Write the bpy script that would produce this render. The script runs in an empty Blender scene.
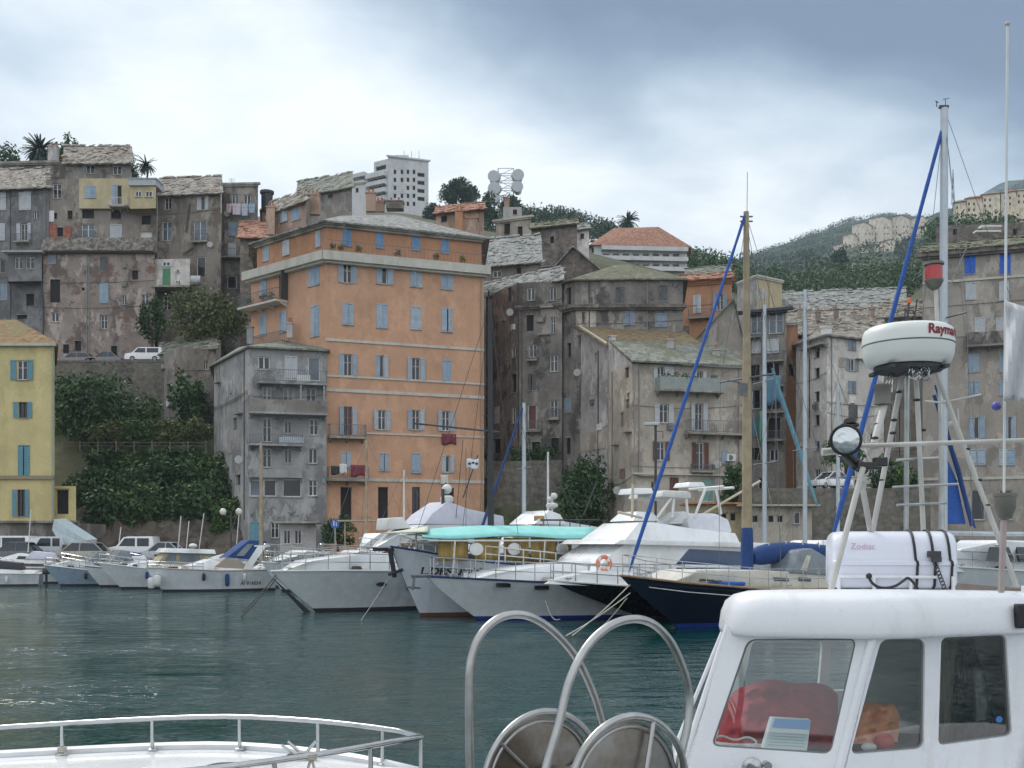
import bpy, bmesh, math, random
import numpy as np
from mathutils import Vector, Matrix, noise
from math import radians as R, sin, cos, pi, sqrt, hypot
random.seed(7); rng = np.random.default_rng(7)
sc = bpy.context.scene; C = sc.collection
FP = 1080.; HY = 545.; EYE = 2.5
def P(px, py, D): return Vector(((px-512)/FP*D, D, EYE+(HY-py)/FP*D))
def XY(px, D): return Vector(((px-512)/FP*D, D))
def ZD(py, D): return EYE+(HY-py)/FP*D
ORG = {}
def tag(o, label=None, cat=None, group=None, kind=None):
    if label: o['label'] = label
    if cat: o['category'] = cat
    if group: o['group'] = group
    if kind: o['kind'] = kind
    return o
def thing(name, label, cat, loc, group=None):
    o = bpy.data.objects.new(name, None); C.objects.link(o); o.location = loc; o.empty_display_size = .3
    ORG[o.name] = Vector(loc); return tag(o, label, cat, group)
class MB:
    def __init__(s): s.v = []; s.f = []; s.T = None
    def add(s, vs, fs):
        b = len(s.v)
        s.v += [Vector(v) if s.T is None else s.T(Vector(v)) for v in vs]
        s.f += [tuple(b+i for i in f) for f in fs]; return s
    def poly(s, pts): return s.add(pts, [tuple(range(len(pts)))])
    def prism(s, pts, vec):
        n = len(pts); pts = [Vector(p) for p in pts]; vec = Vector(vec)
        return s.add(pts+[p+vec for p in pts], [tuple(range(n)), tuple(range(2*n-1, n-1, -1))]+[(i, (i+1) % n, n+(i+1) % n, n+i) for i in range(n)])
    def box(s, c, sx, sy, sz, ax=None):
        c = Vector(c); X, Y, Z = ax or (Vector((1,0,0)), Vector((0,1,0)), Vector((0,0,1)))
        vs = [c+X*(sx/2*i)+Y*(sy/2*j)+Z*(sz/2*k) for k in (-1,1) for i,j in ((-1,-1),(1,-1),(1,1),(-1,1))]
        return s.add(vs, [(3,2,1,0),(4,5,6,7),(0,1,5,4),(1,2,6,5),(2,3,7,6),(3,0,4,7)])
    def tube(s, pts, r, n=6, closed=False, cap=True):
        pts = [Vector(p) for p in pts]; m = len(pts)
        rs = r if isinstance(r, (list, tuple)) else [r]*m
        vs = []; up = None
        for i, p in enumerate(pts):
            if closed: t = pts[(i+1) % m]-pts[i-1]
            else: t = pts[min(i+1, m-1)]-pts[max(i-1, 0)]
            t.normalize()
            if up is None: up = t.orthogonal()
            up = (up-t*up.dot(t))
            if up.length < 1e-6: up = t.orthogonal()
            up.normalize(); w = t.cross(up)
            vs += [p+(up*cos(2*pi*k/n)+w*sin(2*pi*k/n))*rs[i] for k in range(n)]
        fs = []
        for i in range(m if closed else m-1):
            for k in range(n):
                a = i*n+k; b = i*n+(k+1) % n; j = (i+1) % m
                fs.append((a, b, j*n+(k+1) % n, j*n+k))
        if not closed and cap: fs += [tuple(range(n-1,-1,-1)), tuple((m-1)*n+k for k in range(n))]
        return s.add(vs, fs)
    def ball(s, c, r, nu=10, nv=6, sq=(1,1,1)):
        c = Vector(c); vs = [c+Vector((0,0,-r*sq[2]))]
        for j in range(1, nv):
            a = -pi/2+pi*j/nv
            vs += [c+Vector((r*sq[0]*cos(a)*cos(2*pi*k/nu), r*sq[1]*cos(a)*sin(2*pi*k/nu), r*sq[2]*sin(a))) for k in range(nu)]
        vs.append(c+Vector((0,0,r*sq[2]))); fs = [(0, 1+(k+1) % nu, 1+k) for k in range(nu)]
        for j in range(nv-2):
            for k in range(nu): a = 1+j*nu; fs.append((a+k, a+(k+1) % nu, a+nu+(k+1) % nu, a+nu+k))
        L = len(vs)-1; a = 1+(nv-2)*nu; fs += [(a+k, a+(k+1) % nu, L) for k in range(nu)]
        return s.add(vs, fs)
    def lathe(s, c, prof, n=16, ax=None):
        c = Vector(c); X, Y, Z = ax or (Vector((1,0,0)), Vector((0,1,0)), Vector((0,0,1)))
        vs = [c+(X*cos(2*pi*k/n)+Y*sin(2*pi*k/n))*r+Z*z for r, z in prof for k in range(n)]
        fs = [(j*n+k, j*n+(k+1) % n, (j+1)*n+(k+1) % n, (j+1)*n+k) for j in range(len(prof)-1) for k in range(n)]
        fs += [tuple(range(n-1,-1,-1)), tuple((len(prof)-1)*n+k for k in range(n))]
        return s.add(vs, fs)
    def grid(s, rows):
        m = len(rows[0]); return s.add([p for r in rows for p in r], [(j*m+i, j*m+i+1, (j+1)*m+i+1, (j+1)*m+i) for j in range(len(rows)-1) for i in range(m-1)])
    def build(s, name, m, parent=None, smooth=False, bevel=0, seg=2, recalc=True, label=None, solid=0):
        o0 = ORG[parent.name] if parent is not None else Vector((0,0,0))
        me = bpy.data.meshes.new(name); me.from_pydata([v-o0 for v in s.v], [], s.f)
        if recalc or bevel:
            bm = bmesh.new(); bm.from_mesh(me)
            if recalc: bmesh.ops.recalc_face_normals(bm, faces=bm.faces)
            if bevel: 
                es = [e for e in bm.edges if len(e.link_faces) == 2 and e.calc_face_angle(0) > .35]
                bmesh.ops.bevel(bm, geom=es, offset=bevel, segments=seg, profile=.6, affect='EDGES', clamp_overlap=True)
            bm.to_mesh(me); bm.free()
        if smooth:
            me.polygons.foreach_set('use_smooth', [True]*len(me.polygons))
            if smooth != 2: 
                try: me.set_sharp_from_angle(angle=R(40))
                except Exception: pass
        me.materials.append(m); o = bpy.data.objects.new(name, me); C.objects.link(o)
        if solid:
            md = o.modifiers.new('s', 'SOLIDIFY'); md.thickness = solid; md.offset = 0
        if parent is not None: o.parent = parent
        ORG[o.name] = o0
        if label: o['label'] = label
        return o
def single(mb, name, m, label, cat, group=None, **k):
    lo = Vector([min(v[i] for v in mb.v) for i in range(3)]); hi = Vector([max(v[i] for v in mb.v) for i in range(3)])
    c = Vector(((lo.x+hi.x)/2, (lo.y+hi.y)/2, lo.z)); mb.v = [v-c for v in mb.v]
    o = mb.build(name, m, None, **k); o.location = c; ORG[o.name] = c; return tag(o, label, cat, group)
# ---------------------------------------------------------------- materials
class NT:
    def __init__(s, name):
        s.m = bpy.data.materials.new(name); s.m.use_nodes = True; s.t = s.m.node_tree; s.n = s.t.nodes
        s.b = s.n['Principled BSDF']; s.out = s.n['Material Output']; s.tc = s.N('ShaderNodeTexCoord').outputs['Object']
    def N(s, t, **k):
        n = s.n.new(t)
        for a, v in k.items(): setattr(n, a, v)
        return n
    def L(s, a, b): s.t.links.new(a, b)
    def mp(s, sc=(1,1,1), rot=(0,0,0)):
        m = s.N('ShaderNodeMapping'); m.inputs['Scale'].default_value = sc; m.inputs['Rotation'].default_value = rot; s.L(s.tc, m.inputs[0]); return m.outputs[0]
    def noise(s, scale, det=4, vec=None, rough=.55):
        n = s.N('ShaderNodeTexNoise'); n.inputs['Scale'].default_value = scale; n.inputs['Detail'].default_value = det; n.inputs['Roughness'].default_value = rough
        s.L(vec or s.tc, n.inputs['Vector']); return n.outputs['Fac']
    def ramp(s, v, a, b, lo=0., hi=1.):
        r = s.N('ShaderNodeMapRange'); s.L(v, r.inputs[0])
        for i, x in enumerate((a, b, lo, hi)): r.inputs[i+1].default_value = x
        return r.outputs[0]
    def mix(s, f, a, b, mode='MIX'):
        m = s.N('ShaderNodeMix', data_type='RGBA', blend_type=mode)
        for i, x in ((0, f), (6, a), (7, b)):
            if isinstance(x, (int, float)): m.inputs[i].default_value = x
            elif isinstance(x, (tuple, list)): m.inputs[i].default_value = (*x[:3], 1)
            else: s.L(x, m.inputs[i])
        return m.outputs[2]
    def bump(s, h, st=.3, dist=.02, prev=None):
        b = s.N('ShaderNodeBump'); b.inputs['Strength'].default_value = st; b.inputs['Distance'].default_value = dist; s.L(h, b.inputs['Height'])
        if prev: s.L(prev, b.inputs['Normal'])
        s.L(b.outputs[0], s.b.inputs['Normal']); return b.outputs[0]
    def col(s, c):
        if isinstance(c, (tuple, list)): s.b.inputs['Base Color'].default_value = (*c[:3], 1)
        else: s.L(c, s.b.inputs['Base Color'])
MC = {}
def hexc(h):
    c = [int(h[i:i+2], 16)/255 for i in (0,2,4)]; return tuple(x/12.92 if x < .04045 else ((x+.055)/1.055)**2.4 for x in c)
def mul(c, k): return tuple(min(1, x*k) for x in c)
def basic(name, col, rough=.6, metal=0, var=.12, scale=3, bump=0, bscale=30, coat=0, dirt=None, dscale=2.):
    if name in MC: return MC[name]
    t = NT(name); n = t.noise(scale, 5)
    c = t.mix(t.ramp(n, .3, .7), mul(col, 1-var), mul(col, 1+var))
    if dirt:
        d = t.noise(dscale, 6, t.mp((1,1,.25)), .65); c = t.mix(t.ramp(d, .52, .72, 0, .7), c, dirt)
    t.col(c); t.b.inputs['Roughness'].default_value = rough; t.b.inputs['Metallic'].default_value = metal
    r2 = t.ramp(n, .2, .8, max(0, rough-.08), min(1, rough+.1)); t.L(r2, t.b.inputs['Roughness'])
    if coat: t.b.inputs['Coat Weight'].default_value = coat; t.b.inputs['Coat Roughness'].default_value = .1
    if bump: t.bump(t.noise(bscale, 3), .5, bump)
    MC[name] = t.m; return t.m
def plaster(name, base, dark, patch=None, pa=.0, streak=.5, big=.18, blk=None, mott=.5):
    if name in MC: return MC[name]
    t = NT(name)
    n1 = t.noise(big, 6, rough=.62); c = t.mix(t.ramp(n1, .38, .66), base, dark)
    n2 = t.noise(1.1, 5, t.mp((1,1,.1)), .6); c = t.mix(t.ramp(n2, .48, .75, 0, streak), c, mul(dark, .55))
    n3 = t.noise(.9, 8, rough=.7); c = t.mix(t.ramp(n3, .35, .7, 0, .45), c, mul(base, 1.25))
    n6 = t.noise(.33, 10, t.mp((1,1,.7)), .68); c = t.mix(t.ramp(n6, .52, .56, 0, mott), c, mul(dark, .55)); n7 = t.noise(.55, 10, t.mp((1.1,1,.6), (.3,.2,.5)), .7); c = t.mix(t.ramp(n7, .54, .58, 0, mott), c, mul(base, 1.55))
    if patch:
        n4 = t.noise(.42, 9, t.mp((1,1,1.3)), .68); br = t.N('ShaderNodeTexBrick'); t.L(t.mp((1,1,1), (pi/2,0,0)), br.inputs[0])
        br.inputs['Scale'].default_value = 2.2; br.inputs['Color1'].default_value = (*patch, 1); br.inputs['Color2'].default_value = (*mul(patch, .6), 1); br.inputs['Mortar'].default_value = (*mul(base, .7), 1)
        c = t.mix(t.ramp(n4, pa, pa+.04), c, br.outputs[0])
    if blk:
        v = t.N('ShaderNodeTexVoronoi'); v.inputs['Scale'].default_value = blk; t.L(t.mp((1,1,1.5)), v.inputs['Vector'])
        c = t.mix(t.ramp(v.outputs['Distance'], .1, .6, 0, .5), c, mul(dark, .6))
        bw = t.N('ShaderNodeRGBToBW'); t.L(v.outputs['Color'], bw.inputs[0]); c = t.mix(t.ramp(bw.outputs[0], .2, .8, 0, .4), c, mul(base, 1.35))
    n5 = t.noise(9, 4); c = t.mix(t.ramp(n5, .4, .8, 0, .35), c, mul(dark, .8))
    t.col(c); t.b.inputs['Roughness'].default_value = .93; t.b.inputs['Specular IOR Level'].default_value = .2
    h = t.bump(t.noise(2.5, 8, rough=.7), .6, .05)
    MC[name] = t.m; return t.m
def tiles(name, c1, c2, c3, sc=2.6, lich=None, la=.5):
    if name in MC: return MC[name]
    t = NT(name); br = t.N('ShaderNodeTexBrick'); t.L(t.mp((1,1,1)), br.inputs[0]); br.inputs['Scale'].default_value = sc
    br.inputs['Color1'].default_value = (*c1, 1); br.inputs['Color2'].default_value = (*c2, 1); br.inputs['Mortar'].default_value = (*mul(c2, .35), 1); br.inputs['Mortar Size'].default_value = .03
    br.inputs['Brick Width'].default_value = .7; br.inputs['Row Height'].default_value = .4
    c = t.mix(t.ramp(t.noise(1.6, 6, rough=.7), .45, .6, 0, .9), br.outputs[0], c3)
    v = t.N('ShaderNodeTexVoronoi'); v.inputs['Scale'].default_value = 3.3; t.L(t.tc, v.inputs['Vector']); bw = t.N('ShaderNodeRGBToBW'); t.L(v.outputs['Color'], bw.inputs[0]); c = t.mix(t.ramp(bw.outputs[0], .45, .9, 0, .5), c, mul(c3, 1.15)); c = t.mix(t.ramp(bw.outputs[0], .35, .2, 0, .5), c, mul(c2, .5))
    if lich: c = t.mix(t.ramp(t.noise(.5, 7, rough=.7), la, la+.12), c, lich)
    t.col(c); t.b.inputs['Roughness'].default_value = .9
    t.bump(br.outputs['Fac'], .8, -.05); MC[name] = t.m; return t.m
def leafm(name, c1, c2):
    if name in MC: return MC[name]
    t = NT(name); g = t.N('ShaderNodeNewGeometry'); c = t.mix(t.ramp(t.noise(.45, 4), .35, .65), c1, c2)
    c = t.mix(t.ramp(g.outputs['Random Per Island'], 0, 1, 0, .5), c, mul(c2, 1.6)); t.col(c)
    t.b.inputs['Roughness'].default_value = .6; t.b.inputs['Specular IOR Level'].default_value = .25
    t.b.inputs['Transmission Weight'].default_value = 0; MC[name] = t.m; return t.m
def glass(name, tint=(.8,.9,.9), rough=.02, k=.3):
    if name in MC: return MC[name]
    t = NT(name); tr = t.N('ShaderNodeBsdfTransparent'); tr.inputs[0].default_value = (*tint, 1); g = t.N('ShaderNodeBsdfGlossy'); g.inputs['Roughness'].default_value = rough
    fr = t.N('ShaderNodeLayerWeight'); pw = t.N('ShaderNodeMath', operation='POWER'); t.L(fr.outputs['Facing'], pw.inputs[0]); pw.inputs[1].default_value = 4; mx = t.N('ShaderNodeMixShader'); a = t.ramp(pw.outputs[0], 0, 1, .12, .95)
    t.L(a, mx.inputs[0]); t.L(tr.outputs[0], mx.inputs[1]); t.L(g.outputs[0], mx.inputs[2]); t.L(mx.outputs[0], t.out.inputs[0]); MC[name] = t.m; return t.m
PANE = basic('window glass dark', (.018,.022,.028), .12, var=.5, scale=.8)
PANEL = basic('window glass pale', (.10,.13,.16), .12, var=.4, scale=.8)
WHITE = basic('painted white wood', (.62,.62,.60), .55, var=.08); FRAME = basic('weathered white frame', (.60,.60,.58), .7, var=.25, scale=.7)
WHITE_G = basic('white gelcoat', (.74,.76,.77), .28, var=.04, scale=1.2, coat=.3, dirt=(.5,.5,.46), dscale=.8)
STEEL = basic('stainless tube', (.43,.44,.44), .22, 1, var=.12, scale=6)
GALV = basic('dull galvanised tube', (.42,.43,.42), .42, .9, var=.2, scale=8)
BLACK = basic('black rubber', (.02,.02,.022), .6, var=.3)
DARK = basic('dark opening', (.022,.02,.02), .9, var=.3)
DKSTEEL = basic('dark iron', (.06,.06,.065), .6, .3, var=.3)
IRON = basic('railing iron', (.16,.17,.18), .6, .4, var=.3)
STONE = plaster('dressed stone trim', (.34,.32,.27), (.2,.19,.17))
CORN = basic('pale cornice', (.50,.48,.42), .9, var=.12, scale=.8, dirt=(.3,.28,.24))
TERRA = basic('terracotta', (.38,.16,.08), .85, var=.3)
def cl(name, c, **k): return basic(name, c, **k)
SH_BLUE = basic('pale blue shutter', (.34,.42,.50), .6, var=.12, scale=1.5)
SH_DEEP = basic('faded blue shutter', (.15,.27,.44), .6, var=.15, scale=1.5)
SH_TEAL = basic('teal shutter', (.12,.27,.33), .6, var=.12, scale=1.5)
SH_GREY = basic('grey blue shutter', (.25,.30,.36), .7, var=.2, scale=1.5)
SH_DARK = basic('weathered dark shutter', (.12,.12,.12), .8, var=.3, scale=1.5)
SH_BRN = basic('brown shutter', (.14,.06,.05), .8, var=.3, scale=1.5)
SH_CYAN = basic('vivid blue shutter', (.02,.13,.60), .5, var=.15, scale=1.5)
SH_WHITE = basic('dull white shutter', (.50,.52,.54), .7, var=.1, scale=1.5)
# ---------------------------------------------------------------- facades
class Face:
    def __init__(s, a, b):
        s.A = Vector(a); s.B = Vector(b); d = s.B-s.A; s.W = d.length; s.d = d.normalized(); s.n = Vector((s.d.y, -s.d.x))
        if s.n.dot(s.A) > 0: s.n = -s.n
    def uz(s, px, py):
        k = (px-512)/FP; den = s.n.x*k+s.n.y; D = s.n.dot(s.A)/den; X = Vector((k*D, D)); return (X-s.A).dot(s.d), EYE+(HY-py)/FP*D
    def D(s, px): k = (px-512)/FP; return s.n.dot(s.A)/(s.n.x*k+s.n.y)
    def pt(s, u, z, o=0): p = s.A+s.d*u+s.n*o; return Vector((p.x, p.y, z))
    def ax(s): return (Vector((*s.d, 0)), Vector((*s.n, 0)), Vector((0,0,1)))
def wall_holes(mb, F, z0, z1, holes, rev=.22, u0=0, u1=None):
    u1 = F.W if u1 is None else u1
    hs = [(max(u0+.05, a), min(u1-.05, b), max(z0+.02, c), min(z1-.05, d)) for a, b, c, d in holes]; hs = [h for h in hs if h[1]-h[0] > .05 and h[3]-h[2] > .05]
    us = sorted({u0, u1, *[round(x, 4) for h in hs for x in h[:2]]}); zs = sorted({z0, z1, *[round(x, 4) for h in hs for x in h[2:]]})
    idx = {}; vs = []; fs = []
    def V(i, j):
        if (i, j) not in idx: idx[i, j] = len(vs); vs.append(F.pt(us[i], zs[j]))
        return idx[i, j]
    for i in range(len(us)-1):
        for j in range(len(zs)-1):
            cu = (us[i]+us[i+1])/2; cz = (zs[j]+zs[j+1])/2
            if any(a < cu < b and c < cz < d for a, b, c, d in hs): continue
            fs.append((V(i, j), V(i+1, j), V(i+1, j+1), V(i, j+1)))
    mb.add(vs, fs)
    for a, b, c, d in hs:
        q = [(a, c), (b, c), (b, d), (a, d)]
        for k in range(4):
            p, r = q[k], q[(k+1) % 4]; mb.poly([F.pt(*p), F.pt(*r), F.pt(*r, -rev), F.pt(*p, -rev)])
    return hs
SHV = [SH_BLUE, basic('bleached blue shutter', (.40,.47,.53), .65, var=.15, scale=1.5), basic('chalky blue shutter', (.29,.38,.47), .65, var=.15, scale=1.5)]
def shutter_leaf(F, a, b, z0, z1, o, m, win, hinge='a', th=0.):
    hg, dr_ = (a, 1) if hinge == 'a' else (b, -1)
    if m is SH_BLUE: m = SHV[int((a*7.3+z0*3.1)) % 3]
    mb = MB(); w = b-a; h = z1-z0; cs, sn = cos(th), sin(th)
    def Q(d, z, t): # d along the leaf from its hinge, t out of the leaf plane
        return F.pt(hg+dr_*(d*cs-t*sn*1), z, o+d*sn+t*cs)
    def bx(d0, d1, z0_, z1_, t_): mb.add([Q(d, z, t) for z in (z0_, z1_) for d, t in ((d0,-t_),(d1,-t_),(d1,t_),(d0,t_))], [(3,2,1,0),(4,5,6,7),(0,1,5,4),(1,2,6,5),(2,3,7,6),(3,0,4,7)])
    bx(0, .07, z0, z1, .025); bx(w-.07, w, z0, z1, .025)
    for z in (z0+.05, (z0+z1)/2, z1-.05): bx(.07, w-.07, z-.05, z+.05, .023)
    n = max(4, min(9, int(h/.22)))
    for i in range(n*2):
        z = z0+.14+(h-.28)*(i+.5)/(n*2)
        mb.add([Q(.07, z-.06, .016), Q(w-.07, z-.06, .016), Q(w-.07, z+.05, -.014), Q(.07, z+.05, -.014)], [(0,1,2,3)])
    mb.build('shutter', m, win, recalc=False)
def mkwindow(F, root, kind, a, b, z0, z1, sm=SH_BLUE, fm=None, pane=PANE, rev=.22, sill=True, big=False):
    ax = F.ax(); w = b-a; h = z1-z0; cu = (a+b)/2; cz = (z0+z1)/2; fr = min(.09, w*.1)
    fm = fm or (STONE if kind == 'x' else FRAME if 1 else WHITE)
    mb = MB(); o = -rev+.05
    if kind in 'sowcdx':
        if kind != 'x':
            for u in (a+fr/2, b-fr/2): mb.box(F.pt(u, cz, o), fr, .07, h, ax)
            for z in (z0+fr/2, z1-fr/2): mb.box(F.pt(cu, z, o), w-2*fr, .07, fr, ax)
            if kind != 'd': mb.box(F.pt(cu, cz, o), fr*1.1, .06, h-2*fr, ax)
            if kind in 'wo':
                for k in ((.62,) if h > 1.3 else ()): 
                    for s_ in (-1, 1): mb.box(F.pt(cu+s_*w/4, z0+h*k, o), w/2-fr*1.6, .035, .035, ax)
        if sill: pass
        elif kind == 'x': mb.box(F.pt(cu, z1+.06, -.02), w+.2, .12, .1, ax)
    if sill and kind in 'sowcdx':
        if not mb.v: mb.box(F.pt(cu, z0-.035, .02), w+.12, .12, .06, ax)
        win = mb.build('window', fm, root); sb = MB(); sb.box(F.pt(cu, z0-.035, .021), w+.12, .12, .06, ax); sb.build('sill', STONE, win)
    else:
        if not mb.v: mb.box(F.pt(cu, z1+.05, .0), w+.1, .08, .08, ax)
        win = mb.build('window', fm, root)
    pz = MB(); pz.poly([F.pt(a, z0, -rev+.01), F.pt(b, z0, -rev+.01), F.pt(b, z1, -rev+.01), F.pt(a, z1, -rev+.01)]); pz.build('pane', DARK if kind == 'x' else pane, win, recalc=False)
    if kind == 's':
        r_ = random.Random(int(a*100+z0*10)); aj = [0,0,0,.0,.12,.3,.5]
        shutter_leaf(F, a+.01, cu-.01, z0, z1, .01, sm, win, 'a', r_.choice(aj)); shutter_leaf(F, cu+.01, b-.01, z0, z1, .01, sm, win, 'b', r_.choice(aj))
    if kind == 'c':   # one leaf shut, other ajar
        shutter_leaf(F, a+.01, cu-.01, z0, z1, .01, sm, win); shutter_leaf(F, b+.02, b+w/2, z0, z1, .04, sm, win, 'a', .25)
    if kind == 'o':
        r_ = random.Random(int(a*100+z0*10)); shutter_leaf(F, a-w/2-.02, a-.02, z0, z1, .04, sm, win, 'b', r_.uniform(0,.35)); shutter_leaf(F, b+.02, b+w/2+.02, z0, z1, .04, sm, win, 'a', r_.uniform(0,.35))
    if kind == 'a':
        pass
    return win
def balcony(F, root, px0, px1, py, hpx=None, out=1.0, h=1.0, m=IRON, slab=STONE, solid=None, z=None, th=.16, dens=.16, uu=None):
    if uu: u0, u1 = uu
    else: u0 = F.uz(px0, py)[0]; u1 = F.uz(px1, py)[0]
    if z is None: z = F.uz((px0+px1)/2, py)[1]
    ax = F.ax(); s = MB(); s.box(F.pt((u0+u1)/2, z-th/2, out/2), u1-u0, out, th, ax)
    n = max(2, int((u1-u0)/1.6))
    for i in range(n+1): u = u0+.15+(u1-u0-.3)*i/n; s.prism([F.pt(u-.06, z-th, .003), F.pt(u-.06, z-th, out*.7), F.pt(u-.06, z-th-.35, .003)], Vector((*F.d, 0))*.12)
    b = s.build('balcony', slab, root)
    r = MB()
    if solid:
        r.box(F.pt((u0+u1)/2, z+h/2, out-.05), u1-u0, .08, h, ax)
        for u in (u0+.04, u1-.04): r.box(F.pt(u, z+h/2, out/2-.05), .08, out-.1, h, ax)
        r.build('parapet', solid, b)
    else:
        for zz in (z+h, z+.1):
            r.box(F.pt((u0+u1)/2, zz, out-.05), u1-u0, .045, .045, ax)
            for u in (u0+.02, u1-.02): r.box(F.pt(u, zz, out/2), .045, out-.1, .045, ax)
        n = int((u1-u0)/dens)
        for i in range(n+1): r.box(F.pt(u0+.02+(u1-u0-.04)*i/n, z+h/2+.05, out-.05), .022, .022, h-.1, ax)
        for u in (u0+.02, u1-.02):
            for k in range(1, 5): r.box(F.pt(u, z+h/2+.05, out*k/5), .022, .022, h-.1, ax)
        r.build('railing', m, b)
    return b
BL = []
class Building:
    """corners: [(px, D), ...] of the faces in view, left to right"""
    def __init__(s, name, label, corners, depth, z0, z1, wallm, group=None, cat='building', wins=(), rev=.22, back=None, cap=True, extra=None, root=None):
        s.c = [XY(px, D) for px, D in corners]; s.faces = [Face(s.c[i], s.c[i+1]) for i in range(len(s.c)-1)]
        mid = sum(s.c, Vector((0,0)))/len(s.c); s.z0 = z0; s.z1 = z1
        BL.append(s) if max(d for _, d in corners) < 136 and label else None; s.z1 = z1; s.root = root or thing(name, label, cat, (mid.x, mid.y, z0), group)
        w_ = (s.c[-1]-s.c[0])*.02; s.bk = [s.c[-1]*(1+depth/s.c[-1].length)-w_, s.c[0]*(1+depth/s.c[0].length)+w_]
        hl = [[] for _ in s.faces]; s.todo = []
        for w in wins:
            fi, kind, cx, cy, ww, hh = w[:6]; kw = w[6] if len(w) > 6 else {}
            F = s.faces[fi]; a, zt = F.uz(cx-ww/2, cy-hh/2); b, zb = F.uz(cx+ww/2, cy+hh/2); zt = F.uz(cx, cy-hh/2)[1]; zb = F.uz(cx, cy+hh/2)[1]
            a = max(.12, a); b = min(F.W-.12, b); zb = max(z0+.05, zb); zt = min(z1-.12, zt)
            if b-a < .1 or zt-zb < .1: continue
            if any(a < h[1] and b > h[0] and zb < h[3] and zt > h[2] for h in hl[fi]): continue
            hl[fi].append((round(a, 4), round(b, 4), round(zb, 4), round(zt, 4))); s.todo.append((F, kind, a, b, zb, zt, kw))
        mb = MB()
        for F, h in zip(s.faces, hl): wall_holes(mb, F, z0, z1, h, rev)
        ring = [s.c[-1]]+s.bk+[s.c[0]]
        for i in range(3): a, b = ring[i], ring[i+1]; mb.poly([(a.x, a.y, z0), (b.x, b.y, z0), (b.x, b.y, z1), (a.x, a.y, z1)])
        if cap: mb.poly([(p.x, p.y, z1) for p in s.c+s.bk])
        if extra: extra(mb, s)
        s.wall = mb.build('wall', wallm, s.root)
        for F, kind, a, b, zb, zt, kw in s.todo: mkwindow(F, s.root, kind, a, b, zb, zt, rev=rev, **kw)
    def roof_hip(s, h, m, over=.5, th=.14, ridge=.45, name='roof', gable=None, z=None):
        """hip roof over the footprint (first, last front corner and the back)"""
        z = (s.z1 if z is None else z)+.02; pts = s.c+s.bk; ctr = sum(pts, Vector((0,0)))/len(pts)
        ov = [p+(p-ctr).normalized()*over for p in pts]; n = len(ov); mb = MB()
        a = (s.c[0]+s.bk[1])/2; b = (s.c[-1]+s.bk[0])/2; k = 0 if gable else ridge/2
        if gable: r0 = a+(a-ctr).normalized()*over*.6; r1 = b+(b-ctr).normalized()*over*.6
        else: r0 = a.lerp(b, ridge/2); r1 = b.lerp(a, ridge/2)
        V = [Vector((p.x, p.y, z)) for p in ov]; T0 = Vector((r0.x, r0.y, z+h)); T1 = Vector((r1.x, r1.y, z+h)); nf = len(s.c)
        vs = V+[T0, T1]; i0 = n; i1 = n+1; fs = []
        # front slopes
        fs.append((0, *range(1, nf), i1, i0) if nf == 2 else (0, 1, i0))
        if nf > 2:
            for q in range(1, nf-1): fs.append((q, q+1, i1, i0) if q == 1 else (q, q+1, i1))
        fs += [(nf-1, nf, i1), (nf, nf+1, i0, i1), (nf+1, 0, i0), tuple(range(n))]
        mb.add(vs, fs); mb2 = MB()
        for i in range(n): a_ = V[i]; b_ = V[(i+1) % n]; mb.poly([a_, b_, b_-Vector((0,0,th)), a_-Vector((0,0,th))])
        mb.poly([v-Vector((0,0,th)) for v in V])
        s.roof = mb.build(name, m, s.root); return s.roof
    def cornice(s, py_face, h=.4, out=.35, m=CORN, name='cornice', faces=None, z=None):
        mb = MB()
        for i, F in enumerate(s.faces):
            if faces and i not in faces: continue
            e = .001*i; zz = z if z is not None else py_face
            mb.box(F.pt(F.W/2, zz+e, out/2+.002), F.W+2*out*(.5 if len(s.faces) > 1 else 1), out, h, F.ax())
            mb.box(F.pt(F.W/2, zz-h*.5-.09+e, out*.3+.002), F.W+out*.4, out*.6, .18, F.ax())
        return mb.build(name, m, s.root)
def chimney(root, x, y, z0, h, w=.7, m=None, pots=2):
    m = m or plaster('chimney plaster', (.38,.27,.21), (.25,.19,.16))
    mb = MB(); mb.box((x, y, z0+h/2), w, w*.7, h); mb.box((x, y, z0+h+.05), w+.15, w*.7+.15, .1)
    o = mb.build('chimney', m, root); p = MB()
    for i in range(pots): p.lathe((x+(i-(pots-1)/2)*w*.45, y, z0+h+.1), [(.11,0),(.09,.35),(.12,.4)], 8)
    p.build('chimney_pot', TERRA, o); return o
def antenna(root, p, h=1.8):
    mb = MB(); p = Vector(p); mb.tube([p, p+Vector((0,0,h))], .02, 4)
    for k in range(5): mb.tube([p+Vector((-.4+.02*k, 0, h-.1-.12*k)), p+Vector((.4-.02*k, .1, h-.1-.12*k))], .012, 4)
    mb.build('television_aerial', IRON, root)
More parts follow.
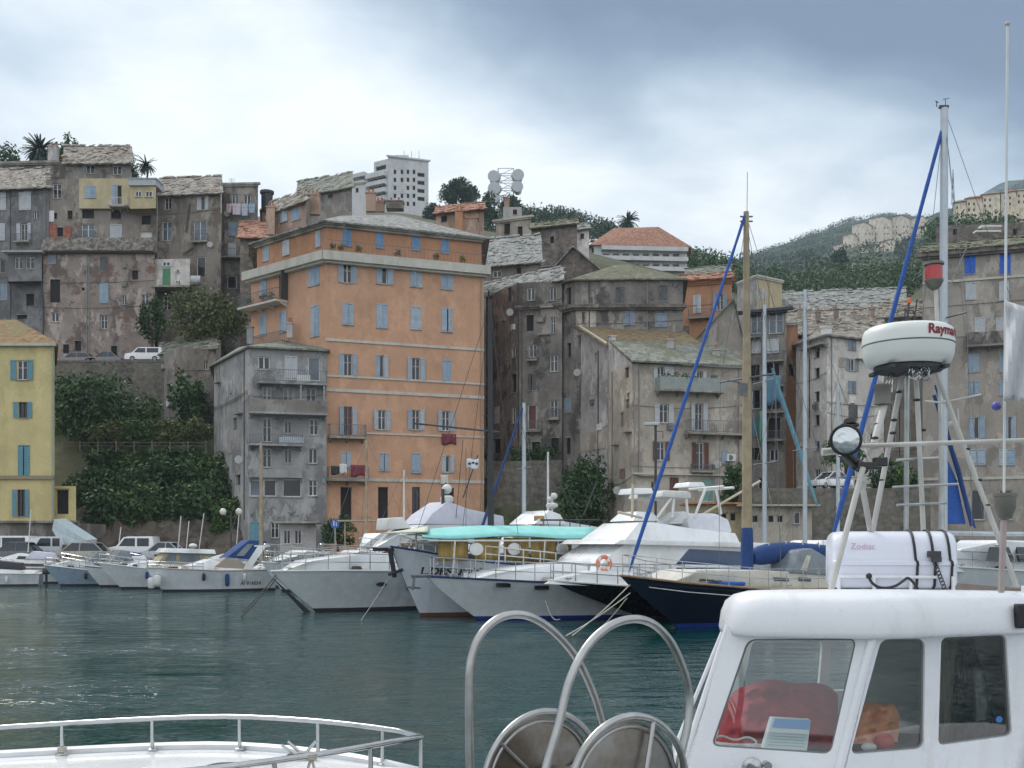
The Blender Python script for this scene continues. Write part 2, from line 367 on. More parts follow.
# ---------------------------------------------------------------- foliage
def leafmesh(name, clumps, per, size, m, parent=None, flat=.0):
    """clumps: array rows cx,cy,cz,rx,ry,rz"""
    c = np.array(clumps, float); n = len(c)*per; idx = np.repeat(np.arange(len(c)), per)
    d = rng.normal(size=(n,3)); d /= np.linalg.norm(d, axis=1)[:,None]; rad = rng.random(n)**.45
    p = c[idx,:3]+d*rad[:,None]*c[idx,3:]*(1+.25*rng.random((n,1)))
    a = rng.normal(size=(n,3)); a[:,2] *= (1-flat); a /= np.linalg.norm(a, axis=1)[:,None]; b = np.cross(a, d+rng.normal(size=(n,3))*.7); b /= np.linalg.norm(b, axis=1)[:,None]+1e-9
    s = size*(.55+.9*rng.random((n,1))); v = np.empty((n,4,3)); v[:,0] = p-a*s; v[:,1] = p+b*s*.45; v[:,2] = p+a*s; v[:,3] = p-b*s*.45
    v = v.reshape(-1,3)
    if parent is not None: v = v-np.array(ORG[parent.name])
    me = bpy.data.meshes.new(name); me.vertices.add(4*n); me.vertices.foreach_set('co', v.ravel().astype(np.float32))
    me.loops.add(4*n); me.loops.foreach_set('vertex_index', np.arange(4*n, dtype=np.int32)); me.polygons.add(n)
    me.polygons.foreach_set('loop_start', np.arange(0, 4*n, 4, dtype=np.int32))
    me.update(calc_edges=True); me.validate(); me.materials.append(m)
    o = bpy.data.objects.new(name, me); C.objects.link(o)
    if parent is not None: o.parent = parent; ORG[o.name] = ORG[parent.name]
    else: ORG[o.name] = Vector((0,0,0))
    return o
def tree(label, base, h, rx, ry, rz, m, cat='tree', group=None, n=26, per=90, size=.22, name='tree', trunk=None, top=None, lean=0, rag=.32):
    b = Vector(base); root = thing(name, label, cat, b, group); rr = random.Random(label)
    cz = b.z+h-rz if top is None else top-rz; cc = Vector((b.x+lean, b.y, cz)); cl_ = []
    tm = trunk or basic('bark', (.09,.07,.05), .9, var=.3, bump=.03)
    tb = MB(); tr = max(.08, h*.022); tb.tube([b-Vector((0,0,.5)), b.lerp(cc, .5)+Vector((rr.uniform(-.2,.2)*h*.1,0,0)), cc], [tr*1.3, tr, tr*.6], 8)
    for i in range(n):
        while True:
            d = Vector([rr.uniform(-1,1) for _ in range(3)])
            if .35 < d.length < 1: break
        p = cc+Vector((d.x*rx, d.y*ry, d.z*rz))*.82; k = rag*rr.uniform(.7, 1.35)
        cl_.append((p.x, p.y, p.z, rx*k, ry*k, rz*k))
        if i % 3 == 0: tb.tube([cc.lerp(b, .35), cc.lerp(p, .5)+Vector((0,0,-.1*rz)), p], [tr*.5, tr*.3, tr*.12], 5)
    tb.build('trunk', tm, root, smooth=True); leafmesh('crown', cl_, per, size, m, root); return root
G_DARK = leafm('dark evergreen leaves', (.026,.058,.026), (.055,.10,.036))
G_MID = leafm('mid green leaves', (.035,.07,.025), (.07,.12,.035))
G_OLIVE = leafm('olive green leaves', (.06,.075,.03), (.11,.13,.05))
G_DEEP = leafm('deep bluish pine needles', (.018,.04,.025), (.035,.07,.035))
# ---------------------------------------------------------------- text
def textmb(mb, txt, tr, h=1.0, depth=.0, bold=0):
    cu = bpy.data.curves.new('t', 'FONT'); cu.body = txt; cu.size = 1; cu.extrude = 0; cu.offset = bold
    o = bpy.data.objects.new('t', cu); C.objects.link(o); bpy.context.view_layer.update()
    me = bpy.data.meshes.new_from_object(o.evaluated_get(bpy.context.evaluated_depsgraph_get()))
    vs = [v.co.copy() for v in me.vertices]; fs = [tuple(p.vertices) for p in me.polygons]
    bpy.data.objects.remove(o); bpy.data.curves.remove(cu); bpy.data.meshes.remove(me)
    w = max(v.x for v in vs); mb.add([tr(v.x*h, v.y*h) for v in vs], fs); return w*h
# ================================================================ terrain, water
def struct(mb, name, m, kind='structure', **k):
    o = mb.build(name, m, None, **k); o['kind'] = kind; return o
def interp(tab, x):
    if x <= tab[0][0]: return tab[0][1]
    for (a, u), (b, v) in zip(tab, tab[1:]):
        if x <= b: return u+(v-u)*(x-a)/(b-a)
    return tab[-1][1]
def sheet(rows, pxs, amp=0, sc=.05, sub=1):
    """rows: (D, 'z'|'y', table over px)"""
    full = []
    for (D0, k0, t0), (D1, k1, t1) in zip(rows, rows[1:]):
        for q in range(sub):
            f = q/sub; full.append((D0+(D1-D0)*f, [((1-f)*(interp(t0, p) if k0 == 'z' else ZD(interp(t0, p), D0))+f*(interp(t1, p) if k1 == 'z' else ZD(interp(t1, p), D1))) for p in pxs]))
    D, k, t = rows[-1]; full.append((D, [(interp(t, p) if k == 'z' else ZD(interp(t, p), D)) for p in pxs]))
    mb = MB(); out = []
    for D, zs in full:
        r = []
        for p, z in zip(pxs, zs):
            x = (p-512)/FP*D; dz = amp*D*.001*noise.fractal((x*sc, D*sc, 0), 1, 2, 5) if D > 86 else 0; r.append((x, D, z+dz))
        out.append(r)
    mb.grid(out); return mb
earth = plaster('hillside earth', (.10,.10,.06), (.05,.06,.03), streak=.2)
sil = [(-400,190),(0,188),(60,184),(150,195),(240,218),(300,214),(350,208),(430,217),(520,232),(600,247),(690,270),(750,292),(915,300),(940,252),(1024,243),(1500,238)]
def off(d): return [(a, b+d) for a, b in sil]
L = lambda a, b, c, d: [(-300,a),(235,a),(330,b),(560,c),(640,c),(760,d),(1500,d)]
rows = [(72.6,'z',L(1.25,1.25,1.25,1.25)),(84,'z',L(1.25,1.25,1.25,1.25)),(88,'z',L(2,1.3,1.3,1.4)),(92,'z',L(5,1.4,2.5,2)),(97,'z',L(9,2,7,3)),(102,'z',L(13,5,9,5)),(107.8,'z',L(14.5,8,10,6.5)),(108.4,'z',L(19.8,9,10,6.6)),(121,'z',L(20,16,14,8)),
 (128,'z',L(24,22,18,12)),(140,'z',L(42,34,28,22)),(165,'y',off(18)),(220,'y',off(8)),(300,'y',off(0)),(420,'y',off(10)),(600,'y',off(45))]
pxs = [-400+i*25 for i in range(77)]
struct(sheet(rows, pxs, amp=1.2, sc=.08, sub=2), 'hillside', earth, recalc=False, smooth=True)
hillm = None
t = NT('forested slope'); v = t.N('ShaderNodeTexVoronoi'); v.inputs['Scale'].default_value = .09; t.L(t.tc, v.inputs['Vector'])
c = t.mix(t.ramp(v.outputs['Distance'], .1, .75), (.04,.07,.035), (.015,.032,.018)); c = t.mix(t.ramp(t.noise(.012, 7, rough=.65), .46, .62, 0, .8), c, (.085,.10,.05)); c = t.mix(t.ramp(t.noise(.05, 5), .6, .7, 0, .6), c, (.12,.115,.08)); t.col(c); t.b.inputs['Roughness'].default_value = .95; t.b.inputs['Specular IOR Level'].default_value = .1
t.bump(v.outputs['Distance'], 1, -6); hillm = t.m
rows = [(330,'y',[(640,312),(930,312),(945,262),(1600,250)]),(600,'y',[(560,310),(700,280),(755,276),(850,266),(930,258),(1024,238),(1500,220)]),(900,'y',[(560,300),(700,268),(755,262),(850,246),(930,236),(1024,216),(1500,200)]),
 (1300,'y',[(560,330),(690,284),(735,267),(755,255),(800,239),(850,221),(890,216),(925,219),(960,208),(985,200),(1024,184),(1100,165),(1500,170)]),(1800,'y',[(560,380),(755,290),(850,250),(925,245),(1024,215),(1500,200)])]
struct(sheet(rows, [560+i*8 for i in range(90)], amp=7, sc=.012, sub=12), 'wooded_hill', hillm, recalc=False, smooth=True)
rows = [(1820,'y',[(800,400),(1500,400)]),(2250,'y',[(860,300),(930,232),(960,210),(985,192),(1004,181),(1024,176),(1060,170),(1100,172),(1250,190),(1500,200)]),(2600,'y',[(800,420),(1500,300)])]
struct(sheet(rows, [800+i*8 for i in range(90)], amp=9, sc=.004, sub=14), 'far_mountain', hillm, recalc=False, smooth=True)
# low ground sheet to the horizon, quay, water
asph = basic('quay asphalt', (.085,.083,.08), .9, var=.25, scale=.6, bump=.01, dirt=(.13,.12,.11))
stone_q = plaster('quay stone', (.22,.20,.17), (.09,.09,.08), blk=1.2)
mb = MB(); mb.box((0, 72.9, .2), 520, 1.2, 2.5); mb.box((0, 72.75, 1.5), 520, .5, .1)
struct(mb, 'quay', stone_q, bevel=.04)
mb = MB(); mb.poly([(-240,73.4,1.262),(240,73.4,1.262),(240,83.8,1.262),(-240,83.8,1.262)]); struct(mb, 'quay_road', asph)
mb = MB(); mb.box((0, 80.6, 1.32), 440, .18, .13); struct(mb, 'kerb', stone_q)
mb = MB()
for i in range(60): mb.poly([(-75+i*2.6, 74.4, 1.266), (-74.9+i*2.6, 74.4, 1.266), (-74.9+i*2.6, 79, 1.266), (-75+i*2.6, 79, 1.266)])
struct(mb, 'parking_bay_lines', basic('road paint', (.6,.6,.58), .8, var=.2))
mb = MB(); mb.poly([(-9000,-9000,-3.5),(9000,-9000,-3.5),(9000,9000,-3.5),(-9000,9000,-3.5)]); struct(mb, 'seabed', basic('silt', (.05,.06,.05), 1))
t = NT('harbour water'); t.col((.003,.038,.037)); t.b.inputs['Roughness'].default_value = .07; t.b.inputs['IOR'].default_value = 1.33
m1 = t.mp((.75,1.25,1)); n1 = t.noise(1.15, 4, m1, .58); n2 = t.noise(6.5, 3, m1, .6); n0 = t.noise(.12, 2, m1, .5)
b1_ = t.bump(n1, .55, .32); t.bump(n2, .55, .045, b1_)
for q_ in t.n:
    if q_.type == 'BUMP': t.L(t.ramp(n0, .40, .60, .26, .66), q_.inputs['Strength']); water_m = t.m
# waves as geometry, near the camera finer
ys = []; y = -14.
while y < 72.6: ys.append(y); y += max(.10, abs(y)*.0105) if y < 50 else .6
rows = []
for y in ys:
    r = []
    for i in range(150):
        x = (-64+i*(128/149)) if y > 30 else (-64+i*(128/149))*(.35+.65*max(0, y)/30)
        h = .012*noise.noise((x*1.1, y*1.9, 0))+.010*noise.noise((x*3.1, y*5.3, 7))
        r.append((x, y, h))
    rows.append(r)
mb = MB(); mb.grid(rows); o = struct(mb, 'harbour_water', water_m, recalc=False, smooth=2)
mb = MB(); mb.poly([(-400,-200,-.05),(400,-200,-.05),(400,73,-.05),(-400,73,-.05)]); struct(mb, 'harbour_water_outer', water_m, recalc=False)
# ================================================================ plasters and roofs
PL = dict(
 greyblue=plaster('grey blue render', (0.213,0.207,0.207), (0.120,0.117,0.120), streak=.5),
 ruin=plaster('ruined pink and white render', (0.337,0.288,0.254), (0.188,0.151,0.130), (.25,.13,.09), .55, .5, big=.3, mott=.75),
 ruin2=plaster('bare grey brown render', (0.287,0.253,0.216), (0.148,0.126,0.108), (.22,.15,.11), .60, .5, big=.25, mott=.6),
 grey=plaster('grey cement render', (0.270,0.250,0.225), (0.160,0.148,0.130), streak=.55),
 grey2=plaster('pale grey cement render', (0.343,0.340,0.337), (0.218,0.214,0.212), streak=.5),
 yellow=plaster('yellow render', (.58,.49,.25), (.50,.42,.21), streak=.3, mott=.2),
 cream=plaster('ochre cream render', (.50,.43,.27), (.40,.34,.22), streak=.3, mott=.2),
 orange=plaster('orange render', (.56,.33,.215), (.48,.28,.18), streak=.22, mott=.2),
 orange2=plaster('brick orange render', (.44,.235,.14), (.37,.195,.115), streak=.25, mott=.2),
 pink=plaster('faded pink render', (.42,.29,.22), (.31,.22,.17), streak=.3),
 dkstone=plaster('dark stained stone', (0.243,0.207,0.178), (0.089,0.079,0.071), streak=.6, big=.35, blk=1.6, mott=.7),
 dkrend=plaster('dark stained render', (0.267,0.242,0.216), (0.109,0.101,0.095), streak=.7, big=.3, mott=.7),
 pale=plaster('pale weathered render', (0.465,0.444,0.432), (0.287,0.268,0.259), streak=.5, big=.25),
 beige=plaster('beige render', (0.455,0.409,0.346), (0.307,0.273,0.232), streak=.4),
 white=plaster('off white render', (0.653,0.616,0.572), (0.495,0.465,0.432), streak=.3),
 bright=plaster('white block render', (.60,.60,.60), (.50,.50,.50), streak=.3, mott=.12),
 tan=plaster('tan render', (0.366,0.328,0.286), (0.257,0.232,0.200), streak=.35),
 rubble=plaster('rubble retaining wall', (.20,.18,.15), (.10,.095,.08), streak=.5, blk=2.0))
slate = tiles('grey stone slates', (.23,.24,.23), (.15,.16,.155), (.33,.33,.31), 2.2, (.16,.17,.11), .62)
slateg = tiles('greenish slates', (.19,.20,.175), (.13,.14,.12), (.26,.265,.22), 2.2, (.13,.14,.08), .5)
lichen = tiles('lichen tiles', (.25,.14,.045), (.16,.09,.035), (.28,.18,.07), 3.2, (.16,.14,.06), .5)
ochre = tiles('ochre roof tiles', (.29,.20,.09), (.20,.145,.075), (.24,.20,.12), 3, (.15,.14,.10), .62)
mixt = tiles('mixed old tiles', (.23,.20,.165), (.11,.095,.08), (.36,.33,.28), 2.4, (.16,.10,.07), .55)
moss = tiles('mossy tiles', (.15,.145,.10), (.10,.10,.075), (.19,.18,.11), 2.4, (.12,.13,.06), .5)
redt = tiles('red tiles', (.34,.13,.07), (.25,.10,.06), (.38,.22,.15), 2.6)
W = lambda f, k, x, y, w, h, **kw: (f, k, x, y, w, h, kw)
def rowsw(f, k, xs, ys, w, h, **kw): return [W(f, k, x, y, w, h, **kw) for y in ys for x in xs]
def lean_roof(B, zf, zb, m, over=.45, side=.3, th=.14, depth=None, name='roof'):
    """single slope from the front top edge up to the back; first..last front corner"""
    a, b = B.c[0], B.c[-1]; dp = depth or 8; k = (zb-zf)/dp; d = (b-a).normalized(); ra = a.normalized(); rb = b.normalized()
    q = [a-d*side-ra*over, b+d*side-rb*over, b+d*side*.4+rb*dp, a-d*side*.4+ra*dp]; z = [zf-k*over, zf-k*over, zb, zb]
    mb = MB(); c4 = [Vector((p.x, p.y, zz+.03)) for p, zz in zip(q, z)]; mb.prism(c4, (0,0,th)); rq = random.Random(int(abs(a.x)*100)+int(zf*10)); W_ = (c4[1]-c4[0]).length; H_ = (c4[3]-c4[0]).length
    for i in range(int(min(260, W_*H_*2.2+W_*5))):
        u = rq.random(); v = rq.choice((0, 0, 1, rq.random(), rq.random(), rq.random())); p = c4[0].lerp(c4[1], u).lerp(c4[3].lerp(c4[2], u), v)+Vector((0,0,th+rq.uniform(-.02,.07)+(.05 if v == 1 else 0)))
        ex = (c4[1]-c4[0]).normalized(); ey = (c4[3]-c4[0]).normalized(); an = rq.uniform(-.25,.25); X_ = (ex*cos(an)+ey*sin(an)); n_ = ex.cross(ey).normalized(); n_ = (n_+Vector((rq.uniform(-.15,.15), rq.uniform(-.15,.15), 0))).normalized(); Y_ = n_.cross(X_).normalized(); X_ = Y_.cross(n_); mb.box(p, rq.uniform(.3,.75), rq.uniform(.3,.6), rq.uniform(.04,.09), (X_, Y_, n_))
    return mb.build(name, m, B.root, recalc=False)
def gable_roof_front(B, F, zp, m, over=.4, fr=.5, name='roof', dp=None):
    """ridge runs back from the middle of face F (gable in view)"""
    z = B.z1; n3 = Vector((*F.n, 0)); dp = dp or 9; rv = F.pt(F.W/2, 0); rv = Vector((rv.x, rv.y, 0)).normalized(); up = F.pt(F.W*fr, zp); a = F.pt(0, z); b = F.pt(F.W, z)
    mb = MB(); mb.poly([F.pt(0, z), F.pt(F.W, z), F.pt(F.W*fr, zp)]); mb.build('gable', B.wall.data.materials[0], B.root, recalc=False)
    r = MB()
    for e in (a, b):
        o_ = (e-up).normalized()*over; r.prism([up+n3*over, e+o_+n3*over, e+o_*.1+rv*dp, up+rv*dp], (0,0,.15))
    return r.build(name, m, B.root)
# ================================================================ upper left terrace of houses, D about 124
G_UP = 'old houses along the upper left terrace'
B1 = Building('old_house', 'blue grey rendered tall house at the far left edge with a glazed box veranda', [(-70,126),(49,124)], 10, 18, ZD(190,125), PL['greyblue'], G_UP, wins=[
 W(0,'s',2,201,8,18,sm=SH_WHITE), W(0,'s',25,201,12,18,sm=SH_WHITE), W(0,'s',1,232,8,17,sm=SH_WHITE), W(0,'o',24,232,7,17,sm=SH_WHITE), W(0,'x',22,317,10,4,sill=False), W(0,'d',2,266,6,14),
 W(0,'w',-25,201,9,17), W(0,'w',-25,232,9,17), W(0,'w',-45,262,9,17), W(0,'s',4,292,7,16,sm=SH_GREY), W(0,'w',36,215,5,8), W(0,'x',30,300,8,12)])
lean_roof(B1, B1.z1, ZD(168,130), mixt, depth=7); antenna(B1.root, (B1.c[1].x-3, 129, ZD(172,129)))
V_ = Building('x', '', [(8,122.8),(42,122.6)], 1.3, ZD(281,122.6), ZD(254,122.6), PL['greyblue'], root=B1.root, wins=[W(0,'w',18.5,263,8,12), W(0,'w',30,263,9,12)])
mb = MB(); mb.box((V_.c[0].lerp(V_.c[1], .5).x, 122.9, V_.z1+.12), 4.6, 2.2, .14); mb.build('veranda_roof', cl('pale sheet', (.45,.44,.42)), B1.root)
B1b = Building('old_house', 'grey house whose flat top pokes up behind the blue grey house at the left edge', [(-70,134),(63,133)], 8, 25, ZD(162,133), PL['dkrend'], G_UP, wins=[W(0,'w',2,176,9,10), W(0,'w',-30,176,9,10)])
B1b.cornice(None, .3, .3, z=B1b.z1, m=STONE); chimney(B1b.root, B1b.c[1].x-1.6, 134, B1b.z1, 2.2, 1.1, PL['pale'])
# second house
z_ = lambda y, D=124: ZD(y, D)
B2 = Building('old_house', 'ruined pink and white patched house with a tiled ledge halfway and a yellow upper floor', [(43,123),(155,123)], 9, 18, z_(252,123), PL['ruin'], G_UP, wins=[
 W(0,'s',52,257,8,14,sm=SH_GREY), W(0,'s',104,264,8,14,sm=SH_DARK), W(0,'x',55,291,10,23,sill=False), W(0,'w',55,317,8,10), W(0,'w',104,322,7,14), W(0,'x',78,346,6,10,sill=False), W(0,'s',104,293,9,20,sm=SH_BLUE),
 W(0,'x',114,350,6,8,sill=False), W(0,'w',145,300,8,12), W(0,'x',135,275,6,9,sill=False), W(0,'w',124,300,5,9), W(0,'x',83,289,3,3,sill=False), W(0,'x',66,349,6,9,sill=False)])
U2 = Building('x', '', [(46,124.2),(157,124.2)], 9, z_(252), z_(178.6), PL['ruin2'], root=B2.root, wins=[
 W(0,'w',57,191,9,15), W(0,'x',54,216,6,6,sill=False), W(0,'x',60,232,6,9,sill=False), W(0,'w',88,231,13,14,pane=PANEL), W(0,'x',88,214,12,9,sill=False), W(0,'x',116,214.5,10,9), W(0,'s',116,232,12,15,sm=SH_WHITE), W(0,'w',146,236,12,9,pane=WHITE), W(0,'x',146,220,9,9,sill=False), W(0,'x',70,215,5,9)])
mb = MB(); F = U2.faces[0]; ux = F.ax()
for a, b, c, d in ((47,65,211,222),): u0, z1 = F.uz(a, c); u1, z0 = F.uz(b, d); 
mb.prism([F.pt(u0, z0, .01), F.pt(u0, z1, .01), F.pt(u0+.85, z1, .01), F.pt(u0+.85, z0, .01)], Vector((*F.n, 0))*.12); mb.build('whitewashed_patch', WHITE, B2.root)
mb = MB(); u0, z1 = F.uz(45, 224); u1, z0 = F.uz(57, 239); mb.box(F.pt((u0+u1)/2, (z0+z1)/2, .05), u1-u0, .1, z1-z0, ux); u0, _ = F.uz(63.5, 230); u1, _ = F.uz(71, 230); mb.box(F.pt((u0+u1)/2, (z0+z1)/2-.1, .05), u1-u0, .1, z1-z0-.4, ux); mb.build('brick_infill', basic('raw red brick', (.30,.11,.07), .9, var=.4, scale=4), B2.root)
Y2 = Building('x', '', [(79,123.8),(131,123.8)], .35, z_(209), z_(179), PL['cream'], root=B2.root, rev=.12, wins=[W(0,'s',90,192,12,12,sm=SH_BLUE), W(0,'s',114.5,194,5,19,sm=SH_BLUE), W(0,'x',119.5,195,4,18,sill=False)])
balcony(Y2.faces[0], B2.root, 112, 130, 208, out=1.1, h=.9, m=WHITE, slab=STONE)
X2 = Building('x', '', [(130.2,122.4),(156,122.2)], 1.9, z_(208.5,122.3), z_(186,122.3), PL['cream'], root=B2.root, rev=.1, wins=[W(0,'w',138.5,194,6,6), W(0,'w',149,194,7,6)])
mb = MB(); mb.box((X2.c[0].lerp(X2.c[1], .5).x, 123.2, X2.z1+.35), 3.1, 2.4, .7); mb.box((X2.c[0].lerp(X2.c[1], .5).x, 123.2, X2.z1+.76), 3.3, 2.6, .1); mb.build('rooftop_parapet', cl('pale blue sheet', (.40,.43,.45)), B2.root)
A2 = Building('x', '', [(65,125),(131,125)], 7, z_(178.3), z_(160), PL['dkrend'], root=B2.root, wins=[W(0,'w',90,169,9,9), W(0,'w',117,170,9,9)])
lean_roof(A2, A2.z1, ZD(150,130), mixt, depth=4.5, name='attic_roof'); A2.cornice(None, .2, .5, z=z_(178.6), m=STONE, name='ledge')
chimney(B2.root, A2.c[0].x-.4, 126, z_(178), 2.6, 1, PL['ruin2'])
mb = MB(); F = B2.faces[0]
for i in range(64):
    u = F.W*(i+.5)/64; mb.add([F.pt(u-.09, z_(240), -.2), F.pt(u+.09, z_(240), -.2), F.pt(u+.1, z_(252,123)+random.uniform(-.08,.05), .8), F.pt(u-.1, z_(252,123)+random.uniform(-.08,.05), .8), F.pt(u, z_(240)+.1, -.2), F.pt(u, z_(252,123)+.12, .82)], [(0,4,5,3),(4,1,2,5),(3,5,2)])
mb.build('tiled_ledge', mixt, B2.root, recalc=False)
mb = MB(); mb.box(F.pt(F.W/2, z_(252,123)-.12, .25), F.W, .7, .18, F.ax()); mb.build('ledge_beam', basic('old timber', (.09,.07,.055), .9, var=.3), B2.root)
mb = MB(); mb.tube([F.pt(.1, z_(345,123), .12), F.pt(.1, z_(300,123), .12), F.pt(-.2, z_(275,123), .14), F.pt(-.25, z_(255,123), .14)], .08, 6); mb.build('drainpipe', DKSTEEL, B2.root)
# third, fourth
B3 = Building('old_house', 'grey brown house with a sagging tiled roof and leaning props on its wall', [(157.5,125.6),(221,124.6)], 9, 18, ZD(195,125), PL['ruin2'], G_UP, wins=[
 W(0,'w',168,203,7,13), W(0,'c',201,203,8,14,sm=SH_WHITE), W(0,'w',167,231,10,19,pane=PANEL), W(0,'w',200,231,13,20,pane=PANEL), W(0,'d',201,267,9,21), W(0,'x',216,300,8,12), W(0,'w',167,303,8,14)])
lean_roof(B3, B3.z1+.1, ZD(179,131), mixt, depth=6); mb = MB(); F = B3.faces[0]
for a, b, c, d in ((190,204,187,233),(193,248,184,255)):
    u0, z0 = F.uz(a, b); u1, z1 = F.uz(c, d); mb.tube([F.pt(u0, z0, .1), F.pt(u1, z1, .3)], .12, 4)
mb.build('timber_prop', basic('old timber', (.09,.07,.055)), B3.root)
X3 = Building('x', '', [(154,123.4),(190,123.2)], 1.8, ZD(286,123.3), ZD(259,123.3), PL['white'], root=B3.root, rev=.08, wins=[W(0,'w',166.5,264,8,5), W(0,'w',178,271,3,3), W(0,'w',178,282,5,3), W(0,'s',166.5,277,8,17,sm=basic('green door paint', (.08,.26,.14)))])
mb = MB(); mb.box((X3.c[0].lerp(X3.c[1], .5).x, 124, X3.z0-.1), 4.4, 2.3, .22); mb.build('veranda_floor', STONE, B3.root)
mb = MB(); mb.tube([(X3.c[1].x+.3, 122.8, X3.z0+.5), (X3.c[1].x+1.4, 122.8, X3.z0+.5)], .55, 12); mb.build('water_tank', cl('pale tank', (.45,.46,.46)), B3.root, smooth=True)
B4 = Building('old_house', 'narrow grey house beside the olive bush with washing hung below its top window', [(221.3,127.2),(258,127)], 8, 18, ZD(184,127), PL['dkrend'], G_UP, wins=[
 W(0,'w',235,200,7,11,pane=PANEL), W(0,'w',247,200,7,11), W(0,'s',233,229,9,14,sm=SH_GREY), W(0,'s',232,250,8,14,sm=SH_WHITE), W(0,'d',232,282,10,13), W(0,'w',250,231,6,12), W(0,'w',250,270,7,14)])
B4.cornice(None, .25, .3, z=B4.z1, m=STONE); balcony(B4.faces[0], B4.root, 222, 252, 258, out=1, h=.9)
mb = MB(); rr = random.Random(3); F = B4.faces[0]; mb.tube([F.pt(.3, ZD(206,126), .9), F.pt(F.W-.2, ZD(207,126), .9)], .02, 4); line = single(mb, 'clothes_line', IRON, 'thin washing line across the narrow grey house', 'clothes line')
for i, (a, w, h, c) in enumerate(((229,5,9,(.55,.42,.45)),(235,8,11,(.60,.50,.55)),(244,6,12,(.40,.47,.55)),(251,6,9,(.30,.40,.52)))):
    mb = MB(); u, z = F.uz(a, 206); uw = w*.117; zh = h*.117; mb.grid([[F.pt(u+uw*k/5, z-zh*j/4, .9+.06*sin(k*2.1+j)) for k in range(6)] for j in range(5)])
    single(mb, 'washing', cl('washing %d' % i, c), ['pink towel at the left end of the washing line', 'pale pink sheet on the washing line', 'pale blue sheet on the washing line', 'blue cloth at the right end of the washing line'][i], 'laundry', 'washing on the line', smooth=True)
# behind, between the terrace and the orange block
Bx = Building('old_house', 'low brown stone house with a red tiled roof right of the narrow grey house', [(240,118),(268,118)], 9, 18, ZD(238,118), PL['dkstone'], wins=[W(0,'x',252,252,6,10), W(0,'w',250,275,6,10)])
lean_roof(Bx, Bx.z1, ZD(224,124), redt, depth=6)
# ================================================================ road wall, small house
mb = MB(); mb.box(((-300-290)/FP*0-52, 107.9, 17.2), 88, .7, 7.0); mb.box((-52, 107.9, 20.8), 88.2, .8, .18)
W1_ = single(mb, 'retaining_wall', PL['rubble'], 'rubble wall holding up the road below the ruined houses', 'wall')
mb = MB(); mb.poly([(-96,108.4,20.06),(-22,108.4,20.06),(-22,121.5,20.3),(-96,121.5,20.3)]); struct(mb, 'upper_road', asph)
S1 = Building('small_house', 'small grey house with a slate roof in front of the olive bush', [(160,108.5),(180,104),(216,105.5)], 7, 10, ZD(347,104), PL['grey'], wins=[W(1,'w',206,365,5,9), W(0,'x',170,388,5,9,sill=False), W(1,'x',197,398,6,14,sill=False)])
lean_roof(S1, S1.z1, ZD(336,109), slateg, depth=6)
# ================================================================ grey balcony building
GB = Building('apartment_house', 'grey cement apartment house with deep balconies left of the orange building', [(214,97),(248,88),(326.5,89.6)], 8.5, 1.2, ZD(347,88), PL['grey2'], wins=[
 W(1,'w',264,363,12,13), W(1,'s',291,368,13,24,sm=SH_WHITE), W(1,'d',314,369,12,24,pane=PANEL), W(1,'w',267,398,9,22,pane=PANEL), W(1,'w',288,398,10,20,pane=PANEL), W(1,'w',311,397,10,18),
 W(1,'w',267,430,9,24), W(1,'w',288,427,7,13), W(1,'w',314,427,9,16), W(1,'w',267,458,9,19), W(1,'w',288,456,7,14), W(1,'w',313,456,9,15), W(1,'d',255,488,13,17,pane=PANEL), W(1,'d',270,488,13,17), W(1,'d',292,488,19,18), W(1,'w',313,488,9,16),
 W(0,'x',235,424,3,12,sill=False), W(0,'x',238,480,4,10,sill=False), W(1,'s',256,532,12,20,sm=SH_TEAL), W(1,'w',275,530,8,16)])
GB.roof_hip(ZD(334,93)-GB.z1, slateg, over=.5); F = GB.faces[1]
for (a, b, y, o_, hh, sol) in ((257,326,384,1.1,1.0,None),(249,326,414,1.3,1.0,PL['grey']),(249,302,445,1.2,.75,None),(249,302,476,.5,.5,PL['grey2'])): balcony(F, GB.root, a, b, y, out=o_, h=hh, solid=sol, slab=PL['grey2'])
mb = MB(); 
for i in range(3): u = F.uz((251,300,323)[i], 400)[0]; mb.box(F.pt(u, (ZD(384,88)+ZD(414,88))/2, 1.1), .14, .14, ZD(384,88)-ZD(414,88)-.2, F.ax())
mb.build('balcony_post', PL['grey2'], GB.root)
chimney(GB.root, GB.c[1].x-.8, 92, ZD(344,92), 1.4, .5, PL['grey2'], 1); chimney(GB.root, (290-512)/FP*92, 92, ZD(338,92), 1.2, .5, PL['pale'], 2)
mb = MB(); mb.tube([F.pt(F.uz(228,350)[0], ZD(346,93), -4), F.pt(F.uz(228,350)[0], ZD(400,92), -4)], .05, 5)
# graffiti: looping dark strokes
mb = MB(); rr = random.Random(11)
for k in range(7):
    u = F.uz(253+k*9+rr.uniform(-2,2), 515)[0]; z = ZD(515+rr.uniform(-4,5), 88); pts = [F.pt(u+rr.uniform(-.35,.35), z+rr.uniform(-.45,.45), .012)]
    for q in range(rr.randint(3,6)): pts.append(F.pt(u+rr.uniform(-.4,.4)+q*.06, z+rr.uniform(-.5,.5), .012))
    sp_ = []
    for a_, b_ in zip(pts, pts[1:]): sp_ += [a_*.8+b_*.2, a_*.2+b_*.8]
    mb.tube(sp_, .022, 4)
mb.build('graffiti', basic('spray paint', (.10,.13,.16)), GB.root)
mb = MB(); p = F.pt(F.uz(303,379)[0], F.uz(303,380)[1], .75); mb.box(p, 1.1, .1, .6)
single(mb, 'towel', WHITE, 'white towels over the top balcony rail of the grey apartment house', 'towel', bevel=.03)
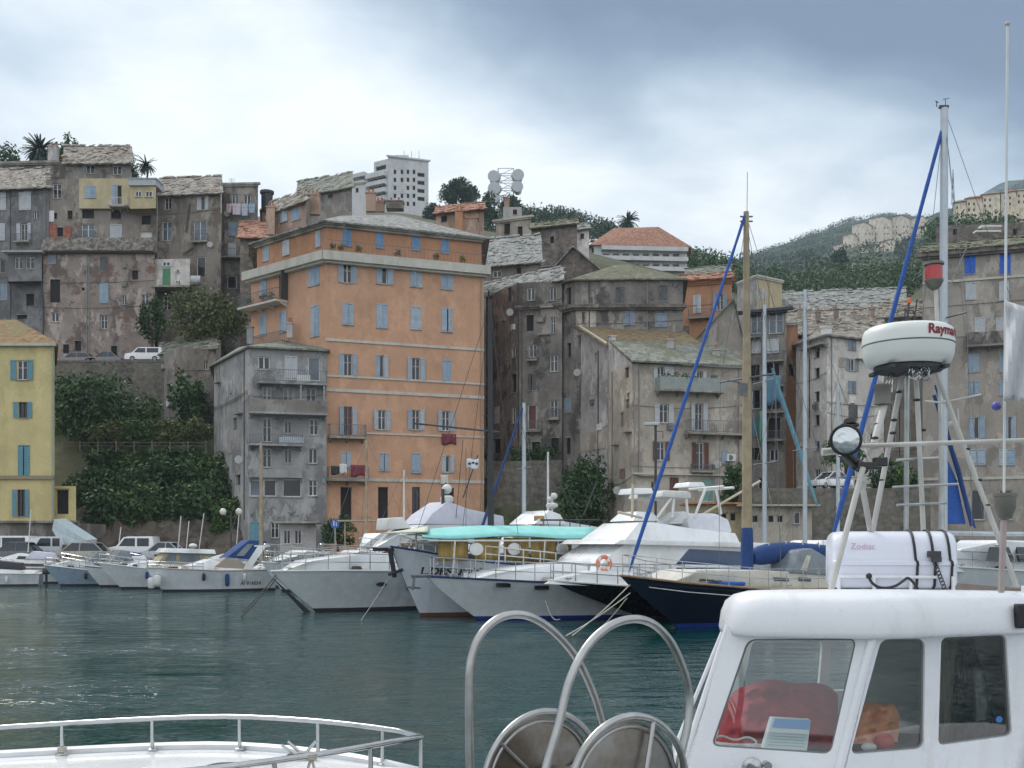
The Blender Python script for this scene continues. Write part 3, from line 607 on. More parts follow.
mb = MB(); p = F.pt(F.uz(291,440)[0], F.uz(291,441)[1], .7); mb.box(p, 2.0, .06, .55); single(mb, 'towel', basic('sheet', (.45,.5,.55)), 'pale sheet drying over the lower balcony rail of the grey apartment house', 'towel', bevel=.02)
# ================================================================ orange building
ORW = []
ORW += [W(1,'o',347.5,273,9,20), W(1,'c',382,274,11,20), W(1,'s',416,277,12,20), W(1,'s',447,279,12,21)]
ORW += [W(1,'s',348,314,11,22), W(1,'s',382,316,11,24), W(1,'s',416,318,11,23), W(1,'s',447,320,11,24)]
ORW += [W(1,'o',348,365,8.5,22,fm=SH_WHITE), W(1,'c',380,366,8,22), W(1,'o',416,369,8.5,22,fm=SH_WHITE), W(1,'s',447,371,9,22)]
ORW += [W(1,'o',348,421,8.5,29,fm=TERRA), W(1,'o',382,420,8,20), W(1,'o',416,420,8,20), W(1,'o',446,421,8,20)]
ORW += [W(1,'s',346,460,10,16), W(1,'s',384,462,9,18), W(1,'s',416,463,9,20), W(1,'c',446,464,8,17)]
DB = dict(fm=basic('dark door timber', (.05,.03,.025), .6), sill=False)
ORW += [W(1,'d',346,504,11,34,pane=DARK,**DB), W(1,'d',383,504,10,34,pane=DARK,**DB), W(1,'w',416,504,8,34,pane=PANE,**DB), W(1,'d',449,505,10,34,pane=DARK,**DB)]
ORW += [W(0,'s',263,284,7,24), W(0,'x',283,283,8,26,sill=False), W(0,'s',314,274,11,23), W(0,'s',263,325,7,21), W(0,'s',283,322,7,21), W(0,'s',315,321,8,31)]
OB = Building('apartment_building', 'tall orange rendered apartment building with pale blue shutters', [(251,96.9),(326,90),(484,94.9)], 13, 1.2, ZD(258,90), PL['orange'], wins=ORW)
OB.cornice(None, .75, .75, z=OB.z1+.1); 
AT = Building('x', '', [(257,98),(326.6,91.4),(481.5,96.2)], 11, OB.z1+.3, ZD(222.5,91.4), PL['orange2'], root=OB.root, wins=[
 W(1,'s',347,237,9,18,sm=SH_DEEP), W(1,'s',380,239,8,18,sm=SH_DEEP), W(1,'s',416,241,9,18,sm=SH_DEEP), W(1,'s',445,244,8,18,sm=SH_DEEP), W(0,'s',266,252,6,18), W(0,'s',286,247,7,17,sm=SH_WHITE), W(0,'s',318,239,5,16)])
AT.roof_hip(ZD(207,100)-AT.z1, slate, over=.8, ridge=.75, name='slate_roof'); AT.cornice(None, .2, .45, z=AT.z1-.12, m=STONE, name='eaves')
F = OB.faces[1]; FL = OB.faces[0]; ux = F.ax(); r = MB(); zt = OB.z1+.5
for G in (F,):
    for zz in (zt+.95,): r.box(G.pt(G.W/2, zz, .35), G.W, .04, .04, G.ax())
    for i in range(int(G.W/.35)+1): r.box(G.pt(min(G.W, .35*i), zt+.45, .35), .022, .022, 1, G.ax())
r.build('terrace_railing', IRON, OB.root); mb = MB()
for yy, t_, th in ((340,1,.22),(376,1,.16),(390,1,.26),(432,1,.14),(479,1,.26)):
    z = ZD(yy, 90.2); x0 = 0
    if yy == 432: mb.box(F.pt(F.W*.62, z, .04), F.W*.76, .1, th, ux)
    else: mb.box(F.pt(F.W/2, z+.003, .04), F.W-.02, .1, th, ux)
mb.build('string_course', CORN, OB.root)
mb = MB(); mb.tube([F.pt(F.W-.25, 2, .1), F.pt(F.W-.25, OB.z1-.6, .1)], .07, 6); mb.build('drainpipe', basic('zinc pipe', (.33,.27,.22)), OB.root)
balcony(F, OB.root, 328, 364, 437.5, out=1, h=1); balcony(F, OB.root, 326.5, 366, 480, out=1.2, h=1)
u0 = FL.uz(251.5,305)[0]; u1 = FL.uz(288,301)[0]; balcony(FL, OB.root, 0, 0, 0, out=1.3, h=1, uu=(u0-.3, u1), z=FL.uz(289,301)[1], slab=cl('pale slab', (.55,.50,.46)))
mb = MB(); u = FL.uz(288, 283)[0]; mb.box(FL.pt(u, FL.uz(288,285)[1], .4), .08, .7, 2.6, FL.ax()); mb.build('balcony_screen', DKSTEEL, OB.root)
u0 = FL.uz(262,340)[0]; u1 = FL.uz(291,335)[0]; balcony(FL, OB.root, 0, 0, 0, out=1.1, h=.9, uu=(u0, u1), z=ZD(345,94))
# rooftop room and chimneys
RT = Building('x', '', [(272,103),(306,99.5)], 6, OB.z1+3, ZD(203,100), PL['pink'], root=OB.root, wins=[W(0,'s',284,216,7,12), W(0,'s',296,214,9,12)])
lean_roof(RT, RT.z1, ZD(194,105), mixt, depth=5)
for (x, y0, y1, D, w, m_) in ((271,235,208,102,.8,PL['pink']),(315,215,196,101,.9,PL['pink']),(371,212,194,103,.9,PL['pink']),(380,212,203,104,.8,PL['pink']),(459,240,212,99,.7,PL['orange2']),(470,236,220,100,1.5,PL['pink']),(395,210,203,104,1.6,PL['ruin2'])):
    chimney(OB.root, (x-512)/FP*D, D, ZD(y0, D), (y0-y1)/FP*D, w, m_)
for x in (326, 342, 440, 476): antenna(OB.root, ((x-512)/FP*100, 100, ZD(214, 100)), 1.8)
# things on its balconies
cloth = {'red': basic('dark red cloth', (.16,.02,.035)), 'w': WHITE, 'blk': BLACK}
def hang(F, px, py, w, h, o, m, label, cat='laundry', group=None):
    mb = MB(); u, z = F.uz(px, py); mb.grid([[F.pt(u+w*(k/7-.5), z-h*j/5*(1+.1*sin(k)), o+.05*sin(k*1.7+j*.4)) for k in range(8)] for j in range(6)]); return single(mb, 'hung_cloth', m, label, cat, group, smooth=True, solid=.015)
hang(F, 355, 466, 1.3, .95, 1.25, cloth['red'], 'dark red bedding over the lowest balcony rail of the orange building', 'bedding'); hang(F, 334, 467, 1.0, .7, 1.25, cloth['blk'], 'black cloth at the left end of the lowest orange building balcony'); hang(F, 340, 465, .6, .8, 1.28, cloth['w'], 'white cloth between black and red ones on the lowest orange balcony')
hang(F, 448.5, 434, 1.3, .9, .12, cloth['red'], 'wine red cloth hanging below a right hand window of the orange building'); hang(F, 444, 475, .7, .8, .12, cloth['w'], 'white cloth hanging under the lowest right window of the orange building')
def potplant(label, p, r=.35, m=G_MID, group=None, size=.1):
    t_ = thing('potted_plant', label, 'potted plant', p, group); mb = MB(); mb.lathe(p, [(.14,0),(.2,.3),(.22,.3)], 10); mb.build('pot', TERRA, t_); p = Vector(p)
    leafmesh('leaves', [(p.x, p.y, p.z+.3+r*.7, r, r, r)]*2, 40, size, m, t_)
for i, (x, y, D_) in enumerate(((333,250,91.0),(341,251,91.0),(358,252,91.3),(398,255,92.5),(436,259,94),(462,262,95.2))):
    k_ = ['leftmost terrace pot', 'second terrace pot from the left corner', 'terrace pot left of the second attic window', 'terrace pot right of the second attic window', 'terrace pot beside the right attic window', 'terrace pot nearest the right end'][i]
    G = OB.faces[1]; u = G.uz(x, 250)[0]; potplant('small clay potted plant, '+k_+' of the orange building', G.pt(u, OB.z1+.49, .1), .3, group='plants along the orange building terrace')
for i, x in enumerate((258,272,279)):
    u = FL.uz(x, 300)[0]; potplant(['plant at the outer end', 'plant in the middle', 'plant by the dark screen'][i]+' of the orange building side balcony', FL.pt(u, FL.uz(289,301)[1], .9), .35, group='plants on the side balcony')
# ================================================================ centre
Cn = Building('old_house', 'dark stained narrow stone house with a chamfered corner right of the orange building', [(486,105),(517,99.5),(562,98.5)], 8, ZD(470,100), ZD(283,99.5), PL['dkrend'], wins=[
 W(0,'x',509,294,3,14,sill=False), W(0,'w',514,352,6,11), W(0,'x',515,383,7,18), W(0,'s',497,415,5,17,sm=SH_WHITE), W(0,'w',514,415,5,17),
 W(1,'w',531,294,8,13), W(1,'w',553,294,7,13), W(1,'x',530,323,7,16,sill=False), W(1,'w',553,325,5,16), W(1,'w',533,351,8,13), W(1,'w',554,363,8,17), W(1,'s',532,382,8,17,sm=SH_DARK), W(1,'w',554,409,8,18), W(1,'d',532,417,9,25,pane=SH_BRN), W(1,'x',555,446,7,16,sill=False), W(1,'x',536,446,8,8,sill=False), W(0,'x',497,446,7,14,sill=False)])
lean_roof(Cn, Cn.z1, ZD(270,104), slate, depth=5); Cn.cornice(None, .25, .3, z=ZD(306,99), m=PL['dkstone'], faces=[1]); balcony(Cn.faces[1], Cn.root, 523, 543, 431, out=.9, h=.8)
mb = MB(); F = Cn.faces[1]; mb.tube([F.pt(.15, ZD(460,99), .12), F.pt(.15, Cn.z1, .12)], .07, 6); G = Cn.faces[0]; mb.tube([G.pt(.8, ZD(460,104), .12), G.pt(.8, ZD(290,104), .12)], .07, 6); mb.build('drainpipe', DKSTEEL, Cn.root)
Cg = Building('old_house', 'brown stone house showing a bare triangular gable above the dark houses', [(541,106),(612,104.5)], 8, 12, ZD(281,105), PL['dkstone'], wins=[W(0,'x',558,275,6,7)])
gable_roof_front(Cg, Cg.faces[0], ZD(247,105), slate, fr=.46)
C2 = Building('long_house', 'long dark streaked house with a mossy roof and a ledge below its top storey', [(562.3,99),(575,97.6),(683,97.4)], 9, 8, ZD(281,98), PL['dkrend'], wins=[
 W(0,'x',569,296,4,17,sill=False), W(1,'s',663,293,9,16,sm=SH_DARK), W(1,'s',620,295,9,16,sm=SH_DARK), W(1,'s',582,318,8,12,sm=SH_BRN), W(1,'s',629,318,12,14,sm=SH_GREY), W(1,'s',661,320,12,13,sm=SH_GREY), W(0,'s',568,405,7,15,sm=SH_GREY), W(0,'x',569,350,4,14), W(0,'x',568,446,5,16,sill=False)])
C2.roof_hip(ZD(263,102)-C2.z1, moss, over=.5, ridge=.9); C2.cornice(None, .3, .55, z=ZD(307,97.5), m=PL['dkstone'])
mb = MB(); F = C2.faces[1]; u0 = F.uz(576,330)[0]; u1 = F.uz(596,330)[0]; mb.box(F.pt((u0+u1)/2, ZD(322,97.4), .02), u1-u0, .06, 2.2, F.ax()); mb.build('render_patch', PL['beige'], C2.root)
Cs = Building('old_house', 'grey house with a broad slate roof just behind the right edge of the orange building', [(482,113),(540,111)], 9, 12, ZD(264,112), PL['grey'], wins=[W(0,'w',497,274,9,7), W(0,'x',519,271,4,6)])
lean_roof(Cs, Cs.z1, ZD(236,118), slate, depth=7)
# retaining wall and plants between
mb = MB(); a = P(487,545,97.5); b = P(562,545,96); mb.prism([(a.x,a.y,1.2),(b.x,b.y,1.2),(b.x,b.y+.8,1.2),(a.x,a.y+.8,1.2)], (0,0,ZD(461,97)-1.2)); single(mb, 'retaining_wall', PL['rubble'], 'stone terrace wall below the narrow stained house, behind the masts', 'wall')
tree('low green hedge plant on the terrace wall below the brown door', P(532,468,97.6), 2.2, 2.6, .8, 1.0, G_DARK, 'bush', n=16, per=80, size=.16, name='bush')
mb = MB(); a = P(560,545,95); b = P(612,545,93); mb.prism([(a.x,a.y,1.2),(b.x,b.y,1.2),(b.x,b.y+.5,1.2),(a.x,a.y+.5,1.2)], (0,0,2.2)); single(mb, 'garden_wall', PL['grey'], 'low grey wall in front of the dark ivy tree', 'wall')
tree('dark ivy covered tree against the pale blank wall', (P(585,545,91).x, 91.2, 1.2), 8, 2.6, 1.6, 3.6, G_DARK, n=36, per=110, size=.2, top=ZD(452,91))
# ---- beige building with the pale blank gable
K2 = Building('old_house', 'pale weathered house with a tall blank side wall and an ochre tiled roof', [(570,99.5),(608,93.2)], 9, 1.2, ZD(346,93), PL['pale'], wins=[W(0,'x',577,354,1.6,14,sill=False), W(0,'x',585,447,2,4,sill=False), W(0,'x',596,358,1.6,9,sill=False)])
F = K2.faces[0]; mb = MB(); mb.poly([F.pt(0, K2.z1), F.pt(F.W, K2.z1), F.pt(0, ZD(322,99.5))]); mb.build('gable', PL['pale'], K2.root, recalc=False)
mb = MB(); p = Vector(F.pt(0, ZD(322,99.5))); q = Vector(F.pt(F.W, K2.z1)); mb.prism([p-Vector((.5,.3,0)), q-Vector((.3,.3,0)), q+Vector((8.6,1.0,0)), P(672,324,100), P(596,324,100.5)], (0,0,.16)); mb.build('roof', ochre, K2.root)
mb = MB(); mb.tube([p+Vector((-.1,-.1,.2)), q+Vector((-.1,-.1,.2))], .14, 5); mb.build('coping', CORN, K2.root)
mb = MB(); u0 = F.uz(571,440)[0]; u1 = F.uz(606,440)[0]; mb.box(F.pt((u0+u1)/2, ZD(441,96), .03), u1-u0, .07, 1.7, F.ax()); mb.build('render_patch', PL['beige'], K2.root)
K = Building('apartment_house', 'beige house with three balconied floors behind the blue furled forestay', [(608.3,93),(632,88),(742,90.6)], 7, 1.2, ZD(363,88), PL['beige'], wins=[
 W(0,'x',627,373,3.5,10,sill=False), W(0,'x',627.5,404,2.5,9,sill=False), W(0,'x',622,420,2.5,14,sill=False), W(0,'x',628,396,2,5,sill=False),
 W(1,'o',661,377,7,20,sm=SH_WHITE), W(1,'s',671,377,6,20,sm=SH_WHITE), W(1,'o',700,380,6,17,sm=SH_WHITE), W(1,'d',714,382,7,14,pane=PANEL), W(1,'o',664,413.5,9,19,sm=SH_WHITE), W(1,'o',699,417,8,27,sm=SH_WHITE), W(1,'o',661,451,8,19,sm=SH_BRN), W(1,'o',700,456,8,27,sm=SH_BRN), W(1,'s',725,457,7,13,sm=SH_BLUE), W(1,'s',674,486,9,17,sm=SH_BRN), W(1,'d',708,490,14,24,pane=basic('sea green shopfront', (.25,.42,.38), .4)), W(1,'w',655,490,8,18), W(1,'w',733,490,9,20)])
F = K.faces[0]; mb = MB(); zr = ZD(343,93.6); mb.poly([F.pt(0, K.z1), F.pt(F.W, K.z1), F.pt(0, zr)]); mb.build('gable', PL['pale'], K.root, recalc=False)
mb = MB(); F1 = K.faces[1]; a = F.pt(0, zr); e0 = F1.pt(-.2, K.z1, .5); e1 = F1.pt(F1.W+.3, K.z1, .5); mb.prism([a, e0, e1, Vector((e1.x-1.2, 95, zr-.1))], (0,0,.16)); mb.build('roof', slateg, K.root)
mb = MB(); mb.poly([F1.pt(0,K.z1-.02,-.1),F1.pt(F1.W,K.z1-.02,-.1),(K.c[2].x,97,K.z1-.02),(K.c[0].x,99,K.z1-.02)]); mb.build('ceiling', PL['grey'], K.root)
Fk = F1; balcony(Fk, K.root, 655, 719, 391.5, out=1.1, h=1.0, solid=basic('pale panel', (.27,.30,.28))); balcony(Fk, K.root, 684, 741, 434, out=1.1, h=1.0); balcony(Fk, K.root, 690, 712, 471, out=.6, h=.5)
mb = MB(); mb.box(Fk.pt(Fk.W*.5, ZD(474,88.5), .12), Fk.W, .25, .14, Fk.ax()); mb.build('string_course', CORN, K.root)
mb = MB(); u, z = Fk.uz(729,458); mb.box(Fk.pt(u, z, .25), .8, .4, .6, Fk.ax()); ac = mb.build('air_conditioner', WHITE, K.root, bevel=.03); mb = MB(); mb.lathe(Fk.pt(u-.1, z, .46), [(.22,0),(.22,.02)], 16, (Vector((1,0,0)), Vector((0,0,1)), Vector((0,-1,0)))); mb.build('fan_grille', IRON, ac)
mb = MB(); mb.tube([Fk.pt(Fk.W-.3, 2, .1), Fk.pt(Fk.W-.3, K.z1-.1, .1)], .06, 6); mb.tube([Fk.pt(.2, 2, .08), Fk.pt(.2, K.z1-.1, .08)], .04, 6); mb.build('drainpipe', basic('zinc pipe', (.33,.27,.22)), K.root)
for (x, y0, D_, h_) in ((612,352,93.5,1.3),(670,352,92.5,1.0),(716,360,92,.8)): chimney(K.root, (x-512)/FP*D_, D_, ZD(y0, D_), h_, .6, PL['pale'], 1)
for i, x in enumerate((663,672,682,690)):
    u = Fk.uz(x, 388)[0]; potplant(['leftmost', 'second from left', 'third from left', 'rightmost'][i]+' leafy plant on the top balcony of the beige house', Fk.pt(u, ZD(391.5,88.5)+.6, .8), .35, G_MID, 'plants on the beige house balcony')
# ---- right of it
M2 = Building('old_house', 'beige stone house with a half gable rising behind the wooden mast', [(683.4,101.5),(746,101)], 8, 1.2, ZD(352,101), PL['tan'], wins=[W(0,'s',716,340,6,12,sm=SH_GREY), W(0,'x',736,318,5,12)])
gable_roof_front(M2, M2.faces[0], ZD(300,101), slateg, fr=.8)
M1 = Building('old_house', 'brick orange house tucked behind the beige stone gable', [(679,113.6),(732,112)], 8, 12, ZD(283,113), PL['orange2'], wins=[W(0,'s',697,304,8,18,sm=SH_WHITE), W(0,'o',720,302,7,16,sm=SH_GREY)])
M1.cornice(None, .2, .35, z=M1.z1, m=TERRA); balcony(M1.faces[0], M1.root, 689, 712, 318, out=.8, h=.8)
lean_roof(M1, M1.z1+.2, ZD(274,119), redt, depth=7)
M3 = Building('apartment_house', 'tall grey house with glazed loggias stacked behind the grey masts', [(746.3,102.4),(786,100.8)], 8, 1.2, ZD(310,101), PL['grey'], wins=[
 W(0,'w',757,323,13,21,pane=PANEL), W(0,'w',776,323,15,21,pane=PANEL), W(0,'s',756,346,9,14,sm=SH_WHITE), W(0,'s',773,346,12,14,sm=SH_WHITE), W(0,'x',755,373,9,16), W(0,'x',773,373,12,18), W(0,'d',756,399,9,20), W(0,'x',774,399,13,20), W(0,'s',756,427,8,18,sm=SH_TEAL), W(0,'x',774,428,12,20), W(0,'x',756,454,8,12), W(0,'w',774,455,9,12), W(0,'w',762,484,8,14)])
M3.cornice(None, .25, .7, z=M3.z1, m=DKSTEEL)
for y in (361,386,412,440): balcony(M3.faces[0], M3.root, 764, 785, y, out=.8, h=.8)
hang(M3.faces[0], 775, 377, 1.4, 2.6, .9, basic('blue green net', (.10,.22,.32)), 'blue cloth hung down the loggias of the tall grey house', 'cloth'); hang(M3.faces[0], 765, 412, .7, 3, .95, basic('green net', (.12,.30,.20)), 'green cloth strip hung down the tall grey house', 'cloth')
M4 = Building('old_house', 'thin sliver of orange house squeezed between grey and white facades', [(786.3,104),(798,103.6)], 8, 1.2, ZD(323,104), PL['orange2'], wins=[W(0,'x',791,370,5,12)]); M4.cornice(None, .2, .3, z=M4.z1)
M5 = Building('old_house', 'two tone house, grey and yellow, standing above the glazed loggia house', [(738,128),(757,124.5),(782,127)], 8, 15, ZD(277,125), PL['cream'], wins=[W(0,'w',748,292,6,14,pane=PANEL)])
F = M5.faces[0]; mb = MB(); mb.box(F.pt(F.W/2, (M5.z1+15)/2, .06), F.W, .1, M5.z1-15, F.ax()); mb.build('grey_render', PL['grey2'], M5.root); M5.cornice(None, .2, .25, z=M5.z1)
N = Building('apartment_house', 'off white corner house with a column of small square windows', [(796,102),(827,97.2),(884,100.5)], 9, 1.2, ZD(336,97.5), PL['white'], wins=
 [W(0,'x',817,y,5,10) for y in (352.5,373,396.5,420,446)]+[W(0,'w',802,y,3,7) for y in (443,)]+[W(0,'w',817,475,6,12)]+
 [W(1,'s',852,345,8,10,sm=SH_GREY), W(1,'o',852,365,6,12,sm=SH_GREY), W(1,'s',852,387,8,12,sm=SH_GREY), W(1,'s',853,411,9,15,sm=SH_DARK), W(1,'s',874,345,5,9,sm=SH_GREY), W(1,'x',874,387,4,9), W(1,'w',853,440,8,14), W(1,'w',874,440,7,14), W(1,'w',853,470,8,14), W(1,'w',873,470,7,14)])
N.roof_hip(ZD(322,101)-N.z1, mixt, over=.5); balcony(N.faces[0], N.root, 806, 829, 346, out=.8, h=.55, slab=STONE); chimney(N.root, (826-512)/FP*98.6, 98.6, N.z1, .9, .9, WHITE, 0)
mb = MB(); F = N.faces[1]; mb.box(F.pt(F.W/2, ZD(403,98), .04), F.W, .1, .16, F.ax()); mb.build('string_course', CORN, N.root)
N2 = Building('old_house', 'brown stone house between the off white corner house and the big tan one', [(884.4,103),(923,102.4)], 9, 1.2, ZD(318,103), PL['tan'], wins=rowsw(0,'w',(893,908),(340,372,404,436,468),6,13))
lean_roof(N2, N2.z1, ZD(305,109), mixt, depth=6)
N3 = Building('long_house', 'long low tiled roof house behind the off white corner house', [(783,114),(930,111)], 9, 12, ZD(331,112), PL['tan'], wins=rowsw(0,'x',(800,860),(336,),5,6)); lean_roof(N3, N3.z1, ZD(309,118), mixt, depth=6.5)
N4 = Building('long_house', 'grey slate roofed long house higher behind the low tiled roof', [(780,130),(905,128)], 9, 14, ZD(309,129), PL['grey'], wins=rowsw(0,'w',(800,830,862,890),(313,),6,7)); lean_roof(N4, N4.z1, ZD(293,136), slate, depth=6.5)
for i in range(7): chimney(N3.root, (800+i*18-512)/FP*116, 116, ZD(318+i%2*3, 116), .9, .5, PL['tan'], 1)
Q = Building('apartment_building', 'large tan rendered apartment building at the right edge with vivid blue top shutters', [(922.6,98),(1110,93)], 12, 1.2, ZD(250,96), PL['tan'], wins=
 [W(0,'s',x,263.5,11,21,sm=SH_CYAN) for x in (970,1005,1042)]+[W(0,'s',971,291,11,17,sm=SH_WHITE), W(0,'s',1004,291,10,19,sm=SH_WHITE), W(0,'s',980,331,11,27,sm=SH_WHITE), W(0,'s',1001,331,10,27,sm=SH_WHITE), W(0,'s',1030,331,10,27,sm=SH_WHITE)]+
 [W(0,'s',974,363,11,18,sm=SH_BLUE), W(0,'s',974,388,11,14,sm=SH_BLUE), W(0,'s',1004,363,9,18,sm=SH_BLUE), W(0,'s',1004,388,9,14,sm=SH_BLUE), W(0,'c',974,428,11,22,sm=SH_BLUE), W(0,'c',1008,428,8,22,sm=SH_BLUE), W(0,'s',977,457,17,16,sm=SH_BLUE), W(0,'s',1007,457,16,16,sm=SH_BLUE), W(0,'s',1038,457,16,16,sm=SH_BLUE)]+
 [W(0,'w',x,y,8,14) for x in (942,) for y in (300,335,372,408,444)]+[W(0,'d',x,505,14,30,pane=PANE) for x in (950,978,1006)])
Q.cornice(None, .4, .6, z=Q.z1, m=PL['dkstone']); F = Q.faces[0]; balcony(F, Q.root, 966, 1012, 346, out=1.2, h=1.1, solid=PL['dkrend'])
mb = MB(); mb.box(F.pt(F.W/2, ZD(278,96), .05), F.W, .12, .2, F.ax()); mb.box(F.pt(F.W/2, ZD(478,96), .05), F.W, .12, .25, F.ax()); mb.build('string_course', CORN, Q.root)
lean_roof(Q, Q.z1+.22, ZD(246,104), moss, depth=7, over=.5)
mb = MB()
for (x, y) in ((984,262),(982,229)): pass
for i in range(2): c_ = P(987+i*3, 232-i*5, 112); mb.box(c_, 2.6-i*.5, .8, .18)
single(mb, 'roof_awning', WHITE, 'pair of white slanting rooftop sheets above the big tan building', 'awning'); 
Rr = Building('stone_house', 'dark stone terraced ruin rising above the right end of the tan building', [(936,150),(1110,146)], 12, 12, ZD(222,148), PL['dkstone'], wins=rowsw(0,'x',(955,980,1015),(232,),4,6)); 
# ================================================================ higher up behind the centre
H1 = Building('old_house', 'brick pink house peeping over the right end of the orange building', [(436,140),(484,138)], 9, 20, ZD(212,139), PL['pink'], wins=[W(0,'x',444,219,6,6), W(0,'x',462,219,5,6)]); lean_roof(H1, H1.z1, ZD(206,146), redt, depth=7)
H2 = Building('old_house', 'yellowish house with two dark windows below the radio tower', [(496,142),(531,140)], 9, 20, ZD(219,141), PL['beige'], wins=[W(0,'x',507,229,6,11), W(0,'x',520,232,5,11)]); H2.cornice(None, .25, .4, z=H2.z1); H2b = Building('x','',[(503,146),(522,146)],6,ZD(225,146),ZD(207,146),PL['pale'],root=H2.root,wins=[W(0,'x',515,212,4,5)]); chimney(H2.root, H2b.c[0].x+.5, 147, H2b.z1, 1.2, .7)
H3 = Building('old_house', 'round shouldered dark stone house between slate roof and bare gable', [(531.5,130),(577,128)], 9, 18, ZD(227,129), PL['dkstone'], wins=[W(0,'x',552,240,4,7)]); lean_roof(H3, H3.z1, ZD(222,135), moss, depth=6)
H5 = Building('old_house', 'small white walled house with dark eaves left of the long red roofed block', [(561,160),(589,158)], 8, 28, ZD(231,159), PL['white'], wins=[W(0,'x',573,236,6,5), W(0,'x',582,236,4,5)]); lean_roof(H5, H5.z1, ZD(226,165), slate, depth=6)
H6 = Building('old_house', 'cream house under the tree line behind the brick orange house', [(686,160),(730,158)], 9, 28, ZD(276,159), PL['beige'], wins=[W(0,'x',700,282,4,5), W(0,'x',716,282,4,5)]); lean_roof(H6, H6.z1, ZD(270,166), slateg, depth=6)
H7 = Building('old_house', 'grey roofed house left of the white tower block, over the orange roof', [(298,150),(352,146)], 10, 20, ZD(192,148), PL['grey'], wins=[W(0,'x',330,196,5,4)]); lean_roof(H7, H7.z1, ZD(183,156), slateg, depth=6)
H8 = Building('old_house', 'flat roofed pale grey house beside the foot of the white tower block', [(330,190),(366,188)], 9, 30, ZD(184,189), PL['bright'], wins=rowsw(0,'x',(340,348,357),(190,),3,4)); H8.cornice(None, .2, .3, z=H8.z1)
H9 = Building('old_house', 'dark chimneyed rooftop house left of the orange building roof', [(262,135),(300,133)], 9, 20, ZD(208,134), PL['pink'], wins=[W(0,'x',280,212,5,5)]); H9.roof_hip(2.2, mixt); mb = MB(); p = P(267,203,130); mb.lathe(p-Vector((0,0,1)), [(.7,0),(.7,2),(.85,2.1),(.85,2.4),(.3,2.5)], 12); mb.build('water_tank', DKSTEEL, H9.root)
# long white block with the red hip roof
LB = Building('apartment_block', 'long white apartment block with a red tiled roof and continuous balconies', [(586,224),(594,220.5),(687,222)], 12, 50, ZD(242,218), PL['bright'], wins=rowsw(1,'d',[606+i*10 for i in range(8)],(247,256.5,267),7,6.4,sill=False)+rowsw(0,'x',(593,),(250,262),4,5))
LB.roof_hip(ZD(222,225)-LB.z1, redt, over=1, ridge=.55)
for y in (251,261,271): balcony(LB.faces[1], LB.root, 601, 687, y, out=1.2, h=.7, solid=PL['bright'], slab=PL['bright'])
# white tower block
TB = Building('apartment_block', 'stepped white tower block on the skyline behind the orange building', [(388,313),(428.5,317)], 16, 80, ZD(158.5,315), PL['bright'], wins=[W(0,'x',x,y,2.6,4,sill=False) for x in (395,402,408,414) for y in (172,180,188,196,204) if not (x == 402 and y == 188)]+[W(0,'x',421,y,7,3.6,sill=False) for y in (175,183,191,199)])
S2 = Building('x', '', [(353.5,320),(368,317),(388,313.2)], 10, 80, ZD(173.5,317), PL['bright'], root=TB.root, wins=rowsw(0,'x',(360.5,),(176,184,192,200),10,3.6,sill=False)+rowsw(1,'x',(378,),(178,186,194,202),15,3.6,sill=False))
S3 = Building('x', '', [(374,316),(388.2,313.1)], 10, ZD(174,316), ZD(161,315), PL['bright'], root=TB.root, wins=[W(0,'x',381,168,10,4,sill=False)])
for y in (178,186,194,202): balcony(S2.faces[1], TB.root, 368.5, 387.5, y, out=1.6, h=1, solid=PL['bright'], slab=PL['bright']); balcony(S2.faces[0], TB.root, 354, 367.5, y, out=1.6, h=1, solid=PL['bright'], slab=PL['bright'])
mb = MB(); mb.box((TB.c[0].lerp(TB.c[1], .3).x, 320, TB.z1+1), 4, 4, 2.2); mb.box((TB.c[0].lerp(TB.c[1], .75).x, 322, TB.z1+.8), 2, 3, 1.6)
for i in range(3): mb.tube([(TB.c[0].x+4+i*2.2, 320, TB.z1), (TB.c[0].x+4+i*2.2, 320, TB.z1+4)], .12, 5)
mb.build('rooftop_plant_room', PL['bright'], TB.root); TB.cornice(None, .4, .5, z=TB.z1, m=PL['bright'])
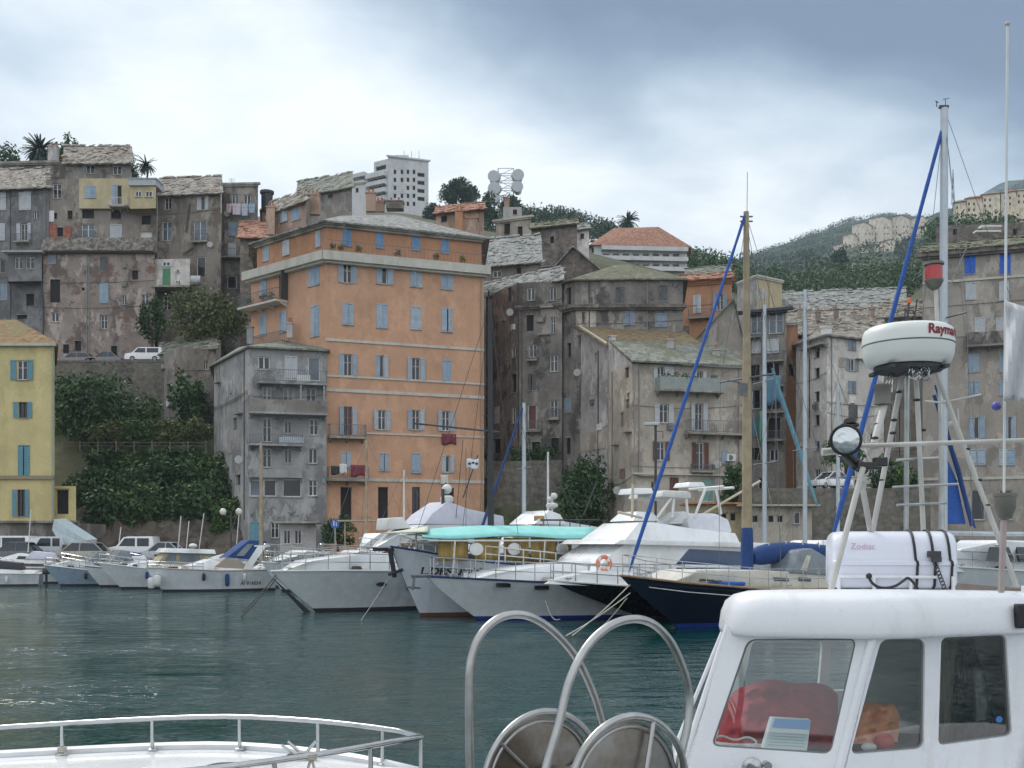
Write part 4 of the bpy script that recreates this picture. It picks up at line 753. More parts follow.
# radio tower
p0 = P(506,215,270); rt = thing('radio_tower', 'lattice radio mast carrying large drum dishes on the skyline', 'radio mast', p0); mb = MB(); h = ZD(171,270)-p0.z; w = 1.9
steelw = cl('painted lattice', (.5,.5,.52)); cs = [Vector((p0.x+a*w, p0.y+b*w, p0.z)) for a, b in ((-1,-1),(1,-1),(1,1),(-1,1))]
for c_ in cs: mb.tube([c_, c_+Vector((0,0,h))], .16, 5)
n = 6
for k in range(n+1):
    for i in range(4):
        a, b = cs[i]+Vector((0,0,h*k/n)), cs[(i+1)%4]+Vector((0,0,h*k/n)); mb.tube([a, b], .1, 4)
        if k < n: mb.tube([a, b+Vector((0,0,h/n))], .09, 4)
mb.build('lattice', steelw, rt)
for i, (dx, dz, r_) in enumerate(((-2.7,8.6,1.5),(2.7,8.9,1.5),(-2.6,5.6,1.6),(2.6,6.0,1.4),(-2.5,3.0,1.1))):
    mb = MB(); sg = 1 if dx > 0 else -1; mb.lathe((p0.x+dx, p0.y-1.2, p0.z+dz), [(r_*.3,-.7),(r_,-.1),(r_,.7),(r_*.96,.8)], 18, (Vector((.45*sg,.9,0)).normalized(), Vector((0,0,1)), Vector((.9*sg,-.45,0)).normalized())); mb.build('dish', basic('dish cover', (.48,.50,.52), .6), rt, smooth=True)
    mb = MB(); mb.lathe((p0.x+dx, p0.y-2.4, p0.z+dz), [(r_*.3,-.6),(r_,.1),(r_,1.0),(r_*.96,1.1)], 18, (Vector((1,0,0)), Vector((0,0,1)), Vector((dx*.12,-1,0)).normalized())); mb.build('dish', basic('dish cover', (.48,.50,.52), .6), rt, smooth=True)
# ================================================================ citadel houses and ridge houses far right
far = plaster('pale far render', (.78,.68,.54), (.62,.55,.45), streak=.2)
ct = [(833,846,250,262,'lowest pale house at the left foot of the hill town'),(843,858,240,262,'pale block stepping up in the hill town left flank'),(852,872,229,255,'tan stepped block at the shoulder of the hill town'),(869,892,223,250,'wide beige block in the middle of the hill town'),(890,910,222,247,'beige block right of the middle of the hill town'),(909,931,223,250,'square flat topped block at the right end of the hill town'),(860,884,252,266,'low pale terrace under the hill town'),(846,872,275,292,'pale farmhouse with a pitched roof below the hill town'),(880,900,246,262,'small pale house below the beige hill town blocks')]
for i, (a, b, y0, y1, lb) in enumerate(ct):
    D_ = 820+i*4 if i < 6 else (700 if i != 7 else 420); Bc = Building('hill_house', lb, [(a, D_), ((a+b)/2+2, D_-7), (b, D_+2)], 14, ZD(y1+8, D_), ZD(y0-4, D_), far, 'houses of the hill town', wins=[W(1,'x',a+(b-a)*.5+4+k*3.5,y0+5+j*6,1.3,2,sill=False) for k in range(int((b-a)/9)) for j in range(max(1, int((y1-y0)/7)))]+[W(0,'x',a+3+k*3.5,y0+5+j*6,1.2,2,sill=False) for k in range(int((b-a)/9)) for j in range(max(1, int((y1-y0)/7)))], rev=.6)
    Bc.roof_hip(2.5 if i != 7 else 5, mixt if i % 2 else redt, over=.8)
rg = [(953,966,203,213,'pale house at the left start of the right ridge row'),(965,982,199,213,'pink beige house second along the right ridge row'),(981,1000,195,212,'tall beige house left of the whip aerial on the right ridge'),(1001,1016,193,212,'pale house right of the whip aerial on the right ridge'),(1015,1040,191,212,'wide pale house at the right frame edge of the ridge row')]
for i, (a, b, y0, y1, lb) in enumerate(rg):
    D_ = 330+i*3; Bc = Building('ridge_house', lb, [(a, D_), (b, D_-2)], 10, ZD(240, D_), ZD(y0, D_), far, 'houses along the right ridge', wins=[W(0,'x',a+4+k*5,y0+5+j*6,1.6,2.6,sill=False) for k in range(int((b-a)/5)-1) for j in range(2)], rev=.4); Bc.roof_hip(2, redt if i%2 else mixt, over=.6)
p = P(953,205,300); mb = MB(); 
for k in range(3): mb.tube([p+Vector((k*.5-.5,0,0)), p+Vector((0,0,10))], .08, 4)
single(mb, 'radio_mast', IRON, 'slim lattice mast on the right ridge beside the tall grey ship mast', 'radio mast')
# ================================================================ vegetation
T = tree
T('large dark evergreen tree left of the cliff, above the fence line', P(98,470,101), 11, 4.4, 3, 4.4, G_DARK, n=40, per=110, size=.24, top=ZD(370,101))
T('dark evergreen tree beside the yellow house, below the road wall', P(72,470,103), 9, 2.6, 2, 3.8, G_DARK, n=26, per=100, size=.24, top=ZD(374,103))
T('mid green tree under the parked white van', P(132,470,102), 8, 3.0, 2, 2.9, G_MID, n=28, per=100, size=.24, top=ZD(386,102))
T('green tree climbing beside the small grey house', P(189,470,102), 10, 2.2, 2, 3.2, G_DARK, n=24, per=100, size=.22, top=ZD(372,102))
T('round olive green bush tree against the terrace houses', P(208,345,113), 8, 4.6, 2.6, 3.4, G_OLIVE, n=44, per=130, size=.2, top=ZD(285,113))
T('dark ivy mass hanging between the ruined house and the olive bush', P(152,345,117), 6, 1.5, 1, 3.2, G_DARK, n=18, per=100, size=.2, top=ZD(292,117))
for i, (x, lb) in enumerate(((112,'left stretch of the clipped olive hedge on the cliff'),(140,'middle stretch of the clipped olive hedge on the cliff'),(168,'right stretch of the clipped olive hedge on the cliff'),(196,'last stretch of the clipped olive hedge, beside the grey apartment house'))):
    T(lb, P(x,450,97.5), 4.5, 1.7, .9, 1.25, G_OLIVE if i != 1 else G_MID, 'hedge', 'hedge plants on the cliff', n=22, per=110, size=.16, top=ZD(419,97.5), name='hedge_bush', rag=.45)
lows = [(95,462,94,2.6,2.6,'leftmost leafy bush'),(122,458,94.5,2.9,3.0,'second leafy bush from the left'),(150,452,94,3.0,3.3,'leafy bush in the middle'),(178,455,94.5,3.0,3.0,'leafy bush right of the middle'),(206,448,94,2.8,3.4,'tall leafy bush near the grey house'),(226,465,93,2.0,3.0,'leafy bush against the grey house side wall'),(108,485,91.5,2.6,2.4,'low bush over the tilted boat cover'),(138,482,91.5,2.8,2.6,'low bush above the white van'),(170,480,91.5,2.8,2.6,'low bush above the rock bank'),(200,482,91.5,2.6,2.6,'low bush left of the twin globe lamp'),(225,492,90.5,1.6,2.0,'low bush behind the twin globe lamp'),(84,472,95,2.2,2.6,'bush right against the yellow house'),(106,447,96.6,2.0,1.1,'ragged scrub under the left part of the hedge'),(146,448,96.6,2.2,1.1,'ragged scrub under the middle part of the hedge'),(182,447,96.6,2.2,1.1,'ragged scrub under the right part of the hedge')]
for i, (x, y, D_, rx, rz, lb) in enumerate(lows):
    T(lb+' on the green cliff', P(x,y+60,D_), 6, rx, 1.6, rz, (G_DARK, G_MID, G_DARK)[i % 3], 'bush', 'bushes covering the lower cliff', n=26, per=100, size=.22, top=ZD(y,D_), name='bush')
T('small dark bush at the foot of the orange building by the blue sign', (P(338,545,87).x, 87, 1.25), 3, 1.7, 1.0, 1.4, G_DARK, 'bush', n=16, per=90, size=.15, top=ZD(514,87), name='bush')
T('dark green bush right of the beige house shopfront', (P(735,545,88).x, 88, 1.25), 4, 1.5, 1.0, 2.0, G_DARK, 'bush', n=18, per=90, size=.18, top=ZD(466,88), name='bush')
T('green tree behind the lamp frame at the street on the right', (P(888,545,92).x, 92, 2), 7, 1.6, 1.4, 2.9, G_DARK, n=22, per=90, size=.2, top=ZD(452,92))
T('bushy tree left of the big tan building ground floor', (P(908,545,90).x, 90, 2), 7, 1.5, 1.2, 2.6, G_MID, n=22, per=90, size=.2, top=ZD(462,90))
T('small tree below the off white corner house', (P(845,545,93).x, 93, 2), 5, 1.8, 1.2, 1.6, G_MID, n=18, per=80, size=.2, top=ZD(432,93))
# rock bank, fence on cliff
rk = plaster('brown cliff rock', (.15,.125,.10), (.07,.06,.05), streak=.3, blk=.9); mb = MB(); rows_ = []
for j in range(12):
    f = j/11; rows_.append([((px-512)/FP*(86.5+f*6), 86.5+f*6+1.2*noise.noise((px*.05, f*5, 2)), 1.2+f*4.6+.9*noise.noise((px*.06, f*4, 9))) for px in range(50, 252, 5)])
mb.grid(rows_); struct(mb, 'rock_bank', rk, recalc=False)
ft = thing('cliff_fence', 'thin weathered wire and post fence along the hedge on the cliff', 'fence', P(140,450,95.4))
mb = MB()
for i in range(9): p = P(62+i*18, 452, 95.4); mb.tube([p, (p.x, p.y, ZD(441,95.4))], .05, 5); 
mb.build('post', cl('dull post', (.17,.16,.13)), ft); mb = MB()
for y in (442.5, 446): mb.tube([P(62+i*18, y, 95.4) for i in range(9)], .025, 4)
mb.build('rail', cl('dull post', (.17,.16,.13)), ft)
# skyline greenery on the left
def palm(label, base, h, r, n=34, group=None):
    b = Vector(base); t_ = thing('palm_tree', label, 'palm tree', b, group); rr = random.Random(label); mb = MB(); mb.tube([b, b+Vector((.2,0,h*.5)), b+Vector((0,0,h))], [r*.1, r*.085, r*.1], 8); mb.build('trunk', basic('palm bark', (.11,.085,.06), .9), t_); f = MB(); top = b+Vector((0,0,h))
    for i in range(n):
        a = i*2.39996; el = rr.uniform(-.45, 1.35); L_ = r*rr.uniform(.85, 1.1); pr = None
        for k in range(7):
            s = k/6; e = el-s*1.1*(1.2-el*.4); d = Vector((cos(a)*cos(e), sin(a)*cos(e), sin(e)))
            p = top if pr is None else pr+d*L_/6
            if pr is not None:
                sd = Vector((-sin(a), cos(a), 0))*r*.15*(1-s*.6)
                for q in range(2): m_ = pr.lerp(p, .25+.5*q); f.add([m_, m_+sd+Vector((0,0,-r*.05)), m_+d*r*.13], [(0,1,2)]); f.add([m_, m_-sd+Vector((0,0,-r*.05)), m_+d*r*.13], [(0,1,2)])
            pr = p
    f.build('fronds', G_DEEP, t_, recalc=False); return t_
palm('spiky date palm standing above the far left rooftops', P(40,172,150), 2.9, 2.5, 120); palm('palm tree on the ridge above the red roofed white block', P(628,235,270), 3.4, 3.0, 90); palm('young palm right of the tall attic on the left skyline', P(146,185,142), 2.6, 1.5, 60)
T('dark domed shrub at the top left corner of the skyline', P(4,190,150), 7, 3.0, 2, 3.2, G_DARK, n=18, per=90, size=.25, top=ZD(146,150))
T('feathery shrub tree right of the date palm', P(66,190,150), 8, 2.0, 1.6, 2.6, G_MID, n=18, per=70, size=.2, top=ZD(133,150), rag=.25)
T('low shrub behind the date palm', P(54,185,151), 5, 1.8, 1.4, 1.8, G_DARK, n=12, per=70, size=.2, top=ZD(145,151))
T('green shrub peeping over the attic roof left of centre', P(98,180,145), 5, 2.0, 1.4, 1.7, G_DARK, n=12, per=80, size=.2, top=ZD(147,145)); T('rounded shrub at the right end of the attic roof', P(116,180,145), 5, 1.8, 1.4, 1.7, G_DARK, n=12, per=80, size=.2, top=ZD(148,145)); T('thin shrub above the sagging tiled roof', P(133,190,141), 5, 1.7, 1.3, 1.9, G_MID, n=12, per=50, size=.18, top=ZD(153,141))
T('broad umbrella pine left on the skyline beside the white tower block', P(456,220,262), 10, 4.3, 3.5, 3.4, G_DEEP, n=34, per=120, size=.34, top=ZD(178,262)); T('smaller umbrella pine touching the broad one', P(468,220,268), 8, 2.8, 2.4, 2.6, G_DEEP, n=22, per=100, size=.34, top=ZD(184,268))
T('conical pine left of the radio mast', P(489,222,262), 9, 2.2, 2, 4.6, G_DEEP, n=26, per=90, size=.34, top=ZD(187,262)); T('rounded pine right of the radio mast foot', P(511,222,262), 6, 3.4, 2, 2.8, G_DEEP, n=24, per=90, size=.34, top=ZD(195,262)); T('low green trees clump right of the white tower block', P(434,222,268), 5, 3.2, 2, 2.8, G_DEEP, n=24, per=90, size=.34, top=ZD(203,268))
T('tall dark cypress on the green slope left of the hill town', P(840,275,330), 14, 3.0, 3.0, 8.0, G_DEEP, n=40, per=110, size=.5, top=ZD(250,330)); T('dark cypress in front of the right hill town block', P(899,262,640), 12, 3.2, 3, 8, G_DEEP, n=20, per=60, size=.8, top=ZD(238,640))
# woods as masses
cp = []; rr = random.Random(5)
for k in range(260):
    x = rr.uniform(470, 690); D_ = rr.uniform(255, 330); yt = interp([(470,207),(520,203),(560,203),(600,214),(640,228),(665,236),(690,246)], x)+rr.uniform(0, 14)*(D_ < 300)+rr.uniform(-1.5, 2); c_ = P(x, yt+9, D_); cp.append((c_.x, c_.y, c_.z-.8, rr.uniform(2,3.6), 2.5, rr.uniform(1.8,3)))
o = leafmesh('ridge_wood', cp, 90, .4, G_DEEP); o['kind'] = 'stuff'
cp = []
for k in range(150):
    x = rr.uniform(686, 760); D_ = rr.uniform(225, 300); yt = interp([(686,243),(700,246),(728,256),(760,276)], x)+rr.uniform(0, 22); c_ = P(x, yt+8, D_); cp.append((c_.x, c_.y, c_.z, rr.uniform(2,3.4), 2.5, rr.uniform(1.8,2.8)))
for k in range(520):
    x = rr.uniform(735, 945); D_ = rr.uniform(240, 430); yt = rr.uniform(interp([(735,268),(780,268),(840,262),(900,262),(945,250)], x), 302); c_ = P(x, yt+6, D_); cp.append((c_.x, c_.y, c_.z, rr.uniform(2.4,5), 3, rr.uniform(2,4)))
for k in range(120):
    x = rr.uniform(930, 1060); D_ = rr.uniform(240, 300); yt = rr.uniform(214, 240); c_ = P(x, yt+5, D_); cp.append((c_.x, c_.y, c_.z, rr.uniform(2,3.6), 2, rr.uniform(1.2,2.4)))
o = leafmesh('valley_wood', cp, 90, .42, G_DARK); o['kind'] = 'stuff'
cp = []
for k in range(1500):
    x = rr.uniform(700, 1040); f = rr.random(); D_ = 560+f*720; yt = interp([(700,268),(755,254),(850,230),(925,232),(1024,205)], x)+rr.uniform(4, 34)*(1-f); 
    z = None; c_ = P(x, yt, D_)
    lo = [ZD(interp(r_[2], x), r_[0]) for r_ in ((600,'y',[(560,310),(700,280),(755,276),(850,266),(930,258),(1024,238),(1500,220)]),(900,'y',[(560,300),(700,268),(755,262),(850,246),(930,236),(1024,216),(1500,200)]),(1300,'y',[(690,280),(735,267),(755,255),(800,239),(850,221),(890,216),(925,219),(960,208),(985,200),(1024,184),(1100,165)]))]
    zz = interp([(600,lo[0]),(900,lo[1]),(1300,lo[2])], D_); cp.append((c_.x, D_, zz+.5, rr.uniform(3.5,8), 6, rr.uniform(3,5.5)))
    if 826 < x < 936 and D_ < 812 and D_ > 600: cp.pop()
for k in range(70):
    x = rr.uniform(740, 1030); zz = ZD(interp([(690,280),(735,267),(755,255),(800,239),(850,221),(890,216),(925,219),(960,208),(985,200),(1024,184),(1100,165)], x), 1300); cp.append(((x-512)/FP*1300, 1300, zz+1, rr.uniform(4,8), 6, rr.uniform(3,5)))
o = leafmesh('hill_wood', cp, 44, .95, G_DEEP); o['kind'] = 'stuff'
# ================================================================ yellow building
YB = Building('apartment_house', 'yellow house with teal shutters and a lichen covered roof at the left edge', [(-95,84),(54.5,84)], 10, ZD(523,84), ZD(344,84), PL['yellow'], wins=[
 W(0,'o',22,370,11,20,sm=SH_TEAL), W(0,'o',23,410,9,16,sm=SH_TEAL,fm=basic('dark frame', (.05,.05,.05))), W(0,'s',24,461,12,32,sm=SH_TEAL), W(0,'o',21,503,8,27,sm=SH_TEAL,fm=basic('dark frame', (.05,.05,.05))), W(0,'o',-40,370,11,20,sm=SH_TEAL), W(0,'s',-40,410,11,18,sm=SH_TEAL), W(0,'s',-40,461,11,30,sm=SH_TEAL), W(0,'o',-40,503,8,27,sm=SH_TEAL)])
YB.roof_hip(ZD(321,89)-YB.z1, lichen, over=.45, ridge=.5); F = YB.faces[0]; mb = MB(); mb.box(F.pt(F.W/2, ZD(477.5,84), .1), F.W, .22, .28, F.ax()); mb.build('string_course', basic('dark ochre course', (.25,.21,.13)), YB.root); mb = MB(); mb.box(F.pt(F.W/2, ZD(345,84)-.02, .2), F.W+.4, .4, .2, F.ax()); mb.build('eaves', CORN, YB.root)  # string course in a darker ochre than the yellow wall
mb = MB(); mb.tube([F.pt(F.W-.12, YB.z0, .1), F.pt(F.W-.12, YB.z1-.2, .1)], .06, 6); mb.build('drainpipe', basic('pale green pipe', (.30,.36,.30)), YB.root)
YA = Building('x', '', [(54.8,85),(76,85)], 4, ZD(523,84), ZD(486,85), PL['yellow'], root=YB.root, wins=[W(0,'x',62,502,13,24,sill=False)])
mb = MB(); mb.prism([(-48,84.2,1.2),(P(77,0,84).x,84.2,1.2),(P(77,0,84).x,90,1.2),(-48,90,1.2)], (0,0,YB.z0-1.2)); mb.prism([(-48,83.8,YB.z0),(P(78,0,84).x,83.8,YB.z0),(P(78,0,84).x,84.3,YB.z0),(-48,84.3,YB.z0)], (0,0,.18)); single(mb, 'terrace_wall', PL['grey'], 'grey terrace wall under the yellow house', 'wall')

# pipes, cables and aerials on the old houses
rr = random.Random(21)
for B in BL:
    if B in (YB, OB): continue
    for fi, F in enumerate(B.faces):
        if F.W < 3.2: continue
        used = [(a-.25, b+.25) for G, k_, a, b, *_ in B.todo if G is F]; pipes = 0
        for tr_ in range(14):
            u = rr.uniform(.3, F.W-.3)
            if pipes >= 1+int(F.W > 9) or any(a < u < b for a, b in used): continue
            mb = MB(); zt_ = B.z1-.1; zb_ = max(B.z0, B.z1-rr.choice((9, 14, 30))); mb.tube([F.pt(u, zb_, .07), F.pt(u, zt_, .07)], rr.uniform(.03,.055), 5); mb.build('drainpipe', rr.choice((DKSTEEL, basic('rusty pipe', (.13,.075,.05), .9, var=.4), basic('old zinc pipe', (.25,.25,.24), .7))), B.root, smooth=True); pipes += 1
        for q in range(1+int(F.W > 8)):
            z = rr.uniform(B.z0+(B.z1-B.z0)*.35, B.z1-.8); mb = MB(); sag = rr.uniform(.05,.4); mb.tube([F.pt(F.W*i/10, z-sag*sin(pi*i/10)+.3*(i/10), .05) for i in range(11)], .02, 4); mb.build('cable', DKSTEEL, B.root)
    if rr.random() < .7: a = B.c[0].lerp(B.c[-1], rr.uniform(.2,.8))*1.02; antenna(B.root, (a.x, a.y, B.z1+.1), rr.uniform(1.4,2.4))

# satellite dishes, small ledges and meter boxes on the old houses
rr = random.Random(77)
for B in BL:
    if B in (YB, OB, Q) or B.z1-B.z0 < 6: continue
    for fi, F in enumerate(B.faces):
        if F.W < 4: continue
        used = [(a-.5, b+.5, c-.3, d+.3) for G, k_, a, b, c, d, *_ in B.todo if G is F]
        for q in range(6):
            u = rr.uniform(.5, F.W-.5); z = rr.uniform(B.z0+(B.z1-B.z0)*.3, B.z1-1)
            if any(a < u < b and c < z < d for a, b, c, d in used): continue
            used.append((u-1.2, u+1.2, z-1, z+1)); mb = MB(); k_ = rr.random()
            if k_ < .3: mb.tube([F.pt(u, z-.3, .02), F.pt(u, z-.2, .35), F.pt(u, z, .35)], .025, 4); mb.lathe(F.pt(u, z, .38), [(.05,-.04),(.26,.02),(.34,.09)], 14, (Vector((1,0,0)), Vector((0,0,1)), Vector((-.3,-.9,.3)).normalized())); mb.build('satellite_dish', cl('dish grey', (.42,.42,.41)), B.root, smooth=True)
            elif k_ < .55: mb.box(F.pt(u, z, .12), rr.uniform(.4,.8), .24, rr.uniform(.3,.6), F.ax()); mb.build('wall_box', rr.choice((FRAME, IRON, STONE)), B.root, bevel=.02)
            elif k_ < .8: mb.box(F.pt(u, z, .2), rr.uniform(.8,1.8), .4, .1, F.ax()); mb.build('stone_ledge', STONE, B.root)
            else: mb.box(F.pt(u, z, -.02), rr.uniform(.7,1.5), .12, rr.uniform(.6,1.3), F.ax()); mb.build('render_patch', rr.choice((PL['rubble'], PL['pale'], PL['ruin'], PL['beige'])), B.root)
for (B, px, y, w_) in ((B3, 201, 242, 16), (B1, 24, 242, 16), (U2, 88, 239.5, 16), (B4, 247, 240, 12), (Cn, 554, 419, 12), (Cn, 533, 360, 11), (M3, 756, 337, 14)):
    F = B.faces[-1]; balcony(F, B.root, px-w_/2, px+w_/2, y, out=.7, h=.8)
# ================================================================ cars
def car(label, px, D, L_, H, paint, head=1, ang=0, van=False, z=1.27, group='vehicles on the quay', cat='car', Wd=1.7):
    c = P(px, 545, D); c.z = z; root = thing('parked_van' if van else 'parked_car', label, 'van' if van else cat, c, group)
    d = Vector((cos(ang)*head, sin(ang)*head, 0)); s_ = Vector((-d.y, d.x, 0)); T_ = lambda x, y, zz: c+d*x+s_*y+Vector((0,0,zz))
    h = L_/2
    def ext(name, prof, hw, m, par=root, bev=.05, tp=0.):
        zs = [q[1] for q in prof]; z0, z1 = min(zs), max(zs); mb = MB(); n = len(prof); f = lambda zz: hw*(1-tp*(zz-z0)/(z1-z0))
        mb.add([T_(x, -f(zz), zz) for x, zz in prof]+[T_(x, f(zz), zz) for x, zz in prof], [tuple(range(n)), tuple(range(2*n-1, n-1, -1))]+[(i, (i+1) % n, n+(i+1) % n, n+i) for i in range(n)])
        return mb.build(name, m, par, bevel=bev, smooth=True)
    bh = H*.56
    if van: body = ext('body', [(-h,.25),(h,.25),(h,.75),(h-.1,bh),(h-.75,bh+.12),(h-1.25,H*.97),(h-1.6,H),(-h+.15,H),(-h,bh)], Wd/2, paint, tp=.08)
    else: body = ext('body', [(-h,.22),(h,.22),(h,bh*.8),(h-.9,bh),(-h+.5,bh+.03),(-h,bh*.9)], Wd/2, paint)
    gl = basic('car glass', (.03,.04,.05), .06, var=.2)
    if van:
        for y in (-1, 1):
            mb = MB(); zt = H*.93; y_ = y*(Wd/2*.955+.006); q = [(h-.95,bh+.12),(h-1.35,zt),(h-2.1,zt),(h-2.1,bh+.1)]; mb.prism([T_(x, y_, zz) for x, zz in q], s_*.01*y); q = [(h-2.25,bh+.1),(h-2.25,zt),(-h+.4,zt),(-h+.4,bh+.1)]; mb.prism([T_(x, y_, zz) for x, zz in q], s_*.01*y); mb.build('side_window', gl, body)
    else:
        ext('cabin', [(h-1.05,bh-.02),(h-1.75,H-.03),(-h+1.1,H-.03),(-h+.35,bh)], Wd/2*.93, gl, tp=.14, bev=.03)
        ext('roof', [(h-1.6,H-.06),(h-1.75,H),(-h+1.1,H+.01),(-h+.85,H-.07)], Wd/2*.82, paint, bev=.02)
        for y in (-1, 1):
            for xa, xb in ((h-1.0, h-1.72), (h-2.25, h-2.3), (-h+.42, -h+1.05)):
                mb = MB(); mb.tube([T_(xa, y*Wd/2*.935, bh), T_(xb, y*Wd/2*.81, H-.03)], .045, 5); mb.build('pillar', paint, body)
    for x in (-h+.75, h-.8):
        for y in (-1, 1):
            w_ = MB(); w_.lathe(T_(x, y*(Wd/2-.1), .3), [(.2,-.1),(.3,-.09),(.31,0),(.3,.09),(.2,.1)], 16, (d, Vector((0,0,1)), s_)); w_ = w_.build('wheel', BLACK, root, smooth=True); r_ = MB(); r_.lathe(T_(x, y*(Wd/2-.1)+y*.085, .3), [(.19,0),(.17,.02),(.05,.03)], 12, (d, Vector((0,0,1)), s_*y)); r_.build('rim', cl('wheel rim', (.25,.26,.27), rough=.4), w_)
    for y in (-1, 1):
        mb = MB(); mb.box(T_(h-.04, y*(Wd/2-.28), bh*.72), .1, .35, .14, (d, s_, Vector((0,0,1)))); mb.build('headlight', cl('lamp lens', (.6,.6,.58), rough=.1), root)
        mb = MB(); mb.box(T_(-h+.03, y*(Wd/2-.2), bh*.78), .08, .22, .2, (d, s_, Vector((0,0,1)))); mb.build('tail_light', cl('tail lens', (.35,.02,.02), rough=.2), root)
    return root
CP = lambda n, c: basic('car paint '+n, c, .3, .2, var=.05, coat=.5)
car('dark grey hatchback parked at the left edge', 16, 75.5, 3.9, 1.45, CP('grey', (.09,.095,.105)), -1)
car('white delivery van behind the dark grey hatchback', 6, 79.0, 4.3, 1.9, CP('white', (.68,.69,.70)), -1, van=True)
car('silver white off road car right of the dark grey hatchback', 38, 78.5, 3.2, 1.85, CP('silver', (.55,.57,.60)), -1, ang=.9, van=True)
car('beige estate car parked behind the small boats', 82, 77.0, 4.3, 1.42, CP('beige', (.34,.31,.26)), -1)
car('white minivan with black windows beside the pale tarpaulin boat', 134, 78.6, 3.5, 1.85, CP('white', (.68,.69,.70)), -1, van=True)
car('light grey compact car right of the white minivan', 162, 76.5, 3.6, 1.45, CP('pale', (.36,.38,.40)), -1)
car('second beige car half hidden by the slanting tarpaulin', 65, 79.8, 3.6, 1.3, CP('beige', (.34,.31,.26)), -1)
car('white van with a roof rack on the road under the ruined house', 146, 109.6, 3.8, 1.5, CP('white', (.68,.69,.70)), -1, van=True, z=20.95-.0, group='vehicles on the upper road')
car('dull silver car on the upper road left of the white van', 106, 109.7, 3.6, 1.3, CP('dull', (.14,.145,.15)), -1, z=20.75, group='vehicles on the upper road'); car('old pinkish grey car left end of the upper road', 78, 109.7, 4.2, 1.2, CP('rose', (.17,.15,.15)), -1, z=20.75, group='vehicles on the upper road')
car('white topped dark car parked behind the round spotlight on the right', 829, 88, 3.6, 1.4, CP('white', (.68,.69,.70)), -1, ang=.4, z=ZD(489,88), group='vehicles on the right hand street')
mb = MB(); mb.box(P(836, 500, 90.3), 14, 6.5, ZD(489,88)*2-2.4*0-1.0 if False else 1.2); mb = MB(); zt = ZD(489.5,88); mb.box(((829-512)/FP*88, 89, (zt+1.2)/2), 15, 6, zt-1.2); single(mb, 'street_terrace', PL['rubble'], 'low stone street terrace carrying the dark car on the right', 'wall')
